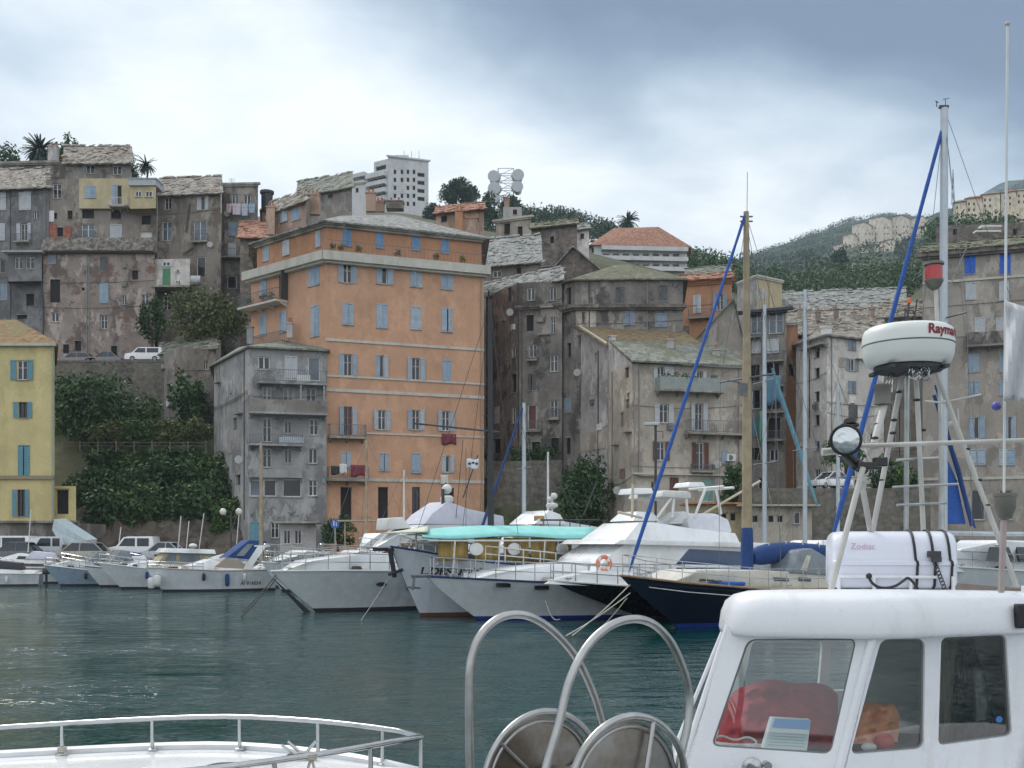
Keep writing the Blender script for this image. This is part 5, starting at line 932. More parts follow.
# ================================================================ boats
ALLB = []
class Boat:
    def __init__(s, name, label, cat, bow, stern, beam, group='boats moored along the quay'):
        ALLB.append(s)
        s.b = XY(*bow); s.s = XY(*stern); d = s.b-s.s; s.L = d.length; s.d = d.normalized(); s.n = Vector((-s.d.y, s.d.x))
        if s.n.dot(s.b) > 0: s.n = -s.n
        s.B = beam; mid = (s.b+s.s)/2; s.root = thing(name, label, cat, (mid.x, mid.y, 0), group)
    def T(s, x, y, z): p = s.s+s.d*x+s.n*y; return Vector((p.x, p.y, z))
    def sz(s, px, py, y=0):
        k = (px-512)/FP; o = s.s+s.n*y; D = s.n.dot(o)/(s.n.x*k+s.n.y); X = Vector((k*D, D)); return (X-o).dot(s.d), EYE+(HY-py)/FP*D
    def hb(s, t, p=2.3, m=.42): return s.B/2*(1-max(0, (t-m)/(1-m))**p*.985)*(1-.12*max(0, (.3-t)/.3))
    def zs(s, t): return interp(s.sheer, t)
    def edge(s, t, f=1., y=1, dz=0): return s.T(t*s.L, y*s.hb(t)*f, s.zs(t)+dz)
    def hull(s, sheer, rake, m, boot=None, deck=None, rail=None, flare=.8, srake=.1, stripe=None):
        s.sheer = sheer; n = 26; rows = []; s.rake = rake
        def sec(t, o=0):
            hd = s.hb(t); zt = s.zs(t); x0 = t*s.L; xw = srake+(t**1.0)*(s.L-rake-srake); f = flare-(.25*t**3)
            def X(z): q = max(0, min(1, 1-z/zt)); return x0+(xw-x0)*q**1.15
            pts = [(zt, hd), (zt*.72, hd*(1-(1-f)*.35)), (zt*.4, hd*(1-(1-f)*.75)), (.14, hd*f), (-.02, hd*f*.97), (-.3, hd*f*.75), (-.5, 0)]
            return [(X(max(z, 0)), y+o, z) for z, y in pts]
        s.sec = sec
        for i in range(n+1): t = i/n; h = sec(t); rows.append([s.T(*p) for p in h]+[s.T(p[0], -p[1], p[2]) for p in h[:-1][::-1]])
        mb = MB(); mb.grid(rows); mb.poly(rows[0]); hl = mb.build('hull', m, s.root, smooth=True)
        mb = MB(); mb.grid([[s.T(t*s.L, s.hb(t)*f*.99, s.zs(t)-.02+.05*(1-f*f)) for f in (-1,-.5,0,.5,1)] for t in [i/n for i in range(n+1)]]); mb.build('deck', deck or WHITE_G, s.root, recalc=False)
        if boot:
            mb = MB()
            for y in (1, -1):
                r0 = [];
                for i in range(n+1): h = sec(i/n, .012); r0.append([s.T(h[3][0], y*h[3][1], .13), s.T(h[4][0], y*h[4][1], -.05)])
                mb.grid(r0)
            mb.build('boot_stripe', boot, hl, recalc=False)
        if stripe:
            mb = MB()
            for y in (1, -1): mb.grid([[s.T(h[0][0]*.86+h[1][0]*.14, y*(h[0][1]*.86+h[1][1]*.14), h[0][2]*.86+h[1][2]*.14), s.T(h[0][0]*.76+h[1][0]*.24, y*(h[0][1]*.76+h[1][1]*.24), h[0][2]*.76+h[1][2]*.24)] for h in [sec(i/n, .014) for i in range(n+1)]])
            mb.build('sheer_stripe', stripe, hl, recalc=False)
        mb = MB(); mb.tube([s.edge(i/n, 1.005, 1) for i in range(n+1)]+[s.edge(i/n, 1.005, -1) for i in range(n, -1, -1)], .035, 6, closed=True); mb.build('rub_rail', rail or WHITE, hl, smooth=True)
        return hl
    def skin(s, x, z, o=.015):
        best = None
        for i in range(201):
            h = s.sec(i/200); 
            for a, b in zip(h, h[1:]):
                if a[2] >= z >= b[2] and a[2] > b[2]:
                    k = (a[2]-z)/(a[2]-b[2]); q = (a[0]+(b[0]-a[0])*k, a[1]+(b[1]-a[1])*k); e = abs(q[0]-x)
                    if best is None or e < best[0]: best = (e, q[1])
        return s.T(x, best[1]+o, z)
    def prof(s, name, poly, hw, m, taper=.12, bevel=.05, par=None, y0=0, label=None, smooth=True):
        q = [s.sz(px, py, y0+hw*.95) for px, py in poly]; zs = [z for _, z in q]; z0, z1 = min(zs), max(zs); n = len(q); f = lambda z: hw*(1-taper*(z-z0)/max(.01, z1-z0)); mb = MB()
        g = (lambda x, z: min(f(z), s.hb(max(0, min(1, x/s.L)))*.9)) if y0 == 0 and name not in ('hardtop',) else (lambda x, z: f(z)); mb.add([s.T(x, y0+g(x,z), z) for x, z in q]+[s.T(x, y0-g(x,z), z) for x, z in q], [tuple(range(n)), tuple(range(2*n-1, n-1, -1))]+[(i, (i+1) % n, n+(i+1) % n, n+i) for i in range(n)])
        o = mb.build(name, m, par or s.root, bevel=bevel, smooth=smooth, label=label); s.last = (hw, taper, z0, z1, y0); return o
    def panel(s, name, poly, m, par=None, out=.012):
        hw, tp, z0, z1, y0 = s.last; mb = MB()
        q = [s.sz(px, py, y0+hw*.95) for px, py in poly]; f = lambda z: hw*(1-tp*(z-z0)/max(.01, z1-z0)); n = len(q)
        for sg in (1, -1):
            mb.add([s.T(x, y0+sg*(f(z)+out), z) for x, z in q]+[s.T(x, y0+sg*(f(z)-.05), z) for x, z in q], [tuple(range(n)), tuple(range(2*n-1, n-1, -1))]+[(i, (i+1) % n, n+(i+1) % n, n+i) for i in range(n)])
        return mb.build(name, m, par or s.root)
    def rail(s, t0, t1, h=.6, n=8, f=.93, r=.018, m=None, mid=True, close=True):
        ts = [t0+(t1-t0)*i/n for i in range(n+1)]; mb = MB(); m = m or STEEL
        a = [s.edge(t, f, 1, h) for t in ts]; b = [s.edge(t, f, -1, h) for t in ts]
        for k in ((h, .5*h) if mid else (h,)):
            e = Vector((0,0,k-h))
            if close: mb.tube([p+e for p in a]+[p+e for p in b[::-1]], r, 5)
            else: mb.tube([p+e for p in a], r, 5); mb.tube([p+e for p in b], r, 5)
        for t in ts:
            for y in (1, -1): mb.tube([s.edge(t, f, y, -.02), s.edge(t, f, y, h)], r, 5)
        return mb.build('guard_rail', m, s.root, smooth=True)
def rope(label, a, b, sag=.2, r=.018, m=None):
    mb = MB(); a = Vector(a); b = Vector(b); mb.tube([a.lerp(b, k/8)-Vector((0,0,sag*sin(pi*k/8))) for k in range(9)], r, 5); return single(mb, 'mooring_line', m or ROPE, label, 'rope', 'mooring lines')
ROPE = basic('pale rope', (.42,.40,.34), .9); DROPE = basic('dark rope', (.06,.06,.055), .9)
NAVY = basic('navy hull', (.008,.011,.028), .12, var=.1, coat=.6); BLUEB = basic('blue bottom paint', (.01,.035,.20), .5); BOOTD = basic('dark bottom paint', (.03,.03,.04), .6); REDB = basic('rust red bottom', (.12,.05,.035), .7, var=.3)
BLUEC = basic('blue canvas', (.015,.05,.17), .85, var=.2, scale=6, bump=.01); BLUEF = basic('bright blue sail cover', (.02,.085,.33), .8, var=.25, scale=9, bump=.01); NAVYC = basic('navy canvas', (.018,.025,.09), .9, var=.25, scale=6, bump=.01); PURP = basic('purplish navy canvas', (.035,.03,.12), .9, var=.25, scale=6, bump=.01)
CREAMD = basic('cream deck', (.52,.50,.44), .7, var=.1, dirt=(.35,.32,.26)); TEAK = basic('varnished wood', (.26,.17,.09), .5, var=.25, scale=4, bump=.004); HULLG = basic('greyish white hull', (.66,.69,.71), .25, var=.05, coat=.4, dirt=(.42,.45,.46), dscale=.6); DKG = basic('smoked acrylic', (.02,.022,.026), .08, var=.2); GREYG = basic('grey tinted screen', (.16,.19,.21), .1, var=.2); BEIGC = basic('beige canvas', (.40,.35,.27), .85, var=.15, scale=4); PALEC = basic('pale lilac canvas', (.48,.49,.56), .85, var=.1); ALU = basic('anodised mast', (.42,.46,.49), .4, .5, var=.1)
def outboard(root, p, d, m):
    o = MB(); p = Vector(p); o.box(p+Vector((0,0,.55)), .45, .35, .42, (Vector((*d,0)), Vector((-d.y,d.x,0)), Vector((0,0,1)))); ob = o.build('outboard_motor', m, root, bevel=.1, smooth=True); q = MB(); q.tube([p+Vector((0,0,.4)), p+Vector((0,0,-.35))], .08, 8); q.build('motor_leg', DKSTEEL, ob)
def fender(root, p, m=None, h=.5, r=.11):
    mb = MB(); p = Vector(p); mb.lathe(p-Vector((0,0,h/2)), [(.02,0),(r*.8,.04),(r,.12),(r,h-.12),(r*.8,h-.04),(.03,h)], 10); mb.build('fender', m or WHITE, root, smooth=True)
# --- small boats on the left
a = Boat('motor_boat', 'low white open boat with an outboard at the left edge', 'boat', (-70,65), (42,66.5), 2.1); a.hull([(0,.75),(.5,.8),(1,1.05)], .8, HULLG, BOOTD); a.prof('cockpit_coaming', [(-20,574),(34,575),(36,571),(-16,568)], .75, WHITE_G); outboard(a.root, a.T(-.25,0,.35), a.d, basic('black engine', (.03,.03,.035), .3)); a.prof('spray_canopy', [(-10,568),(22,570),(20,563),(-6,560)], .7, BOOTD)
b = Boat('motor_boat', 'blue and white small boat with its bow behind a black outboard, second from the left', 'boat', (44,65), (128,68), 2.2); b.hull([(0,.85),(.5,.95),(1,1.3)], 1.0, basic('light blue hull', (.30,.38,.48), .3), BOOTD); b.prof('foredeck', [(50,566),(95,568),(95,560),(70,561)], .7, WHITE_G, taper=.3); b.prof('windscreen', [(88,561),(108,562),(106,552),(98,552)], .75, GREYG); b.rail(.55,.98,.45,5)
b.prof('folded_hood', [(108,562),(126,562),(126,556),(108,555)], .7, BEIGC)
c = Boat('motor_boat', 'white open boat crowded behind the black outboard, third from the left', 'boat', (84,63.5), (165,66.5), 2.2); c.hull([(0,.9),(.5,1.0),(1,1.3)], 1.0, HULLG, BOOTD, stripe=BLUEC); c.prof('windscreen', [(112,560),(134,561),(130,551),(121,550)], .8, GREYG); c.prof('console', [(126,566),(150,566),(146,556),(130,556)], .5, WHITE_G); c.rail(.5,.98,.45,5); outboard(c.root, c.T(-.3,0,.4), c.d, WHITE)
d = Boat('motor_boat', 'white cabin boat with a hard white roof, left of the targa arch boat', 'boat', (98,60.5), (215,64), 2.6); d.hull([(0,1.0),(.5,1.05),(1,1.5)], 1.3, HULLG, BOOTD)
d.prof('cabin', [(120,569),(214,573),(213,566),(175,562),(150,561),(130,565)], .9, WHITE_G, taper=.2); d.prof('wheelhouse', [(157,563),(205,566),(205,552),(168,551)], .85, basic('beige curtain', (.32,.27,.19), .8)); d.panel('window', [(163,562),(176,562.5),(176,554),(169,554)], PANEL); d.panel('window', [(180,562.5),(200,563.5),(200,554),(180,554)], PANEL); d.prof('hardtop', [(163,552.5),(216,554),(215,549.5),(167,548)], 1.0, WHITE_G, bevel=.04); d.rail(.55,.99,.5,6); fender(d.root, d.edge(.5,1.1,1,-.3), BLUEC)
mb = MB(); mb.tube([P(178,549,62), P(181,516,62)], .04, 6); mb.tube([P(199,549,62.4), P(204,513,62.4)], .035, 6); mb.build('aerial_pole', cl('pale aerial', (.5,.5,.5)), d.root)
mb = MB(); mb.ball(P(193,546,62), .25, 10, 6, (1,1,.6)); mb.build('radar_dome', WHITE, d.root, smooth=True)
outboard(d.root, d.T(-.3,0,.4), d.d, WHITE)
f = Boat('motor_boat', 'small boat with a dark blue folding hood, behind the targa arch boat', 'boat', (196,66), (286,69), 2.4); f.hull([(0,1.1),(.5,1.1),(1,1.4)], 1.0, HULLG, BOOTD); f.prof('hood', [(224,560),(262,561),(268,541),(250,540)], .95, BLUEC, taper=.2); f.panel('hood_window', [(236,556),(244,556),(254,544),(248,544)], GREYG); f.prof('foredeck', [(205,563),(226,564),(226,558),(214,559)], .8, WHITE_G)
e = Boat('motor_boat', 'white sports cruiser with a slanted targa arch and a dark hull window strip', 'boat', (146,57.2), (272,60.5), 2.6); e.hull([(0,1.15),(.45,1.12),(1,1.3)], .9, HULLG, BOOTD, rail=BEIGC)
e.prof('cabin', [(160,574),(262,578),(262,569),(235,567),(212,559),(190,566)], 1.0, WHITE_G, taper=.35); e.panel('side_window', [(190,574.5),(230,576),(226,573.3),(194,572.5)], DKG); e.prof('windscreen', [(212,567.5),(250,569),(240,559.5),(226,558.5)], .88, basic('taupe screen cover', (.24,.20,.16), .7), taper=.3)
mb = MB()
for y in (.95,-.95):
    q0 = e.sz(243,569,y); q1 = e.sz(258,546,y*.8); q2 = e.sz(250,569,y); q3 = e.sz(266,546,y*.8); mb.prism([e.T(q0[0],y,q0[1]), e.T(q1[0],y*.8,q1[1]), e.T(q3[0],y*.8,q3[1]), e.T(q2[0],y,q2[1])], Vector((*e.n,0))*.08)
q1 = e.sz(262,546,0); mb.box(e.T(q1[0],0,q1[1]), .42, 1.6, .08, (Vector((*e.d,0)), Vector((*e.n,0)), Vector((0,0,1)))); mb.build('targa_arch', WHITE_G, e.root)
mb = MB(); q_ = e.sz(240, 583, 1.0); textmb(mb, 'A/ 816034', lambda x, z: e.skin(q_[0]-x, q_[1]-.1+z), .27, bold=.02); mb.build('registration', basic('dark lettering', (.08,.09,.11)), e.root, recalc=False)
fender(e.root, e.edge(.42,1.08,1,-.5), BLUEC, .7, .12); fender(e.root, e.edge(.93,1.6,1,-.65), WHITE, .6, .2); fender(e.root, e.edge(.97,2.5,1,-.8), WHITE, .6, .2); e.rail(.6,.99,.35,5)
for i, (x0, x1, D_, B_, cov, lb) in enumerate(((60,150,69.5,2.2,BLUEC,'small cuddy boat with a blue cover in the second row behind the light blue boat'),(128,205,70,2.3,BEIGC,'small cuddy boat with a beige cover in the second row behind the hard roofed boat'),(178,262,70.5,2.3,WHITE,'small white cuddy boat in the second row below the twin globe lamp'),(-30,62,70,2.2,PALEC,'small boat with a pale cover in the second row by the dark hatchback'))):
    q = Boat('motor_boat', lb, 'boat', (x0,D_-.6), (x1,D_+.8), B_); q.hull([(0,1.0),(.5,1.05),(1,1.5)], 1.1, HULLG, BOOTD, stripe=BLUEC if i % 2 else None); q.prof('cabin', [(x0+22,563),(x1-8,564),(x1-10,558),(x0+48,553),(x0+34,557)], .8, WHITE_G, taper=.3); q.panel('cabin_window', [(x0+46,559),(x0+60,559.5),(x0+59,556.5),(x0+48,556)], DKG); q.prof('cockpit_cover', [(x0+54,559),(x1-6,560),(x1-10,553),(x0+62,551)], .85, cov, taper=.25, bevel=.1); q.rail(.5,.98,.5,6)
    mb = MB(); xx = x0+58; mb.tube([P(xx,552,D_), P(xx+3,527-6*i,D_)], .03, 5); mb.build('aerial_pole', WHITE, q.root)
# --- big motor yacht bow
g = Boat('motor_yacht', 'long white motor yacht with a sharp overhanging bow and a small oval port', 'yacht', (271,39.3), (505,46.5), 3.6); g.hull([(0,1.45),(.5,1.5),(.8,1.56),(1,1.55)], 1.9, HULLG, BOOTD, flare=.75)
g.prof('foredeck', [(290,574),(470,578),(470,556),(430,553),(370,554),(320,561)], 1.3, WHITE_G, taper=.5, bevel=.1); g.rail(.35,.97,.62,9,f=.9); g.prof('windscreen', [(405,556),(470,557),(462,540),(436,540)], 1.1, DKG, taper=.3); g.prof('coaming', [(440,560),(505,562),(505,545),(462,543)], 1.15, WHITE_G)
mb = MB(); q = g.T(.66*g.L, g.hb(.66)*.955+.015, 1.02); mb.lathe(q, [(.2,0),(.2,.02)], 16, (Vector((*g.d,0))*1.2, Vector((0,0,.42)), Vector((*g.n,0)))); mb.build('port_light', DKG, g.root)
mb = MB(); mb.prism([g.T(g.L*.985,-.05,1.2), g.T(g.L*.985-1.45,-.05,.0), g.T(g.L*.985-1.2,-.05,0), g.T(g.L*.985+.1,-.05,1.3)], Vector((*g.n,0))*.1); mb.build('anchor_chain_guard', BOOTD, g.root)
for k, (x, y, x2, y2) in enumerate(((276,575,243,612),(277,578,238,620))): rope(['dark upper bow line of the long white motor yacht', 'dark lower bow line of the long white motor yacht'][k], P(x,y,39.4), (P(x2,545,37.5).x, 37.5, ZD(y2,37.5)), .05, .022, DROPE)
rope('thin pale line from the yacht bow down to the water beside the white schooner', P(392,572,37.2), (P(360,545,36).x, 36, -.05), .05, .012)
# --- white wooden vessel with awning
h = Boat('motor_sailer', 'white wooden motor sailer with a turquoise awning and yellow side curtains', 'boat', (391,37.0), (603,43.5), 3.9); h.hull([(0,1.75),(.35,1.6),(.7,1.9),(.85,2.15),(1,2.45)], 1.25, basic('white painted planks', (.58,.62,.67), .35, var=.06, dirt=(.38,.40,.42)), REDB, deck=TEAK, rail=BLUEC)
mb = MB(); mb.box(h.T(h.L+.25,0,2.35), .9, .12, .12, (Vector((*h.d,0)), Vector((*h.n,0)), Vector((0,0,1)))); mb.tube([h.T(h.L+.15,.15,2.4), h.T(h.L-.05,.15,1.4)], .09, 6); mb.tube([h.T(h.L-.3,.25,1.65), h.T(h.L+.25,.25,1.5)], .06, 6); mb.build('bow_anchor', BOOTD, h.root)
h.prof('deckhouse', [(440,566),(592,572),(592,556),(446,553)], 1.1, WHITE_G, taper=.1)
yel = basic('mustard curtain', (.30,.205,.065), .85, var=.3, scale=3, bump=.02); 
CURT = [(438,468),(474,498),(503,528),(531,557),(560,572)]
for k, (x0, x1) in enumerate(CURT):
    mb = MB()
    for sg in (1,):
        q0 = h.sz(x0, 558, 1.5); q1 = h.sz(x1, 558, 1.5); zt = h.sz((x0+x1)/2, 537.5, 1.5)[1]; zb = h.sz((x0+x1)/2, 561, 1.5)[1]; mb.grid([[h.T(q0[0]+(q1[0]-q0[0])*i/10, 1.5+.05*sin(i*1.9+k), zb+(zt-zb)*j/4) for i in range(11)] for j in range(5)])
    mb.build('side_curtain', yel, h.root, recalc=False, smooth=True, solid=.02)
for x in (476,514,562):
    q = h.sz(x, 549, 1.62); mb = MB(); mb.lathe(h.T(q[0],1.6,q[1]), [(.30,0),(.30,.05),(.26,.07)], 20, (Vector((*h.d,0)), Vector((0,0,.75)), Vector((*h.n,0)))); mb.build('white_disc', WHITE, h.root, smooth=True)
# awning: ridge tent over the boom
aw = MB(); A_ = []
for i in range(15):
    f_ = i/14; px = 422+f_*172; ye = 537.5+1.5*sin(f_*9); yr = 525.5+3*abs(f_-.35)+(4*(1-f_)**6); r_ = []
    for j in range(9):
        y = 1.75*(1-j/4); q = h.sz(px, ye+(yr-ye)*(1-abs(j/4-1)**1.6), y); r_.append(h.T(q[0], y, h.sz(px, ye+(yr-ye)*(1-abs(j/4-1)**1.6), 0)[1]))
    A_.append(r_)
aw.grid(A_); aw.build('awning', basic('turquoise awning cloth', (.24,.58,.55), .75, var=.12, scale=2), h.root, recalc=False, smooth=True, solid=.03)
aw = MB(); B_ = []
for i in range(8):
    f_ = i/7; px = 402+f_*26; ye = 535-1*f_; yr = 533.5-6*f_**.8; B_.append([h.T(h.sz(px, ye, y)[0], y*(.25+.75*f_), h.sz(px, ye+(yr-ye)*(1-abs(y/1.6)**1.5), 0)[1]+.05) for y in (1.6,1.2,.8,.4,0,-.4,-.8,-1.2,-1.6)])
aw.grid(B_); aw.build('awning_front', basic('cream awning cloth', (.55,.56,.46), .8), h.root, recalc=False, smooth=True, solid=.03)
mb = MB(); mb.tube([h.T(h.sz(x, 540, 1.72)[0], 1.72, h.sz(x, 540, 1.72)[1]-.02) for x in range(428, 596, 12)], .03, 5); 
for x in (455,500,545,590): q = h.sz(x, 540, 1.72); mb.tube([h.T(q[0],1.72,q[1]), h.T(q[0]+.1,1.72,1.5)], .03, 5)
mb.build('awning_frame', WHITE, h.root); h.rail(.05,.93,.55,12,f=.95,m=WHITE,r=.028)
mb = MB(); q_ = h.sz(434, 570, 1.2); textmb(mb, 'L.ORSARAX', lambda x, z: h.skin(q_[0]-x, q_[1]-.17+z-.02*x), .36, bold=.03); mb.build('boat_name', basic('black lettering', (.02,.02,.02)), h.root, recalc=False)
mq = h.sz(491, 530); mb = MB(); mt = ZD(300, h.T(mq[0],0,0).y); mb.tube([h.T(mq[0],0,1.6), h.T(mq[0]+.05,0,mt)], [.13,.075], 10); ms = mb.build('mast', basic('black painted mast', (.025,.027,.03), .5, var=.3), h.root, smooth=True)
mb = MB(); 
for dx, y in ((3.6,0),(-3.2,0),(.1,1.8),(.1,-1.8)): mb.tube([h.T(mq[0]+.05,0,mt-.2), h.T(mq[0]+dx,y,2.2)], .012, 4)
mb.tube([h.T(mq[0]-.4,.0,ZD(432,40)), h.T(mq[0]+3.4,.0,ZD(436,40)+.2)], .035, 5); mb.build('rigging', DKSTEEL, ms)
# little flag on its shroud
mb = MB(); q = P(466,459,39.5); mb.grid([[q+Vector((.46*i/8, .03*sin(i*1.1), -.34*j/5+.03*sin(i*.9))) for i in range(9)] for j in range(6)]); fl = single(mb, 'flag', cl('white flag cloth', (.66,.66,.68)), 'small white flag with dark marks on the rigging before the orange building', 'flag', smooth=True, solid=.006)
mb = MB(); 
for k in range(3): mb.ball(fl.location+Vector((-.1+.13*k, -.025, .2+.03*(k % 2))), .06, 8, 5, (1,.3,.8))
mb.build('flag_mark', basic('flag ink', (.03,.05,.12)), fl); mb = MB(); mb.tube([q+Vector((0,0,.4)), q-Vector((0,0,2.6))], .012, 4); mb.build('halyard', DKSTEEL, fl)
# --- flybridge yacht
k = Boat('flybridge_yacht', 'large white flybridge motor yacht with a navy rubbing strip and an orange lifebuoy', 'yacht', (426,35.2), (768,41.5), 4.4); k.hull([(0,1.25),(.4,1.2),(.75,1.28),(1,1.48)], 1.9, HULLG, BLUEB, flare=.78, rail=NAVYC, stripe=None)
k.prof('foredeck', [(470,584),(660,584),(660,563),(600,561),(540,567),(500,574)], 1.5, WHITE_G, taper=.45, bevel=.12)
k.prof('saloon', [(592,582),(765,585),(765,543),(628,543),(606,558)], 1.7, WHITE_G, taper=.1, bevel=.05); k.panel('saloon_window', [(676,564),(758,566),(752,552),(690,549)], basic('bluish smoked window', (.04,.07,.14), .1))
k.panel('saloon_window', [(676,573),(758,575),(758,569),(676,567.5)], basic('bluish smoked window', (.04,.07,.14), .1))
k.prof('flybridge_deck', [(614,544),(770,548),(770,543),(622,539)], 2.0, WHITE_G, taper=.02, bevel=.03); k.prof('flybridge', [(624,540),(740,545),(738,533),(700,529),(660,522),(644,522)], 1.6, WHITE_G, taper=.25, bevel=.06); k.prof('dinghy_cover', [(690,533),(733,533),(733,519),(722,513),(700,513),(690,520)], .95, basic('white vinyl cover', (.60,.61,.66), .6), taper=.4, bevel=.15)
k.prof('helm_seat', [(668,524),(690,524),(694,514),(684,511)], .5, WHITE_G); k.prof('fly_console', [(632,521),(660,521),(656,512),(640,511)], .8, WHITE_G, taper=.3)
mb = MB()
for y in (1.2,-1.2):
    for (x0,y0,x1,y1) in ((657,518,672,497),(672,518,674,498),(688,518,686,497),(694,518,706,488),(721,514,716,489)): p0 = k.sz(x0,y0,y); p1 = k.sz(x1,y1,y*.85); mb.tube([k.T(p0[0],y,p0[1]), k.T(p1[0],y*.85,p1[1])], .05, 6)
for (x0,y0) in ((706,488),(716,489)): p = k.sz(x0,y0,0); mb.tube([k.T(p[0],1.05,p[1]), k.T(p[0],-1.05,p[1])], .05, 6)
mb.build('radar_arch', WHITE, k.root, smooth=True); k.prof('bimini_hood', [(660,497),(692,499),(692,491),(664,490)], 1.15, basic('pale bimini cloth', (.52,.52,.50), .8), taper=.1, bevel=.12); k.prof('top_box', [(688,487),(706,487),(704,482),(690,482)], .5, WHITE_G); k.prof('side_locker', [(632,494),(653,494),(653,488),(634,488)], .5, WHITE_G)
mb = MB()
for (x0,y0,x1,y1,y) in ((632,518,633,484,1.1),(618,512,642,518,1.2),(693,520,760,481,.3)): p0 = k.sz(x0,y0,y); p1 = k.sz(x1,y1,y); mb.tube([k.T(p0[0],y,p0[1]), k.T(p1[0],y,p1[1])], .05, 6)
mb.build('boat_pole', basic('pale varnish pole', (.5,.44,.34)), k.root); k.rail(.38,.985,.62,14,f=.93)
p = k.sz(603,564,1.9); mb = MB(); cc = k.T(p[0],1.95,p[1]); mb.tube([cc+Vector((*k.d,0))*.24*cos(a_)+Vector((0,0,.24*sin(a_))) for a_ in [2*pi*i/20 for i in range(20)]], .075, 8, closed=True); lb_ = single(mb, 'lifebuoy', basic('orange foam', (.60,.20,.10), .6), 'orange ring lifebuoy hanging on the rail of the flybridge yacht', 'lifebuoy', smooth=True)
mb = MB()
for a_ in (pi/4,3*pi/4,5*pi/4,7*pi/4): mb.box(cc+Vector((*k.d,0))*.24*cos(a_)+Vector((0,0,.24*sin(a_))), .1, .17, .17)
mb.build('reflective_band', WHITE, lb_)
for (x_, y_) in ((514,586),(547,588)): p = k.sz(x_, y_, 1.9); mb = MB(); mb.box(k.T(p[0], k.hb(p[0]/k.L)*.965, p[1]), .5, .07, .14, (Vector((*k.d,0)), Vector((*k.n,0)), Vector((0,0,1)))); mb.build('port_light', DKG, k.root)
fender(k.root, k.edge(.33,1.05,1,-.35), BLUEC, .75, .15); mb = MB(); mb.tube([k.T(k.L-.2,.1,1.5), k.T(k.L+.55,.1,1.5)], .06, 6); mb.tube([k.T(k.L+.45,.1,1.5), k.T(k.L+.5,.1,1.05)], .05, 6); mb.tube([k.T(k.L+.25,.1,1.1), k.T(k.L+.7,.1,1.15)], .04, 5); mb.build('bow_anchor', IRON, k.root)
rope('pale slack line trailing along the flybridge yacht hull', k.edge(.75,1.02,1,-.6), (P(560,545,33.5).x, 33.5, .2), .25, .012)
# --- dark overhanging bow behind the navy boat
j = Boat('sailing_boat', 'white decked sailing boat with a dark topside wedge behind the navy sailing boat', 'sailing boat', (549,34.2), (806,40), 3.0); j.hull([(0,1.1),(.5,1.08),(.8,1.2),(1,1.38)], 4.0, basic('near black topsides', (.015,.015,.02), .25, coat=.4), BOOTD, deck=WHITE_G, rail=WHITE); j.prof('foredeck', [(560,585),(640,588),(640,573),(610,571),(575,578)], 1.0, WHITE_G, taper=.5, bevel=.08); j.rail(.7,.99,.6,5)
# --- navy sailing boat
l = Boat('sailing_boat', 'navy blue classic sailing boat with a wooden mast and a bright blue furled forestay', 'sailing boat', (620,31.3), (862,38.0), 3.3); l.hull([(0,1.25),(.3,1.12),(.6,1.15),(.85,1.4),(1,1.62)], 2.4, NAVY, BLUEB, deck=CREAMD, rail=TEAK, stripe=None)
mb = MB(); n_ = 20
for y in (1,): mb.tube([l.T(t_*l.L-.3*t_**3, y*(l.hb(t_)*.985+.02), l.zs(t_)-.28) for t_ in [i/n_ for i in range(n_)]], .014, 4)
mb.build('sheer_line', WHITE, l.root); l.prof('coachroof', [(672,585),(838,592),(838,574),(760,570),(700,570),(690,576)], .95, CREAMD, taper=.2, bevel=.07)
for x_ in ((702,716),(733,742),(775,790),(800,812)): l.panel('cabin_window', [(x_[0],581),(x_[1],581.5),(x_[1],578),(x_[0],577.5)], DKG)
l.prof('spray_hood', [(790,573),(830,576),(828,556),(815,548),(802,550)], .9, GREYG, taper=.15, bevel=.1); l.panel('hood_frame', [(800,570),(806,571),(812,556),(808,555)], CREAMD)
l.rail(.05,.98,.62,14,f=.93,m=STEEL,r=.014)
mq = l.sz(747, 575); D_ = l.T(mq[0],0,0).y; mt = ZD(212, D_); wood = basic('wooden spar', (.34,.27,.17), .5, var=.2, scale=3, dirt=(.2,.16,.11)); mb = MB(); mb.tube([l.T(mq[0],0,1.2), l.T(mq[0],0,mt*.5), l.T(mq[0]+.04,0,mt)], [.16,.15,.085], 12); ms = mb.build('mast', wood, l.root, smooth=True)
mb = MB(); mb.lathe(l.T(mq[0],0,1.3), [(.20,0),(.21,.9),(.19,1.7),(.17,1.75)], 12); mb.build('mast_boot', BLUEC, ms, smooth=True)
mb = MB(); ztp = l.T(mq[0]+.04,0,mt); st = l.edge(.985,0,1,.25); st = l.T(l.L-.35,0,l.zs(1)+.1); mb.tube([st+(ztp-st)*f_ for f_ in [i/30 for i in range(31)]], [.026+.032*min(1, (i/3))*(1-.62*(i/30))+.006*((i*7) % 3) for i in range(31)], 8); fs_ = mb.build('furled_forestay', BLUEF, l.root, smooth=True)
mb = MB(); cr_ = ZD(378, D_); mb.tube([l.T(mq[0],1.15,cr_), l.T(mq[0],-1.15,cr_)], .03, 6); mb.tube([l.T(mq[0],0,cr_-.2), l.T(mq[0]+1.1,.2,cr_-.2)], .025, 5); mb.box(l.T(mq[0]+.5,.3,cr_-.45), .25, .1, .4)
for y in (1.3,-1.3):
    mb.tube([ztp-Vector((0,0,.3)), l.T(mq[0],y*.88,cr_), l.T(mq[0]-.1,y,1.2)], .010, 4)
mb.tube([ztp-Vector((0,0,.1)), l.T(.2,0,1.3)], .010, 4); mb.tube([l.T(mq[0],0,mt), l.T(mq[0]-.02,0,ZD(172, D_))], .012, 4)
for z_ in (.1,.25): mb.tube([l.T(mq[0]-.25,0,mt-z_), l.T(mq[0]+.3,.0,mt-z_-.1)], .03, 5)
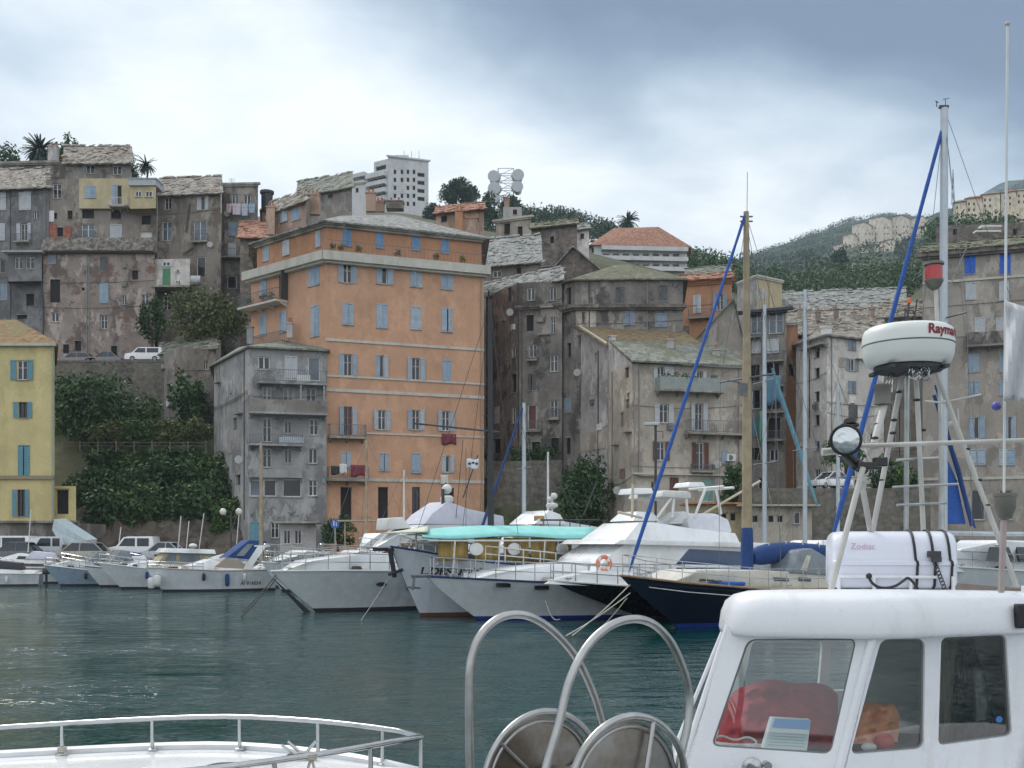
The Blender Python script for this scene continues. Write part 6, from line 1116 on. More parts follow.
mb.build('rigging', IRON, ms)
bm_ = MB(); pts = [l.T(mq[0]-.2-i*.42, .0, ZD(558-i*.9-3*sin(i*.45), D_)) for i in range(11)]; bm_.tube(pts, [.2,.32,.34,.33,.31,.30,.28,.27,.25,.2,.12], 10); bo = bm_.build('boom_cover', BLUEC, l.root, smooth=True)
bm_ = MB()
for i in (2,4,6,8): p = pts[i]; bm_.tube([p+Vector((.34*cos(a_)*.2, .34*cos(a_), .34*sin(a_))) for a_ in [2*pi*q/12 for q in range(12)]], .016, 4, closed=True)
bm_.tube([pts[3]+Vector((.1,0,.2)), ztp-Vector((0,0,5.5))], .008, 4); bm_.build('sail_tie', ROPE, bo)
mb = MB(); p = l.edge(.72,.6,1,.0); mb.box(p+Vector((.2,0,.06)), 1.3, .35, .12); single(mb, 'deck_cloth', BLUEF, 'crumpled bright blue cloth on the navy sailing boat foredeck', 'cloth', bevel=.05)
for kk, (x, y, x2) in enumerate(((617,578,572),(621,585,566))): rope(['upper pale bow line of the navy sailing boat', 'lower pale bow line of the navy sailing boat'][kk], l.T(l.L-.3,.1,1.35-.25*kk), (P(x2,545,29.5).x, 29.5, .02), .06, .016)
# --- generic sailing boats behind
def sailer(label, px, D, top, thick, mastm=ALU, hullm=None, cover=None, spreaders=(.5,), L_=8., fore=None, group='sailing boats behind the front row', lean=0, boom=1):
    B = Boat('sailing_boat', label, 'sailing boat', (px-L_*.42*FP/D, D-1.2), (px+L_*.55*FP/D, D+1.6), L_*.32, group); B.hull([(0,1.0),(.5,.95),(1,1.25)], L_*.17, hullm or HULLG, BOOTD); D_ = D; q = B.sz(px, 545); zt = ZD(top, D)
    zc = lambda s_, t_: None; B_ = B; mb = MB(); x0, x1 = .28*L_, .66*L_; mb.add([B.T(x0,.8,.95),B.T(x1,.5,1.0),B.T(x1-.5,.4,1.4),B.T(x0,.65,1.5),B.T(x0,-.8,.95),B.T(x1,-.5,1.0),B.T(x1-.5,-.4,1.4),B.T(x0,-.65,1.5)], [(0,1,2,3),(4,5,6,7),(0,1,5,4),(1,2,6,5),(2,3,7,6),(3,0,4,7)]); mb.build('coachroof', WHITE_G, B.root, bevel=.08, smooth=True)
    mb = MB(); r = thick/2*D/FP; b0 = B.T(q[0],0,1.1); t1 = B.T(q[0]+lean,0,zt); mb.tube([b0, b0.lerp(t1,.6), t1], [r, r*.95, r*.75], 10); ms = mb.build('mast', mastm, B.root, smooth=True); mb = MB()
    for s_ in spreaders:
        z = 1+(zt-1)*s_; c_ = b0.lerp(t1, s_); n3 = Vector((*B.n,0)); mb.tube([c_+n3*.9, c_-n3*.9], .025, 5)
    for y in (1,-1): mb.tube([t1-Vector((0,0,.2))]+[b0.lerp(t1,s_)+Vector((*B.n,0))*y*.85 for s_ in sorted(spreaders, reverse=True)]+[B.edge(q[0]/B.L-.02,.95,y)], .010, 4)
    mb.tube([t1, B.edge(.99,0,1)], .011, 4); mb.tube([t1, B.edge(.01,0,1)], .009, 4)
    mb.tube([t1, t1+Vector((0,0,.5))], .012, 4); mb.build('rigging', IRON, ms)
    if fore: mb = MB(); a_ = B.T(B.L-.25,0,1.35) if fore[1] is None else P(fore[1], fore[2], D-.6); mb.tube([a_.lerp(t1, i/20*.97) for i in range(21)], [.03+fore[3]*(min(1, i/2))*(1-.6*i/20) for i in range(21)], 7); mb.build('furled_sail', fore[0], B.root, smooth=True)
    if boom:
        pts = [B.T(q[0]-.15-i*L_*.045, 0, 2.15+.02*i) for i in range(9)]; mb = MB(); mb.tube(pts, [.1,.17,.19,.18,.17,.16,.15,.13,.08] if cover else .06, 8); mb.build('boom_cover' if cover else 'boom', cover or ALU, B.root, smooth=True)
    B.rail(.03,.98,.55,8,f=.93,r=.014); return B
sailer('white sailing boat whose grey mast stands just right of the wooden mast', 764.5, 46, 305, 4.6, cover=PURP, spreaders=(.42,.72))
sailer('white sailing boat with the tall pale mast left of the radar frame', 805, 44, 290, 4.8, cover=PURP, spreaders=(.45,), fore=None)
sailer('sailing boat with a faded blue green furled sail slanting behind the navy boat', 838, 50, 380, 4, cover=NAVYC, spreaders=(.5,), boom=0, L_=7); 
mb = MB(); a_ = P(817,505,47); b_ = P(772,368,47); mb.tube([a_.lerp(b_, i/16) for i in range(17)], [.04+.055*sin(pi*i/16*.9+.2) for i in range(17)], 8); single(mb, 'furled_sail', basic('faded blue green canvas', (.12,.27,.34), .85, var=.2, scale=5), 'faded blue green rolled sail hanging slanted between the two grey masts', 'sail', smooth=True)
sailer('sailing boat with a short silver mast behind the turquoise awning', 524, 52, 403, 4.5, spreaders=(.62,), fore=(BLUEC, None, 0, .05), L_=7)
sailer('sailing boat with a thin white mast behind the dark ivy tree', 548, 56, 452, 2.5, mastm=WHITE, spreaders=(.3,), L_=6, boom=0)
sailer('small sailing boat with a wooden mast in front of the grey apartment house', 261, 64, 442, 3.6, mastm=wood, spreaders=(.7,), L_=6, boom=0)
sailer('small sailing boat with a slim pale mast before the orange building left corner', 366.5, 62, 440, 3, mastm=wood, spreaders=(.4,), L_=6.5)
sailer('small sailing boat with two thin poles before the orange ground floor doors', 404, 60, 470, 2, mastm=WHITE, spreaders=(.5,), L_=6, boom=0)
R_ = Boat('sailing_boat', 'tall masted sailing boat on the right with a long bright blue furled forestay', 'sailing boat', (850,41), (1110,46), 4.4, 'sailing boats behind the front row'); R_.hull([(0,1.3),(.5,1.2),(1,1.4)], 1.8, HULLG, BOOTD); R_.prof('coachroof', [(880,568),(1060,568),(1060,551),(960,549),(900,556)], 1.0, WHITE_G, taper=.2, bevel=.08); R_.panel('cabin_window', [(985,561),(1009,561),(1007,549.5),(988,549.5)], DKG)
q = R_.sz(943, 545); D_ = R_.T(q[0],0,0).y; mt = ZD(108, D_); mb = MB(); b0 = R_.T(q[0],0,1.3); t1 = R_.T(q[0]-.06,0,mt); mb.tube([b0, b0.lerp(t1,.5), t1], [.17,.165,.145], 12); ms = mb.build('mast', ALU, R_.root, smooth=True)
mb = MB(); mb.box(t1+Vector((-.02,0,.05)), .36, .14, .1); mb.tube([t1+Vector((-.3,0,.05)), t1+Vector((-.3,0,.28))], .018, 5); mb.tube([t1+Vector((-.35,0,.28)), t1+Vector((-.22,0,.22))], .02, 5); mb.tube([t1+Vector((.05,0,.1)), t1+Vector((.05,0,.38))], .015, 5); mb.tube([t1+Vector((-.05,0,.35)), t1+Vector((.2,0,.4))], .012, 5); mb.build('masthead', DKSTEEL, ms)
mb = MB(); fa = P(831,543,41.5); mb.tube([fa.lerp(t1-Vector((.1,0,.9)), i/30) for i in range(31)], [.045+.065*min(1,i/3)*(1-.65*i/30)+.004*(i % 3) for i in range(31)], 8); mb.build('furled_forestay', BLUEF, R_.root, smooth=True)
mb = MB(); 
for z_, y in ((.55,1.2),(.55,-1.2)): mb.tube([t1-Vector((0,0,.2)), b0.lerp(t1, z_)+Vector((*R_.n,0))*y, R_.T(q[0],y*1.3,1.3)], .012, 4)
mb.tube([b0.lerp(t1,.55)+Vector((*R_.n,0))*1.2, b0.lerp(t1,.55)-Vector((*R_.n,0))*1.2], .035, 6); mb.tube([b0.lerp(t1,.59), P(967,247,43.5)], .022, 5); mb.tube([t1, R_.T(.2,0,1.4)], .011, 4); mb.tube([t1, P(985,545,46)], .009, 4); mb.build('rigging', IRON, ms)
mb = MB(); pts = [P(945,533,43.3), P(1000,534,44), P(1070,534,45)]; mb.tube(pts, .09, 8); mb.build('boom', ALU, R_.root, smooth=True)
mb = MB(); v0 = [P(943,449,43), P(943,524,43), P(966,524,43.6), P(957,480,43.4)]; mb.prism(v0, (0,.12,0)); mb.build('blue_sail_panel', BLUEF, R_.root, bevel=.03)
mb = MB(); mb.tube([P(934,395,43), P(958,470,43.2), P(972,526,43.4)], [.07,.10,.08], 7); mb.tube([P(935,385,43.3), P(975,528,43.5)], .035, 6); mb.build('blue_strop', BLUEC, R_.root, smooth=True)
# --- motor boats behind on the right and in the centre
def myacht(label, bow, stern, beam, sheer, cab, win, fly=None, flyc=None, grp='motor boats behind the front row', hullm=None):
    B = Boat('motor_yacht', label, 'yacht', bow, stern, beam, grp); B.hull(sheer, 1.2, hullm or HULLG, BOOTD); B.prof('cabin', cab, beam*.38, WHITE_G, taper=.2, bevel=.08)
    for w_ in win: B.panel('cabin_window', w_, DKG)
    if fly: B.prof('flybridge', fly, beam*.33, flyc or WHITE_G, taper=.2, bevel=.06)
    B.rail(.5,.98,.6,7,f=.93); return B
my = myacht('white flybridge yacht with a pale lilac cover behind the turquoise awning', (366,50), (512,54), 3.8, [(0,1.3),(1,1.7)], [(385,547),(505,549),(505,523),(440,520),(410,530)], [[(430,538),(498,538),(498,530),(440,529)]], [(424,524),(504,526),(504,516),(470,509),(450,501),(432,514)], PALEC)
mb = MB(); p = P(447,507,51.5); mb.tube([p-Vector((0,0,1)), p+Vector((0,0,.2))], .16, 8); mb.lathe(p, [(.1,.1),(.3,.25),(.32,.45),(.2,.55)], 14); mb.ball(p+Vector((0,0,.85)), .24, 10, 8); mb.build('radar_and_dome', WHITE, my.root, smooth=True); mb = MB(); mb.tube([P(456,518,51), P(463,440,51)], .02, 4); mb.tube([P(463,498,51), P(478,455,51)], .03, 5); mb.tube([P(443,509,51.2), P(443,489,51.2)], .08, 5); mb.build('aerial_pole', DKSTEEL, my.root)
my.prof('windscreen_cover', [(388,530),(412,528),(405,517),(390,518)], .9, WHITE, taper=.3)
my2 = myacht('white yacht with a brown seated console behind the short silver mast', (500,50), (604,54), 3.6, [(0,1.2),(1,1.5)], [(515,547),(600,549),(600,527),(560,520),(535,526)], [[(530,540),(590,541),(590,533),(540,532)]], [(536,524),(566,525),(562,514),(552,510)], None)
mb = MB(); p = P(552,512,51); mb.tube([p, p+Vector((0,0,.9))], .05, 6); mb.lathe(p+Vector((0,0,.15)), [(.1,0),(.28,.1),(.28,.22),(.1,.3)], 14); mb.ball(p+Vector((.1,0,.75)), .16, 8, 6); mb.ball(p+Vector((-.12,0,.6)), .13, 8, 6); mb.build('radar_and_dome', WHITE, my2.root, smooth=True); mb = MB(); mb.box(P(539,522,50.5), .5, .5, .6); mb.build('console_seat', basic('tan vinyl', (.38,.24,.12)), my2.root, bevel=.08)
mb = MB(); mb.tube([P(540,520,49.8), P(600,520,50)], .04, 6); mb.tube([P(584,515,49.9), P(597,481,50)], .035, 6)
for x in (560,570,580,590): mb.tube([P(x,531,49.9), P(x,520,49.9)], .025, 5)
mb.build('stern_rail', DKSTEEL, my2.root)
rd = myacht('boat with a red hull behind the long white yacht foredeck', (358,56), (440,60), 3.0, [(0,1.5),(1,2.3)], [(372,548),(436,549),(436,535),(385,533)], [[(385,543),(430,544),(430,538),(388,537)]], hullm=basic('red topsides', (.40,.05,.06), .4))
for i, (x0, x1, D_, lb) in enumerate(((262,350,57,'low white cruiser behind the slanted targa arch boat'),(318,402,54,'white cruiser behind the long motor yacht foredeck'))):
    q = myacht(lb, (x0,D_), (x1,D_+3.5), 2.8, [(0,1.25),(1,1.6)], [(x0+18,ZD(0,0)*0+561),(x1-4,562),(x1-6,553),(x0+46,550),(x0+34,556)], [[(x0+40,557),(x0+64,558),(x0+62,553.5),(x0+46,553)]]); q.rail(.05,.98,.95,9,f=.95)
for i, (x0, x1, D_, lb) in enumerate(((950,1060,40,'white cabin cruiser with a broad dark window at the right, behind the canister'),(770,880,47,'white motor boat with a glazed wheelhouse right of the wooden mast foot'))):
    q = myacht(lb, (x0,D_), (x1,D_+4), 3.2, [(0,1.2),(1,1.7)], [(x0+12,572),(x1-4,574),(x1-4,545),(x0+60,541),(x0+34,549),(x0+24,560)], [[(x0+38,561),(x0+66,562),(x0+62,547),(x0+44,547)],[(x0+70,562),(x0+98,562),(x0+98,547),(x0+70,547)]], [(x0+50,545),(x1-6,546),(x1-6,541),(x0+54,540)]); 
rope('long pale bow line in front of the flybridge yacht', P(627,598,33.5), (P(600,545,32).x, 32, .02), .04, .012)
# --- quay furniture
def mast_lamp():
    p = P(231,545,74.5); t_ = thing('street_lamp', 'twin globe street lamp in front of the brown cliff', 'street lamp', (p.x, 74.5, 1.26)); mb = MB(); zt = ZD(511,74.5); mb.tube([(p.x,74.5,1.26),(p.x,74.5,zt-.5),(p.x,74.5,zt)], .06, 8); mb.tube([(p.x-.55,74.5,zt-.3),(p.x,74.5,zt-.5),(p.x+.55,74.5,zt-.3)], .03, 6); mb.build('pole', DKSTEEL, t_)
    for s_ in (-1,1): mb = MB(); mb.ball((p.x+.55*s_,74.5,zt-.05), .24, 12, 8); mb.build('globe', basic('opal globe', (.62,.58,.52), .3), t_, smooth=True)
mast_lamp()
p = P(335,545,74); t_ = thing('road_sign', 'round blue road sign with white figures on a thin post', 'sign', (p.x,74,1.26)); mb = MB(); zt = ZD(524,74); mb.tube([(p.x,74.05,1.26),(p.x,74.05,zt)], .035, 6); mb.build('post', GALV, t_); mb = MB(); mb.lathe((p.x,74,zt), [(.30,0),(.30,.03)], 20, (Vector((1,0,0)), Vector((0,0,1)), Vector((0,-1,0)))); pl = mb.build('plate', basic('sign blue', (.03,.12,.45), .4), t_); mb = MB(); mb.box((p.x-.07,73.955,zt), .08, .01, .26); mb.ball((p.x-.07,73.955,zt+.18), .05, 8, 5, (1,.1,1)); mb.box((p.x+.1,73.955,zt-.04), .06, .01, .18); mb.ball((p.x+.1,73.955,zt+.09), .04, 8, 5, (1,.1,1)); mb.build('pictogram', WHITE, pl)
p = P(657,545,72.9); t_ = thing('street_lamp', 'dark street lamp with a flat white head before the beige house', 'street lamp', (p.x,73.6,1.26)); mb = MB(); zt = ZD(424,73.6); mb.tube([(p.x,73.6,1.26),(p.x,73.6,zt)], .09, 8); mb.tube([(p.x,73.6,zt-.5),(p.x+.5,73.6,zt-.5),(p.x+.5,73.6,zt-1)], .03, 5); mb.build('pole', DKSTEEL, t_); mb = MB(); mb.box((p.x-.25,73.6,zt), 1.0, .4, .22); mb.build('lamp_head', cl('lamp casing', (.5,.5,.48)), t_, bevel=.06)
# boat cover / tilted pale hull and awnings on the quay
mb = MB(); q = [P(54,519,80.5), P(86,540,79.5), P(86,544,79.5), P(60,544,80), P(52,530,80.5)]; mb.prism(q, (.2,1.6,.1)); single(mb, 'tarpaulin', basic('pale blue tarpaulin', (.42,.50,.52), .7, var=.1), 'pale blue tarpaulin slanting beside the yellow house', 'tarpaulin', bevel=.04)
mb = MB(); mb.box(P(395,521,80.5), 9, 2.2, .12); 
for x in (345,380,415,440): mb.tube([(P(x,521,79.6).x,79.6,1.26), P(x,521,79.6)], .05, 5)
single(mb, 'cafe_awning', BEIGC, 'long beige cafe awning along the foot of the orange building', 'awning')
def kiosk(label, x0, x1, D_, y0, y1, m, roofm, wins):
    B = Building('kiosk', label, [(x0, D_), (x1, D_+.3)], 2.5, 1.2, ZD(y0, D_), m, cat='kiosk', wins=wins, rev=.12); mb = MB(); c_ = (B.c[0]+B.c[1])/2; mb.box((c_.x, c_.y+.9, B.z1+.1), B.faces[0].W+.7, 3.6, .14); mb.build('roof', roofm, B.root, bevel=.03); return B
kiosk('low beige quay shed with a row of dark openings right of the wooden mast', 741, 812, 80, 507, 0, PL['beige'], BEIGC, [W(0,'x',x,519,5,6,sill=False) for x in (747,755,771,780)]+[W(0,'d',797,518,6,12)])
kiosk('low long quay building with a balustrade behind the flybridge yacht', 690, 742, 80.5, 505, 0, PL['cream'], TERRA, [W(0,'x',x,517,5,7,sill=False) for x in (697,706,715,724,733)])
kiosk('small glazed quay kiosk at the foot of the grey apartment house', 280, 316, 80, 524, 0, PL['pale'], STONE, [W(0,'w',287,537,7,14), W(0,'w',298,537,7,14)])
# gangway rail and bollards along quay
for i, x in enumerate((-30, -24, -18.5, -12, -6, 3, 10, 17)):
    mb = MB(); mb.lathe((x, 73.0, 1.44), [(.16,0),(.13,.12),(.12,.3),(.2,.36),(.2,.42),(.1,.46)], 12); single(mb, 'bollard', DKSTEEL, 'iron mooring bollard on the quay edge', 'bollard', 'bollards on the quay edge', smooth=True)

# fenders, hatches, winches, coiled ropes on every moored boat
rr = random.Random(99)
for B in ALLB:
    big = B.L > 8; D_ = B.b.y
    for t_ in ([.2,.42,.6] if big else [.3,.6]):
        t_ += rr.uniform(-.06,.06); z = B.zs(t_)-.42*(1.2 if big else .9); p = B.skin(t_*B.L, max(.3, z), .13); m_ = rr.choice((WHITE, WHITE, BLUEC, BLACK)); fender(B.root, p, m_, .6 if big else .42, .12 if big else .09); mb = MB(); mb.tube([p+Vector((0,0,.25)), B.edge(t_, .95, 1, .05)], .012, 4); mb.build('fender_line', ROPE, B.root)
    mb = MB(); t_ = .8; mb.box(B.T(t_*B.L, 0, B.zs(t_)+.07), .5, .5, .07, (Vector((*B.d,0)), Vector((*B.n,0)), Vector((0,0,1)))); mb.build('deck_hatch', DKG, B.root, bevel=.015)
    mb = MB(); p = B.T(.9*B.L, 0, B.zs(.9)+.03); mb.lathe(p, [(.12,0),(.09,.08),(.09,.16),(.13,.2),(.05,.22)], 12); mb.build('windlass', STEEL, B.root, smooth=True)
    mb = MB(); p = B.edge(.72, .6, 1, .05)
    for q in range(4): mb.tube([p+Vector((.19*cos(a)*(1-.08*q), .19*sin(a)*(1-.08*q), .03*q)) for a in [2*pi*i/14 for i in range(14)]], .022, 5, closed=True)
    mb.build('rope_coil', rr.choice((ROPE, BLUEC, DROPE)), B.root, smooth=True)
    for t_ in (.15, .5, .95):
        mb = MB(); p = B.edge(t_, .9, 1, .06); d3_ = Vector((*B.d,0)); mb.box(p, .05, .05, .1); mb.tube([p-d3_*.12+Vector((0,0,.05)), p+d3_*.12+Vector((0,0,.05))], .02, 6); mb.build('cleat', STEEL, B.root)
# ================================================================ foreground: white bow with rail, lower left
nb = Boat('motor_boat', 'close white boat bow with a low stainless rail at the lower left', 'boat', (421,7.0), (-560,7.0), 2.6, None)
nb.hb = lambda t, p=3.: nb.B/2*(1-max(0, (t-.5)/.5)**p*.985)
nb.hull([(0,.82),(.4,.86),(.75,.985),(1,1.02)], .5, basic('near white gelcoat', (.66,.67,.68), .25, var=.03, scale=.8, coat=.4), BOOTD, rail=basic('near gunwale', (.60,.61,.62), .35))
mb = MB(); ts = [.30+.70*i/26 for i in range(27)]; hz = lambda t: interp([(0,.2),(.5,.225),(1,.245)], t)
a_ = [nb.edge(t, .93, 1, hz(t)) for t in ts[:-1]]; b_ = [nb.edge(t, .93, -1, hz(t)) for t in ts[:-1]]; tip = nb.edge(1,0,1,.235)
mb.tube(a_+[tip]+b_[::-1], .020, 10); mb.tube([p-Vector((0,0,.12)) for p in a_[6:20]], .010, 6) if False else None
gr = mb.build('guard_rail', STEEL, nb.root, smooth=True)
for t in (.42,.555,.665,.775,.875,.955):
    for y in (1,-1): mb = MB(); mb.tube([nb.edge(t,.93,y,-.01), nb.edge(t,.93,y,hz(t))], .015, 8); mb.lathe(nb.edge(t,.93,y,-.005), [(.04,0),(.04,.012),(.02,.02)], 12); mb.build('stanchion', STEEL, gr, smooth=True)
mb = MB(); mb.tube([tip, tip-Vector((0,0,.235))], .014, 8); mb.build('stanchion', STEEL, gr, smooth=True)
mb = MB(); p = nb.edge(.865,.55,-1,.02); mb.tube([p+Vector((-.14,0,.10)), p+Vector((-.05,0,.04)), p+Vector((.03,0,.05)), p+Vector((.10,0,.13))], .012, 6); mb.tube([p+Vector((-.10,.02,.12)), p+Vector((0,.0,.04)), p+Vector((.07,0,.02))], .012, 6); mb.box(p+Vector((0,0,.01)), .2, .07, .05); mb.build('deck_anchor', STEEL, nb.root, smooth=True)
def smoothp(p, n=2):
    for _ in range(n):
        q = [p[0]]
        for a, b in zip(p, p[1:]): q += [a*.75+b*.25, a*.25+b*.75]
        p = q+[p[-1]]
    return p
def knot(name, label, p, L_=.3, m=ROPE):
    mb = MB(); p = Vector(p); 
    for k in range(3): mb.tube([p+Vector((.028*cos(a), .028*sin(a), .012*k-.01)) for a in [2*pi*i/10 for i in range(10)]], .009, 5, closed=True)
    for s_ in (-1,1): mb.tube([p, p+Vector((.03*s_,-.02,-L_*.5)), p+Vector((.05*s_,0,-L_))], .009, 5)
    return single(mb, 'tied_rope', m, label, 'rope', 'ropes tied to the near bow rail', smooth=True)
knot('a', 'thin rope tied at the far left post of the near bow rail', nb.edge(.43,.93,-1,.19), .2); knot('a', 'frayed rope around the second far post of the near bow rail', nb.edge(.555,.93,-1,.03), .04); knot('a', 'pale rope tied on the near bow rail close to its tip', nb.edge(.905,.93,1,.235), .22)
mb = MB(); mb.lathe(nb.T(nb.L*.80,.0,1.035), [(.16,0),(.16,.02),(.12,.035),(.02,.04)], 20); mb.build('deck_hatch', GREYG, nb.root, smooth=True)
# ================================================================ fishing boat with the wheelhouse
_t = NT('wheelhouse white paint'); _c = _t.mix(_t.ramp(_t.noise(1.5,5), .3, .7), (.68,.69,.715), (.73,.74,.76)); _c = _t.mix(_t.ramp(_t.noise(3.5,6,_t.mp((1,1,.12)),.7), .56, .74, 0, .55), _c, (.50,.47,.41)); _c = _t.mix(_t.ramp(_t.noise(22,5,None,.7), .66, .72, 0, .6), _c, (.42,.40,.36)); _c = _t.mix(_t.ramp(_t.noise(6,8,_t.mp((1,1,.3)),.75), .70, .74, 0, .6), _c, (.36,.22,.13)); _t.col(_c)
_t.L(_t.ramp(_t.noise(5,6,None,.7), .3, .7, .18, .42), _t.b.inputs['Roughness']); _t.bump(_t.noise(2.2,3), .35, .012); WH = _t.m
fb = thing('fishing_boat', 'close white fishing boat with a rounded wheelhouse, radar frame and steel net hauler', 'fishing boat', (1.9, 6.1, 0))
def plane_pt(p0, p1, p2):
    n = (p1-p0).cross(p2-p0).normalized()
    def f(px, py, off=0):
        o = Vector((0,0,EYE)); d = Vector(((px-512)/FP, 1, (HY-py)/FP)); return o+d*((p0-o).dot(n)/d.dot(n))+n*off
    f.n = n; return f
def rounded(poly, r=7, k=6):
    out = []; n = len(poly)
    for i in range(n):
        p = Vector(poly[i]); a = Vector(poly[i-1]); b = Vector(poly[(i+1) % n]); ra = min(r, (a-p).length*.45); rb = min(r, (b-p).length*.45); s_ = p+(a-p).normalized()*ra; e_ = p+(b-p).normalized()*rb
        for j in range(k+1): t_ = j/k; out.append(s_*(1-t_)**2+p*2*t_*(1-t_)+e_*t_*t_)
    return out
def holed(name, f, outer, holes, m, parent, th=.03):
    bm = bmesh.new(); O = ORG[parent.name]; es = []
    for loop in [outer]+holes:
        vs = [bm.verts.new(f(x, y)-O) for x, y in loop]
        for i in range(len(vs)): es.append(bm.edges.new((vs[i], vs[(i+1) % len(vs)])))
    bmesh.ops.triangle_fill(bm, use_beauty=True, use_dissolve=False, edges=es)
    me = bpy.data.meshes.new(name); bm.to_mesh(me); bm.free(); me.materials.append(m); o = bpy.data.objects.new(name, me); C.objects.link(o); o.parent = parent; ORG[o.name] = O
    md = o.modifiers.new('s', 'SOLIDIFY'); md.thickness = th; md.offset = 0
    return o
c0 = P(873,634,5.46); c1 = P(841,760,5.46); lt = P(729,636,5.66); rt_ = P(1060,628,6.06); lb2 = P(684,757,5.70)
ff = plane_pt(c0, c1, P(684,757,5.72)); fs2 = plane_pt(c0, c1, rt_)
w1 = rounded([(748,639),(857,638.5),(831,754),(711,746)], 9); w2 = rounded([(879,638.5),(923,638),(922,748),(848,754)], 9); w3 = rounded([(939,637),(1004,634),(1010,735),(936,745)], 7)
wl1 = holed('wheelhouse_wall', ff, [(727,626),(877,626),(836,800),(680,800)], [w1], WH, fb); wl2 = holed('wheelhouse_wall', fs2, [(877,626),(1075,620),(1086,800),(836,800)], [w2, w3], WH, fb)
GL = glass('cabin glass', (.80,.86,.86), .02)
def pane(f, loop, par, off, name='window_pane'):
    mb = MB(); mb.poly([f(x, y, off) for x, y in loop]); w_ = mb.build(name, GL, par, recalc=False)
    g_ = MB(); g_.tube([f(x, y, off) for x, y in loop], .0085, 6, closed=True); g_.build('rubber_seal', basic('grey rubber seal', (.16,.17,.17), .5), w_, smooth=True); return w_
sg = 1 if ff.n.y > 0 else -1
pane(ff, w1, wl1, .004*sg); 
sg = 1 if fs2.n.y > 0 else -1
p2_ = pane(fs2, w2, wl2, .004*sg); p3_ = pane(fs2, w3, wl2, .004*sg)
mb = MB(); q = fs2(998, 719, -.006*sg); mb.lathe(q, [(.018,0),(.018,.002)], 16, (Vector((1,0,0)), Vector((0,0,1)), Vector((0,-1,0)))); mb.build('blue_sticker', basic('blue sticker', (.04,.16,.45)), p3_)
# corner posts
mb = MB(); mb.tube([ff(875,626,.012*sg), ff(839,768,.012*sg)], .024, 12); mb.build('corner_post', WH, fb, smooth=True)
# centre windscreen running back, far facet, far side
a0 = ff(728,626); a1 = ff(681,768); b0_ = P(724,631,6.75); b1_ = P(677,745,6.75); fc = plane_pt(a0, a1, b0_); 
mb = MB(); mb.tube([a0, a1], .018, 10); mb.tube([b0_, b1_], .02, 8); mb.tube([a0, b0_], .02, 8); mb.tube([a1, b1_], .03, 8); mb.build('windscreen_frame', WH, fb, smooth=True)
mb = MB(); mb.poly([a0, b0_, b1_, a1]); mb.build('centre_windscreen', GL, fb, recalc=False)
fq = plane_pt(P(760,640,7.35), P(1100,640,7.35), P(760,760,7.35))
holed('far_wheelhouse_wall', fq, [(737,612),(1020,612),(1020,770),(701,770)], [rounded([(752,641),(822,641),(818,688),(742,688)], 5), rounded([(830,641),(862,641),(862,690),(828,690)], 4)], basic('pale grey cabin lining', (.55,.57,.56), .6), fb, .04)
mb = MB(); mb.poly([b0_, P(737,612,7.3), P(701,760,7.3), b1_]); mb.build('far_windscreen', GL, fb, recalc=False)
mb = MB(); mb.box((2.95,6.72,1.5), .05, 1.2, 1.5); mb.build('bulkhead', basic('bulkhead brown', (.16,.14,.12)), fb)
mb = MB(); mb.box((2.9,6.05,1.72), .04, .12, 1.1); mb.build('door_post', WH, fb)
mb = MB(); mb.prism([(1.05,5.85,1.0),(1.75,5.6,1.0),(3.3,6.3,1.0),(3.3,7.2,1.0),(1.3,7.2,1.0)], (0,0,.30)); mb.build('dashboard_shelf', basic('dark shelf', (.07,.075,.08), .7), fb)
# roof
def chaik(p, n=3, closed=True):
    for _ in range(n):
        q = []
        for i in range(len(p)): a, b = Vector(p[i]), Vector(p[(i+1) % len(p)]); q += [a*.75+b*.25, a*.25+b*.75]
        p = q
    return p
out = [P(720,0,6.75).xy, P(722,0,5.95).xy, P(732,0,5.6).xy, P(800,0,5.47).xy, P(882,0,5.38).xy, P(960,0,5.62).xy, P(1034,0,5.86).xy, P(1062,0,6.4).xy, P(1050,0,7.45).xy, P(900,0,7.5).xy, P(770,0,7.45).xy]
out = chaik([Vector(p) for p in out], 3); ctr = sum(out, Vector((0,0)))/len(out); zt = lambda p: -.055*max(0, p.y-5.7)
def ring(inset, z): return [Vector((q.x, q.y, z+zt(q))) for q in [p+(ctr-p).normalized()*inset for p in out]]
rs = [ring(.04,2.035), ring(-.005,2.03), ring(-.012,2.06), ring(.0,2.15), ring(.025,2.21), ring(.07,2.245), ring(.15,2.262), ring(.35,2.268), ring(.6,2.27)]
mb = MB(); n = len(out); mb.add([p for r in rs for p in r], [(j*n+i, j*n+(i+1) % n, (j+1)*n+(i+1) % n, (j+1)*n+i) for j in range(len(rs)-1) for i in range(n)]+[tuple((len(rs)-1)*n+i for i in range(n))]+[tuple(range(n-1,-1,-1))])
rf = mb.build('wheelhouse_roof', WH, fb, smooth=2)
mb = MB(); mb.box(P(1024,616,5.78), .09, .06, .13); mb.build('black_side_lamp', BLACK, rf, bevel=.01)
# gutter seam, rivets, scuffs
mb = MB(); gr_ = ring(.012, 2.056); mb.tube(gr_, .0045, 6, closed=True); mb.build('gutter_seam', basic('seam sealant', (.22,.22,.21), .8), rf)
mb = MB()
for i in range(0, len(out), 4): q = gr_[i]+Vector((0,0,.03)); mb.ball(q, .0055, 6, 4)
mb.build('rivets', IRON, rf)
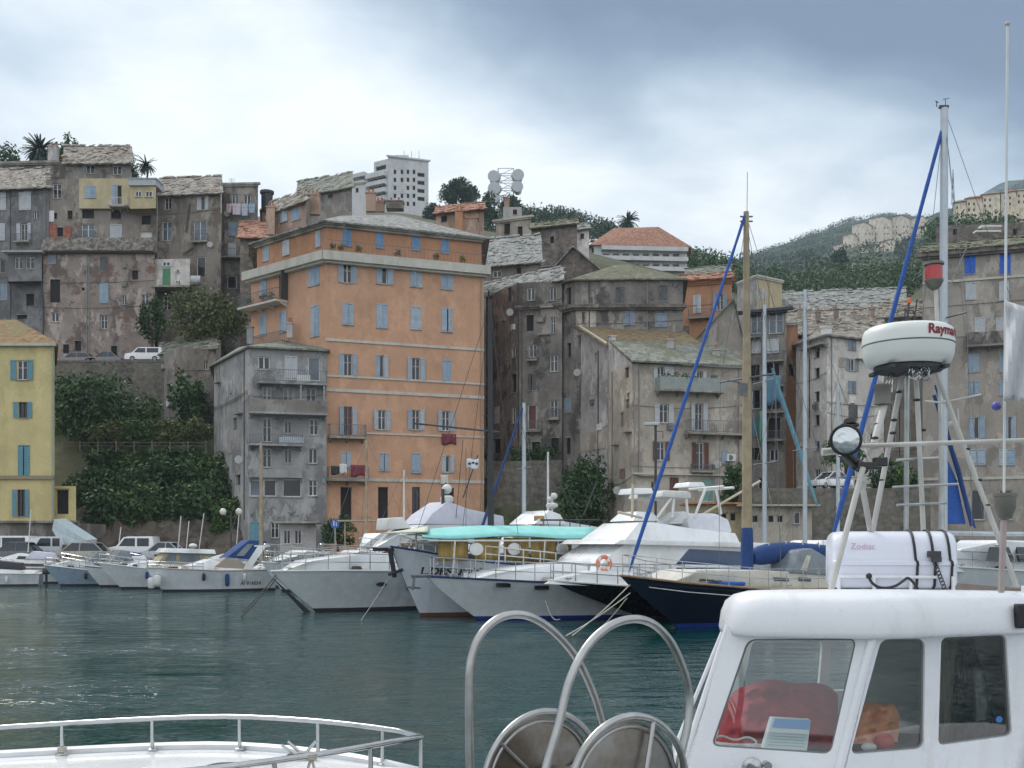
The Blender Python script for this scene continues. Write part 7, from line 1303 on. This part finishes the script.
# coaming, hull
mb = MB(); mb.prism([a1+Vector((-.02,-.03,-.35)), ff(838,770)+Vector((0,-.03,-.33)), fs2(1082,757)+Vector((0,-.03,-.4)), Vector((3.4,7.4,1.05)), Vector((1.25,7.4,1.05)), b1_-Vector((.02,0,.33))], (0,0,.33)); mb.build('coaming', WH, fb, bevel=.012)
mb = MB(); p = P(752,768,5.52); mb.lathe(p+Vector((0,.0,0)), [(.05,0),(.055,.03),(.05,.06),(.03,.075)], 20, (Vector((1,0,0)), Vector((0,0,1)), Vector((-.2,-.95,.2)).normalized())); mb.lathe(p+Vector((.07,0,.02)), [(.02,0),(.022,.05)], 12, (Vector((1,0,0)), Vector((0,0,1)), Vector((0,-1,0)))); mb.build('chrome_deck_light', STEEL, fb, smooth=True)
hp = [(-1.6,5.6),(-.6,4.9),(1,4.35),(3,4.5),(5.5,5.3),(5.6,7.9),(3,7.75),(1,7.2),(-.6,6.4)]; op = chaik([Vector(p) for p in hp], 2)
mb = MB(); n = len(op); cc = Vector((2.5,6.2)); rr_ = [(1.0,.0),(1.0,.30),(.99,.62),(1.0,.80),(.97,.80),(.96,.72)]; mb.add([Vector((cc.x+(p.x-cc.x)*(f_*(.9+.1*z_/.8)), cc.y+(p.y-cc.y)*(f_*(.9+.1*z_/.8)), z_-.02)) for f_, z_ in [(.9,-.4)]+rr_ for p in op], [(j*n+i, j*n+(i+1) % n, (j+1)*n+(i+1) % n, (j+1)*n+i) for j in range(len(rr_)) for i in range(n)]+[tuple(len(rr_)*n+i for i in range(n))]); mb.build('hull', WH, fb, smooth=True)
# contents of the wheelhouse
def heap(label, name, m, pts, D0, D1, seed, folds=.05, nx=26, ny=16, cat='cloth'):
    """pts: 4 px corners TL TR BR BL"""
    mb = MB(); rows = []
    for j in range(ny):
        v = j/(ny-1); r = []
        for i in range(nx):
            u = i/(nx-1); a = Vector(pts[0]).lerp(Vector(pts[1]), u); b = Vector(pts[3]).lerp(Vector(pts[2]), u); q = a.lerp(b, v); D = D0+(D1-D0)*v
            e = min(u, 1-u, v*1.5+.02)*6; e = min(1, e); D += folds*(noise.noise((u*4+v*2.3, v*5-u*1.5, seed))+.6*abs(noise.noise((u*7, v*9+u*5, seed+4))))*e+.12*(1-e)
            q = q+Vector((0, 13*abs(2*u-1)**4*(1-v)**2)); q = q+Vector((2*noise.noise((u*5, v*5, seed+9)), 3*noise.noise((u*4, 3.3, seed+2))))*(1 if v < .1 or u in (0,) else .3); r.append(P(q.x, q.y, D))
        rows.append(r)
    mb.grid(rows); n_ = len(rows); back = [[p+Vector((0,.14,-.02)) for p in r] for r in rows]; mb.grid(back)
    for i in range(nx-1): mb.poly([rows[0][i], rows[0][i+1], back[0][i+1], back[0][i]])
    for j in range(ny-1): mb.poly([rows[j][0], rows[j+1][0], back[j+1][0], back[j][0]]); mb.poly([rows[j][-1], rows[j+1][-1], back[j+1][-1], back[j][-1]])
    return single(mb, name, m, label, cat, smooth=2, recalc=False)
heap('crumpled dark red blanket behind the wheelhouse windscreen', 'blanket', basic('dark red blanket', (.34,.03,.045), .9, var=.15, scale=5, bump=.003, bscale=60), [(737,680),(838,682),(838,748),(720,742)], 6.35, 5.95, 3, .13, 40, 26)
heap('crumpled orange cloth behind the middle wheelhouse window', 'cloth', basic('orange cloth', (.75,.33,.18), .9, var=.05, scale=7, bump=.003, bscale=60), [(858,702),(900,704),(898,742),(848,744)], 5.98, 5.76, 8, .085, 34, 24)
mb = MB(); mb.ball(P(884,742,5.78), .055, 14, 10, (1,.9,.9)); single(mb, 'float', basic('red float', (.50,.05,.03), .4), 'small red float under the orange cloth in the wheelhouse', 'float', smooth=True)
mb = MB(); mb.ball(P(869,747,5.74), .03, 12, 8, (1.4,1,.8)); single(mb, 'rag', WHITE, 'small white rag beside the red float', 'rag', smooth=True)
fp_ = plane_pt(P(770,717,5.86), P(811,719,5.82), P(763,752,5.78)); mb = MB(); q = [fp_(772,718), fp_(811,720), fp_(807,752), fp_(763,749)]; mb.prism(q, (0,.06,0)); pk = single(mb, 'paper_packet', cl('white packet', (.68,.70,.72)), 'white paper packet with a pale blue top standing inside the windscreen', 'packet', bevel=.004)
mb = MB(); mb.prism([fp_(775,718.5,.003*(-1 if fp_.n.y > 0 else 1)*1)+Vector((0,-.004,0)), fp_(810,720)+Vector((0,-.006,0)), fp_(809,729)+Vector((0,-.006,0)), fp_(772,727)+Vector((0,-.006,0))], (0,-.002,0)); mb.build('blue_band', basic('pale blue print', (.10,.32,.60)), pk)
mb = MB()
for i in range(5): a_ = fp_(771-.8*i, 732+i*3)+Vector((0,-.006,0)); b_ = fp_(806-.6*i, 734+i*3)+Vector((0,-.006,0)); mb.prism([a_, b_, b_-Vector((0,0,.004)), a_-Vector((0,0,.004))], (0,-.0015,0))
mb.build('printed_lines', basic('pale green print', (.42,.55,.52)), pk)
mb = MB(); pts = [P(x, y, 5.8) for x, y in ((715,738),(722,735),(735,741),(748,736),(758,742),(752,747),(738,744),(728,748),(716,745))]; pts = smoothp(pts); mb.tube(pts, .006, 6); single(mb, 'cable', WHITE, 'loose white cable lying in the lower left corner of the windscreen', 'cable', smooth=True)
heap('dark oilskin jacket hanging inside the rear wheelhouse window', 'jacket', basic('dark green oilskin', (.02,.03,.028), .5, bump=.003), [(966,638),(976,638),(1000,742),(948,744)], 6.45, 6.3, 15, .1, 16, 16, 'jacket')
heap('pale grey cloth hanging over the dark jacket in the rear window', 'cloth', basic('pale grey cloth', (.34,.36,.35), .9), [(971,664),(986,666),(992,718),(974,722)], 6.32, 6.28, 19, .05, 10, 12)
heap('tan curtain at the left of the rear wheelhouse window', 'curtain', basic('taupe curtain', (.20,.17,.14), .9), [(940,640),(956,640),(950,742),(938,742)], 6.2, 6.2, 23, .06, 10, 10, 'curtain')
# canister
def ctube(mb, pts, r, n=6): mb.tube(pts, r, n)
CA = Vector((*XY(832,6.28), 0)); CB = Vector((*XY(958,6.15), 0)); dx_ = (CB-CA).normalized(); dn = Vector((-dx_.y, dx_.x, 0)); Lc = (CB-CA).length; zb = 2.262-.03; zt_ = ZD(531,6.2)
lr = thing('life_raft', 'white life raft canister strapped on the wheelhouse roof with black straps', 'life raft', (CA+CB)/2+Vector((0,0,zb)))
hz_ = (zt_-zb); prof_ = [(-.02,.07),(-.03,.12),(-.03,.42),(-.045,.44),(-.045,.50),(-.03,.52),(-.025,.74),(.0,.88),(.06,.97),(.16,1.0),(.30,1.0),(.40,.97),(.46,.88),(.485,.74),(.49,.52),(.505,.50),(.505,.44),(.49,.42),(.49,.12),(.48,.07)]
prof_ = [(y*.85, z) for y, z in prof_]
rows = []
for s_, k_ in ((0,.80),(.012,.90),(.035,.97),(.08,1),(.5,1),(.92,1),(.965,.97),(.988,.90),(1,.80)):
    rows.append([CA+dx_*(Lc*s_)+dn*(.195+(y-.195)*k_)+Vector((0,0,zb+hz_*(.5+(z-.5)*k_))) for y, z in prof_])
mb = MB(); m_ = len(prof_); mb.add([p for r in rows for p in r], [(j*m_+i, j*m_+(i+1) % m_, (j+1)*m_+(i+1) % m_, (j+1)*m_+i) for j in range(8) for i in range(m_)]+[tuple(range(m_)), tuple(8*m_+i for i in range(m_))])
can = mb.build('canister', basic('white canister shell', (.68,.70,.78), .35, var=.03, coat=.3), lr, smooth=True)
for s_ in (.66,.80,.93):
    mb = MB(); pts = [CA+dx_*(Lc*s_+.012*sin(i*.6))+dn*(.195+(y-.195)*1.02)+Vector((0,0,zb+hz_*(.5+(z-.5)*1.03))) for i, (y, z) in enumerate(prof_)]; mb.tube(pts, .0075, 6); mb.build('strap', BLACK, lr, smooth=True)
mb = MB(); p = CA+dx_*(Lc*.80)-dn*.05+Vector((0,0,zb+hz_*.62)); mb.box(p, .07, .03, .035); mb.box(p+Vector((.01,-.01,-.03)), .05, .025, .03)
for i in range(9): mb.tube([p+Vector((.012*i*.6+.011*cos(a), -.012, -.05-.019*i+.014*sin(a))) for a in [2*pi*q/8 for q in range(8)]], .0035, 4, closed=True)
mb.build('buckle_and_chain', DKSTEEL, lr)
mb = MB(); 
for y in (.0,.46): mb.tube([CA+dx_*.03+dn*y+Vector((0,0,zb+.03)), CB-dx_*.03+dn*y+Vector((0,0,zb+.03))], .012, 8)
for s_ in (.05,.33,.62,.95): mb.tube([CA+dx_*Lc*s_+dn*y+Vector((0,0,zb+.03)) for y in (-.03,.49)], .012, 8); mb.tube([CA+dx_*Lc*s_-dn*.045+Vector((0,0,zb+.09)), CA+dx_*Lc*s_-dn*.045+Vector((0,0,zb-.02))], .010, 6)
mb.tube([CA+dx_*.02-dn*.045+Vector((0,0,zb+.085)), CB-dx_*.1-dn*.045+Vector((0,0,zb+.085))], .009, 6); mb.build('cradle', WH, lr, smooth=True)
mb = MB(); textmb(mb, 'Zodiac', lambda x, z: CA+dx_*(.10+x)-dn*.030+Vector((0,0,zb+hz_*.70+z)), .05, bold=.0); mb.build('faded_lettering', basic('faded magenta print', (.55,.36,.47)), can, recalc=False)
mb = MB(); pts = [P(x, y, 5.98) for x, y in ((869,577),(871,582),(877,587),(886,588.5),(896,586),(903,581),(908,577),(914,583),(918,589))]; pts = smoothp(pts); mb.tube(pts, .008, 8); mb.ball(pts[0]+Vector((0,0,.005)), .018, 10, 6); single(mb, 'black_hose', BLACK, 'short black hose curling at the foot of the life raft canister', 'hose', smooth=True)
# radar frame
def pole(mb, a, b, D0, D1, r): mb.tube([P(*a, D0), P(*b, D1)], r, 10)
WP = basic('weathered white pole', (.47,.46,.43), .5, var=.12, scale=6, dirt=(.30,.29,.25), dscale=5)
mb = MB(); pole(mb,(903,372),(862,588),6.75,6.95,.0175); rm = mb.build('radar_mast', WP, fb, smooth=True)
for i, (a, b, D0, D1, r, m_) in enumerate((((907,372),(906,586),6.9,7.0,.017,GALV),((916,372),(926,586),6.65,6.7,.0155,WP),((936,372),(1017,587),6.9,6.9,.0165,WP),((863,468),(831,590),5.95,5.75,.0165,WP),((861,480),(876,560),6.1,6.5,.017,WP),((822,452),(846,450),6.1,6.1,.021,WP),((858,446),(1075,438.5),6.12,5.9,.0135,WP),((884,405),(874,444),6.3,6.2,.022,WP),((897,460),(938,458),6.6,6.8,.010,GALV),((893,487),(958,484),6.6,6.9,.008,GALV),((936,290),(939,372),6.9,6.85,.013,WP),((897,505),(946,503),6.5,6.8,.008,GALV),((940,380),(943,560),7.1,7.1,.016,GALV))):
    mb = MB(); pole(mb,a,b,D0,D1,r); mb.build('pole', m_, rm, smooth=True)
mb = MB()
for (x,y,D_) in ((899,392,6.76),(894,420,6.78),(889,446,6.81),(882,480,6.85),(876,515,6.9),(878,424,6.25),(881,414,6.3),(875,438,6.2),(912,444.5,6.1),(948,444,6.05),(1000,442,6),(967,449,6.9),(979,480,6.9),(987,505,6.9),(917,400,6.65),(923,430,6.7),(893,433,6.5)):
    mb.ball(P(x,y,D_), .022, 8, 5, (1,1,.45))
mb.build('tape_bands', BLACK, rm)
# radome
rc = P(908,366.5,6.6); rt2 = []; R0 = .270
mb = MB(); mb.lathe(rc, [(r_*.948, z_*.86) for r_, z_ in [(.16,.004),(.235,.0),(.262,.02),(.278,.07),(.2845,.138),(.281,.142),(.281,.147),(.285,.151),(.283,.21),(.272,.252),(.245,.272),(.18,.284),(.08,.289),(.01,.29)]], 56); rd_ = mb.build('radar_dome', basic('radome plastic', (.66,.68,.65), .38, var=.03), rm, smooth=True)
mb = MB(); mb.lathe(rc, [(.2707,.1218),(.2707,.1270)], 56); mb.build('seam', basic('seam line', (.12,.13,.13)), rd_)
def rtr(x, z): th = R(4)+x/R0; return rc+Vector((sin(th)*(R0+.0015), -cos(th)*(R0+.0015), .156+z))
mb = MB(); textmb(mb, 'Raymarine', rtr, .078, bold=.035); mb.build('dome_lettering', basic('dark red lettering', (.22,.015,.03)), rd_, recalc=False)
mb = MB(); mb.lathe(rc-Vector((0,0,.03)), [(.20,0),(.20,.03),(.05,.034)], 24); 
for x in (-.16,.0,.16): mb.box(rc+Vector((x,0,-.025)), .03, .4, .02)
mb.build('dome_bracket', DKSTEEL, rm)
mb = MB(); rr = random.Random(4)
for k in range(7):
    c_ = P(919+rr.uniform(-6,8), 373+rr.uniform(-3,4), 6.45); r_ = rr.uniform(.018,.035); a0_ = rr.uniform(0,3); mb.tube([c_+Vector((r_*cos(a), .3*r_*sin(a+a0_), r_*sin(a))) for a in [2*pi*q/14 for q in range(14)]], .004, 5, closed=True)
for k in range(3): mb.tube([P(890+k*2,373,6.5), P(886+k*3,384,6.45), P(890+k,392,6.45)], .004, 5)
mb.build('coiled_cable', STEEL, rm, smooth=True)
# small cup lamp, spotlight, red lantern, whip
CUP = basic('olive grey lamp plastic', (.13,.13,.11), .4, var=.2)
mb = MB(); c_ = P(883,406,6.3); mb.lathe(c_, [(.02,0),(.05,.01),(.046,.03),(.044,.10),(.05,.11),(.05,.125),(.02,.13)], 20); mb.build('deck_light', CUP, rm, smooth=True)
ax_ = Vector((-.35,-.93,-.08)).normalized(); X_ = Vector((ax_.y,-ax_.x,0)).normalized()*-1; Z_ = ax_.cross(X_)*-1; sc0 = P(846,440,5.95)
mb = MB(); mb.lathe(sc0, [(.03,-.13),(.06,-.11),(.078,-.05),(.084,-.005),(.088,.0),(.088,.02),(.080,.022),(.076,.012)], 32, (X_,Z_,ax_)); sl = mb.build('spotlight', basic('black enamel', (.015,.015,.016), .3), fb, smooth=True)
mb = MB(); mb.lathe(sc0, [(.077,.010),(.06,.016),(.03,.020),(.003,.021)], 32, (X_,Z_,ax_)); t = NT('spotlight lens'); t.col((.55,.58,.60)); t.b.inputs['Roughness'].default_value = .12; t.b.inputs['Metallic'].default_value = .75; t.bump(t.noise(9, 2), .8, .02); mb.build('lens', t.m, sl, smooth=True)
mb = MB(); mb.tube([sc0+Vector((.03,.02,.085)), sc0+Vector((.03,.03,.115))], .035, 10); mb.box(sc0+Vector((.03,.03,.085)), .09, .05, .02); mb.tube([sc0+Vector((0,.06,-.06)), sc0+Vector((.08,.10,-.12)), P(866,470,6.0)], .035, 10); mb.box(P(866,466,6.0), .11, .07, .04); mb.box(P(880,462,6.05), .07, .06, .05); mb.build('spotlight_bracket', basic('black enamel', (.02,.02,.02)), sl, bevel=.006)
c_ = P(934,290,6.9); mb = MB(); mb.lathe(c_, [(.015,0),(.04,.02),(.05,.04),(.058,.055),(.058,.065)], 20); mb.lathe(c_, [(.05,.155),(.062,.16),(.06,.175),(.02,.185)], 20); ln = mb.build('red_lantern', CUP, rm, smooth=True); mb = MB(); mb.lathe(c_, [(.052,.066),(.053,.11),(.05,.153)], 20); mb.build('red_glass', basic('red lamp glass', (.42,.012,.012), .15, coat=.5), ln, smooth=True)
mb = MB(); mb.tube([P(1007.5,24,5.6), P(1004,494,5.6)], .0072, 8); wa = mb.build('whip_antenna', cl('white fibreglass', (.60,.62,.62)), fb, smooth=True); mb = MB(); mb.ball(P(1007.5,24,5.6), .013, 8, 6); mb.tube([P(1004,517,5.6), P(1001,592,5.7)], .017, 8); mb.build('antenna_fittings', basic('pinkish pole', (.45,.37,.35), .6), wa, smooth=True)
mb = MB(); c_ = P(1005,520,5.6); mb.lathe(c_, [(.02,0),(.035,.01),(.04,.03),(.052,.06),(.055,.12),(.06,.125),(.06,.14),(.02,.142)], 22); mb.build('antenna_base', CUP, wa, smooth=True)
mb = MB(); pole(mb,(907,322),(909,303),6.75,6.75,.006); pole(mb,(914,322),(917,300),6.75,6.75,.005); pole(mb,(911,322),(905,308),6.7,6.7,.004); mb.tube([P(905,322,6.8),P(905,312,6.8),P(913,310,6.8),P(916,320,6.8)], .005, 5); mb.build('small_aerials', DKSTEEL, rm); mb = MB(); mb.lathe(P(909,303,6.75), [(.012,0),(.014,.02),(.008,.035)], 10); mb.build('orange_aerial_tip', basic('orange tip', (.6,.15,.05)), rm)
mb = MB(); pole(mb,(925,401),(942,402.5),6.4,6.4,.006); pole(mb,(950,401),(981,394.5),6.3,6.3,.006); mb.ball(P(944,402,6.35), .013, 8, 5); mb.tube([P(958,408,6.3),P(959,430,6.3)], .005, 5); mb.ball(P(950,424,6.4), .018, 8, 6); mb.build('wind_vane', WP, rm, smooth=True)
# cloth at the right edge, ball
mb = MB(); rows = []
for j in range(16):
    v = j/15; x0 = 1005.5-1.2*v+1.5*sin(v*4)*(1-v); y0 = 300+v*101; rows.append([P(x0+i*3.2, y0+(9*(i/9)**.8)*(1-v)+1.0*sin(i*.8+v*3)*(v), 5.3+.03*sin(i*1.1+v*5)) for i in range(16)])
mb.grid(rows); single(mb, 'canvas_cloth', basic('white canvas', (.60,.60,.62), .85, var=.05), 'white canvas sheet hanging by the whip aerial at the right edge', 'canvas', smooth=True, solid=.006)
mb = MB(); mb.ball(P(996.5,406,5.55), .024, 14, 10); single(mb, 'ball_float', basic('violet blue plastic', (.10,.10,.36), .45), 'small violet blue ball hanging left of the whip aerial', 'float', smooth=True)
# ================================================================ net hauler
nrm = Vector((.57,-.82)).normalized(); dr = Vector((-nrm.y, nrm.x))*-1 if False else Vector((.82,.57)).normalized()
dc = XY(625,4.62); lc = XY(540,5.12); fR = Face(dc-dr, dc+dr); fL = Face(lc-dr, lc+dr); n3 = Vector((*nrm,0)); d3 = Vector((*dr,0)); uz3 = Vector((0,0,1))
BST = basic('brushed steel tube', (.40,.40,.39), .34, .9, var=.18, scale=9, dirt=(.30,.26,.22), dscale=7)
def trace(F, pts, r, name, par, n=12, m=BST):
    p3 = [F.pt(*F.uz(x, y)) for x, y in pts]; sm = []
    for i in range(len(p3)-1):
        a, b, c_, d_ = p3[max(0,i-1)], p3[i], p3[i+1], p3[min(len(p3)-1,i+2)]
        for k in range(6): t_ = k/6; sm.append(.5*((2*b)+(c_-a)*t_+(2*a-5*b+4*c_-d_)*t_*t_+(3*b-a-3*c_+d_)*t_**3))
    sm.append(p3[-1]); mb = MB(); mb.tube(sm, r, n); return mb.build(name, m, par, smooth=True)
nh = trace(fL, [(472,830),(470,768),(469,690),(471,660),(480,636),(496,620),(514,614.5),(533,618),(553,631),(573,653),(587,678),(599,710),(606,745),(608,830)], .0195, 'net_hauler', fb)
trace(fR, [(533,830),(546,768),(559,723),(569,682),(586,648),(608,627),(632,619),(653,624),(670,641),(682,666),(689,692),(688,723),(681,756),(668,830)], .0185, 'hoop', nh)
PLM = NT('worn steel plate'); PLM.b.inputs['Metallic'].default_value = .85; c_ = PLM.mix(PLM.ramp(PLM.noise(4,6,rough=.7), .4, .65), (.25,.24,.225), (.16,.125,.09)); PLM.col(c_); PLM.b.inputs['Roughness'].default_value = .38; PLM.bump(PLM.noise(40,3,PLM.mp((1,1,.05))), .3, .002); PLM = PLM.m
for (F_, c2, yc, R_p, o_, nm) in ((fL, lc, ZD(783,5.12), .315, 0, 'far'), (fR, dc, ZD(792,4.62), .30, 0, 'near')):
    cc = Vector((c2.x, c2.y, yc)); mb = MB(); mb.lathe(cc, [(R_p,-.006),(R_p,.006),(R_p*.98,.008),(.05,.010),(.02,.012)], 56, (d3,uz3,n3)); pl = mb.build('side_plate', PLM, nh, smooth=True)
    mb = MB(); mb.tube([cc+n3*.03+(d3*cos(a)+uz3*sin(a))*(R_p+.028) for a in [2*pi*i/56 for i in range(56)]], .0165, 10, closed=True); mb.build('rim_tube', BST, nh, smooth=True)
    mb = MB(); mb.tube([cc+n3*.012+(d3*cos(a)+uz3*sin(a))*(R_p-.02) for a in [2*pi*i/56 for i in range(56)]], .008, 8, closed=True)
    if nm == 'far':
        for a in (.35, 1.2, 2.4, 3.3, 4.6): mb.tube([cc+n3*.02+(d3*cos(a)+uz3*sin(a))*.05, cc+n3*.02+(d3*cos(a)+uz3*sin(a))*(R_p+.01)], .009, 8)
    else: a = 1.15; mb.tube([cc+n3*.035+(d3*cos(a)+uz3*sin(a))*(R_p+.025), cc+n3*.05+(d3*cos(.6)+uz3*sin(.6))*.08], .011, 8)
    mb.build('spoke', BST, pl, smooth=True)
mb = MB(); mb.tube([Vector((lc.x,lc.y,ZD(783,5.12))), Vector((dc.x,dc.y,ZD(792,4.62)))], .09, 24); mb.build('drum', PLM, nh, smooth=True)
mb = MB(); mb.box((.3,4.9,.97), .9, .9, .34); mb.build('hauler_base', WH, nh, bevel=.03)
HAZE = .00022
EXPO = 0.8
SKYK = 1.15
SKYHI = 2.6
BLOBS = [(310,60,.42,.62,1.2),(790,215,.24,1.15,2.8),(820,40,.60,-.82,2.0),(20,60,.4,.16,1.2),(90,180,.3,.04,1.8),(600,70,.2,-.12,1.6),(480,200,.25,.28,2)]
# ================================================================ sky, sun, air, camera
w = bpy.data.worlds.new('World'); sc.world = w; w.use_nodes = True; nt = w.node_tree; nd = nt.nodes; bg = nd['Background']
def N(t, **k):
    n = nd.new(t)
    for a, v in k.items(): setattr(n, a, v)
    return n
def K(a, b): nt.links.new(a, b)
SUN_AZ, SUN_EL = -38., 48.    # degrees from +Y towards +X
sky = N('ShaderNodeTexSky', sky_type='NISHITA'); sky.sun_disc = False; sky.sun_elevation = R(SUN_EL); sky.sun_rotation = R(SUN_AZ)
tc = N('ShaderNodeTexCoord').outputs['Generated']
def mathn(op, a, b=0., c=None, cl=False):
    n = N('ShaderNodeMath', operation=op, use_clamp=cl)
    for i, x in enumerate((a, b) if c is None else (a, b, c)):
        if isinstance(x, (int, float)): n.inputs[i].default_value = x
        else: K(x, n.inputs[i])
    return n.outputs[0]
def mixc(f, a, b):
    m = N('ShaderNodeMix', data_type='RGBA')
    for i, x in ((0, f), (6, a), (7, b)):
        if isinstance(x, tuple): m.inputs[i].default_value = (*x, 1)
        elif isinstance(x, (int, float)): m.inputs[i].default_value = x
        else: K(x, m.inputs[i])
    return m.outputs[2]
sp = N('ShaderNodeSeparateXYZ'); K(tc, sp.inputs[0])
zc = mathn('MAXIMUM', sp.outputs[2], .03); dv = mathn('ADD', zc, .18)
cb = N('ShaderNodeCombineXYZ'); K(mathn('DIVIDE', sp.outputs[0], dv), cb.inputs[0]); K(mathn('DIVIDE', sp.outputs[1], dv), cb.inputs[1])
def nz(sc_, det, off=0, rough=.5, dist=0):
    n = N('ShaderNodeTexNoise'); n.inputs['Scale'].default_value = sc_; n.inputs['Detail'].default_value = det; n.inputs['Roughness'].default_value = rough; n.inputs['Distortion'].default_value = dist
    mp = N('ShaderNodeMapping'); mp.inputs['Location'].default_value = (off, off*.7, 0); K(cb.outputs[0], mp.inputs[0]); K(mp.outputs[0], n.inputs['Vector']); return n.outputs['Fac']
n1 = nz(.8, 7, 3.1, .55, .4); n2 = nz(2.6, 7, 8.2, .6, .3)
def blob(px, py, rad, amp, sx=1.):
    d = Vector(((px-512)/FP, 1, (HY-py)/FP)).normalized(); n = N('ShaderNodeVectorMath', operation='SUBTRACT'); K(tc, n.inputs[0]); n.inputs[1].default_value = d
    m = N('ShaderNodeVectorMath', operation='MULTIPLY'); K(n.outputs[0], m.inputs[0]); m.inputs[1].default_value = (1/sx, 1, 1); l = N('ShaderNodeVectorMath', operation='LENGTH'); K(m.outputs[0], l.inputs[0])
    r = N('ShaderNodeMapRange', interpolation_type='SMOOTHERSTEP'); K(l.outputs['Value'], r.inputs[0]); r.inputs[1].default_value = rad; r.inputs[2].default_value = 0; r.inputs[3].default_value = 0; r.inputs[4].default_value = amp; return r.outputs[0]
v = mathn('MULTIPLY_ADD', n1, 1.7, -.37)
v = mathn('ADD', v, mathn('MULTIPLY_ADD', n2, .7, -.35))
for b in BLOBS: v = mathn('ADD', v, blob(*b))
v = mathn('MULTIPLY', v, 1., cl=True)
cr = N('ShaderNodeValToRGB'); K(v, cr.inputs[0]); e = cr.color_ramp.elements
e[0].position = .05; e[0].color = (.06,.095,.155,1); e[1].position = 1.; e[1].color = (.66,.68,.68,1)
for p_, c_ in ((.25,(.10,.145,.215,1)),(.45,(.205,.26,.325,1)),(.65,(.35,.41,.465,1)),(.82,(.50,.54,.57,1))):
    q = e.new(p_); q.color = c_
def mr(a, lo, hi, o0, o1):
    r = N('ShaderNodeMapRange', interpolation_type='SMOOTHSTEP'); K(a, r.inputs[0])
    for i, x in enumerate((lo, hi, o0, o1)): r.inputs[i+1].default_value = x
    return r.outputs[0]
kk = mathn('MAXIMUM', mr(sp.outputs[2], .50, .75, SKYK, SKYHI), mr(sp.outputs[1], .45, .0, SKYK, SKYHI))   # sky boost added out of view, overhead and behind camera, to light the facades
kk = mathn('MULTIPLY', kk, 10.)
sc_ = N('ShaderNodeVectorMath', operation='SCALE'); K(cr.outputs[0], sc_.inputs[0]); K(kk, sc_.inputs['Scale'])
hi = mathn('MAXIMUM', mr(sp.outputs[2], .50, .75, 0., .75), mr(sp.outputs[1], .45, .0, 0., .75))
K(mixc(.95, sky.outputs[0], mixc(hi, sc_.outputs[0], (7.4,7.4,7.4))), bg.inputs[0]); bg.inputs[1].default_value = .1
sd = bpy.data.lights.new('sun', 'SUN'); sd.energy = 1.5; sd.angle = R(14); sd.color = (1,.95,.87); so = bpy.data.objects.new('sun', sd); C.objects.link(so)
dirv = Vector((sin(R(SUN_AZ))*cos(R(SUN_EL)), cos(R(SUN_AZ))*cos(R(SUN_EL)), sin(R(SUN_EL)))); so.rotation_euler = dirv.to_track_quat('Z', 'Y').to_euler(); so.location = (0,0,60)
if HAZE:
    mb = MB(); x0, y0, z0, x1, y1, z1 = -3000, -260, -4.6, 3000, 2750, 860; mb.box(((x0+x1)/2, (y0+y1)/2, (z0+z1)/2), x1-x0, y1-y0, z1-z0)
    m = bpy.data.materials.new('thin air'); m.use_nodes = True; n_ = m.node_tree.nodes; n_.remove(n_['Principled BSDF']); pv = n_.new('ShaderNodeVolumePrincipled'); pv.inputs['Color'].default_value = (.70,.85,1,1); pv.inputs['Density'].default_value = HAZE; pv.inputs['Anisotropy'].default_value = .2
    m.node_tree.links.new(pv.outputs[0], n_['Material Output'].inputs['Volume']); o = mb.build('haze', m, None); o['kind'] = 'stuff'
cam = bpy.data.cameras.new('camera'); co = bpy.data.objects.new('camera', cam); C.objects.link(co); co.location = (0,0,EYE); co.rotation_euler = (R(90),0,0)
cam.sensor_width = 36; cam.lens = 36*FP/1024; cam.shift_y = (HY-384)/1024; cam.clip_end = 12000; cam.clip_start = .05; sc.camera = co
sc.view_settings.view_transform = 'Standard'; sc.view_settings.look = 'None'; sc.view_settings.gamma = 1; sc.view_settings.exposure = EXPO; sc.view_settings.use_curve_mapping = False
sc.render.resolution_x = 1024; sc.render.resolution_y = 768
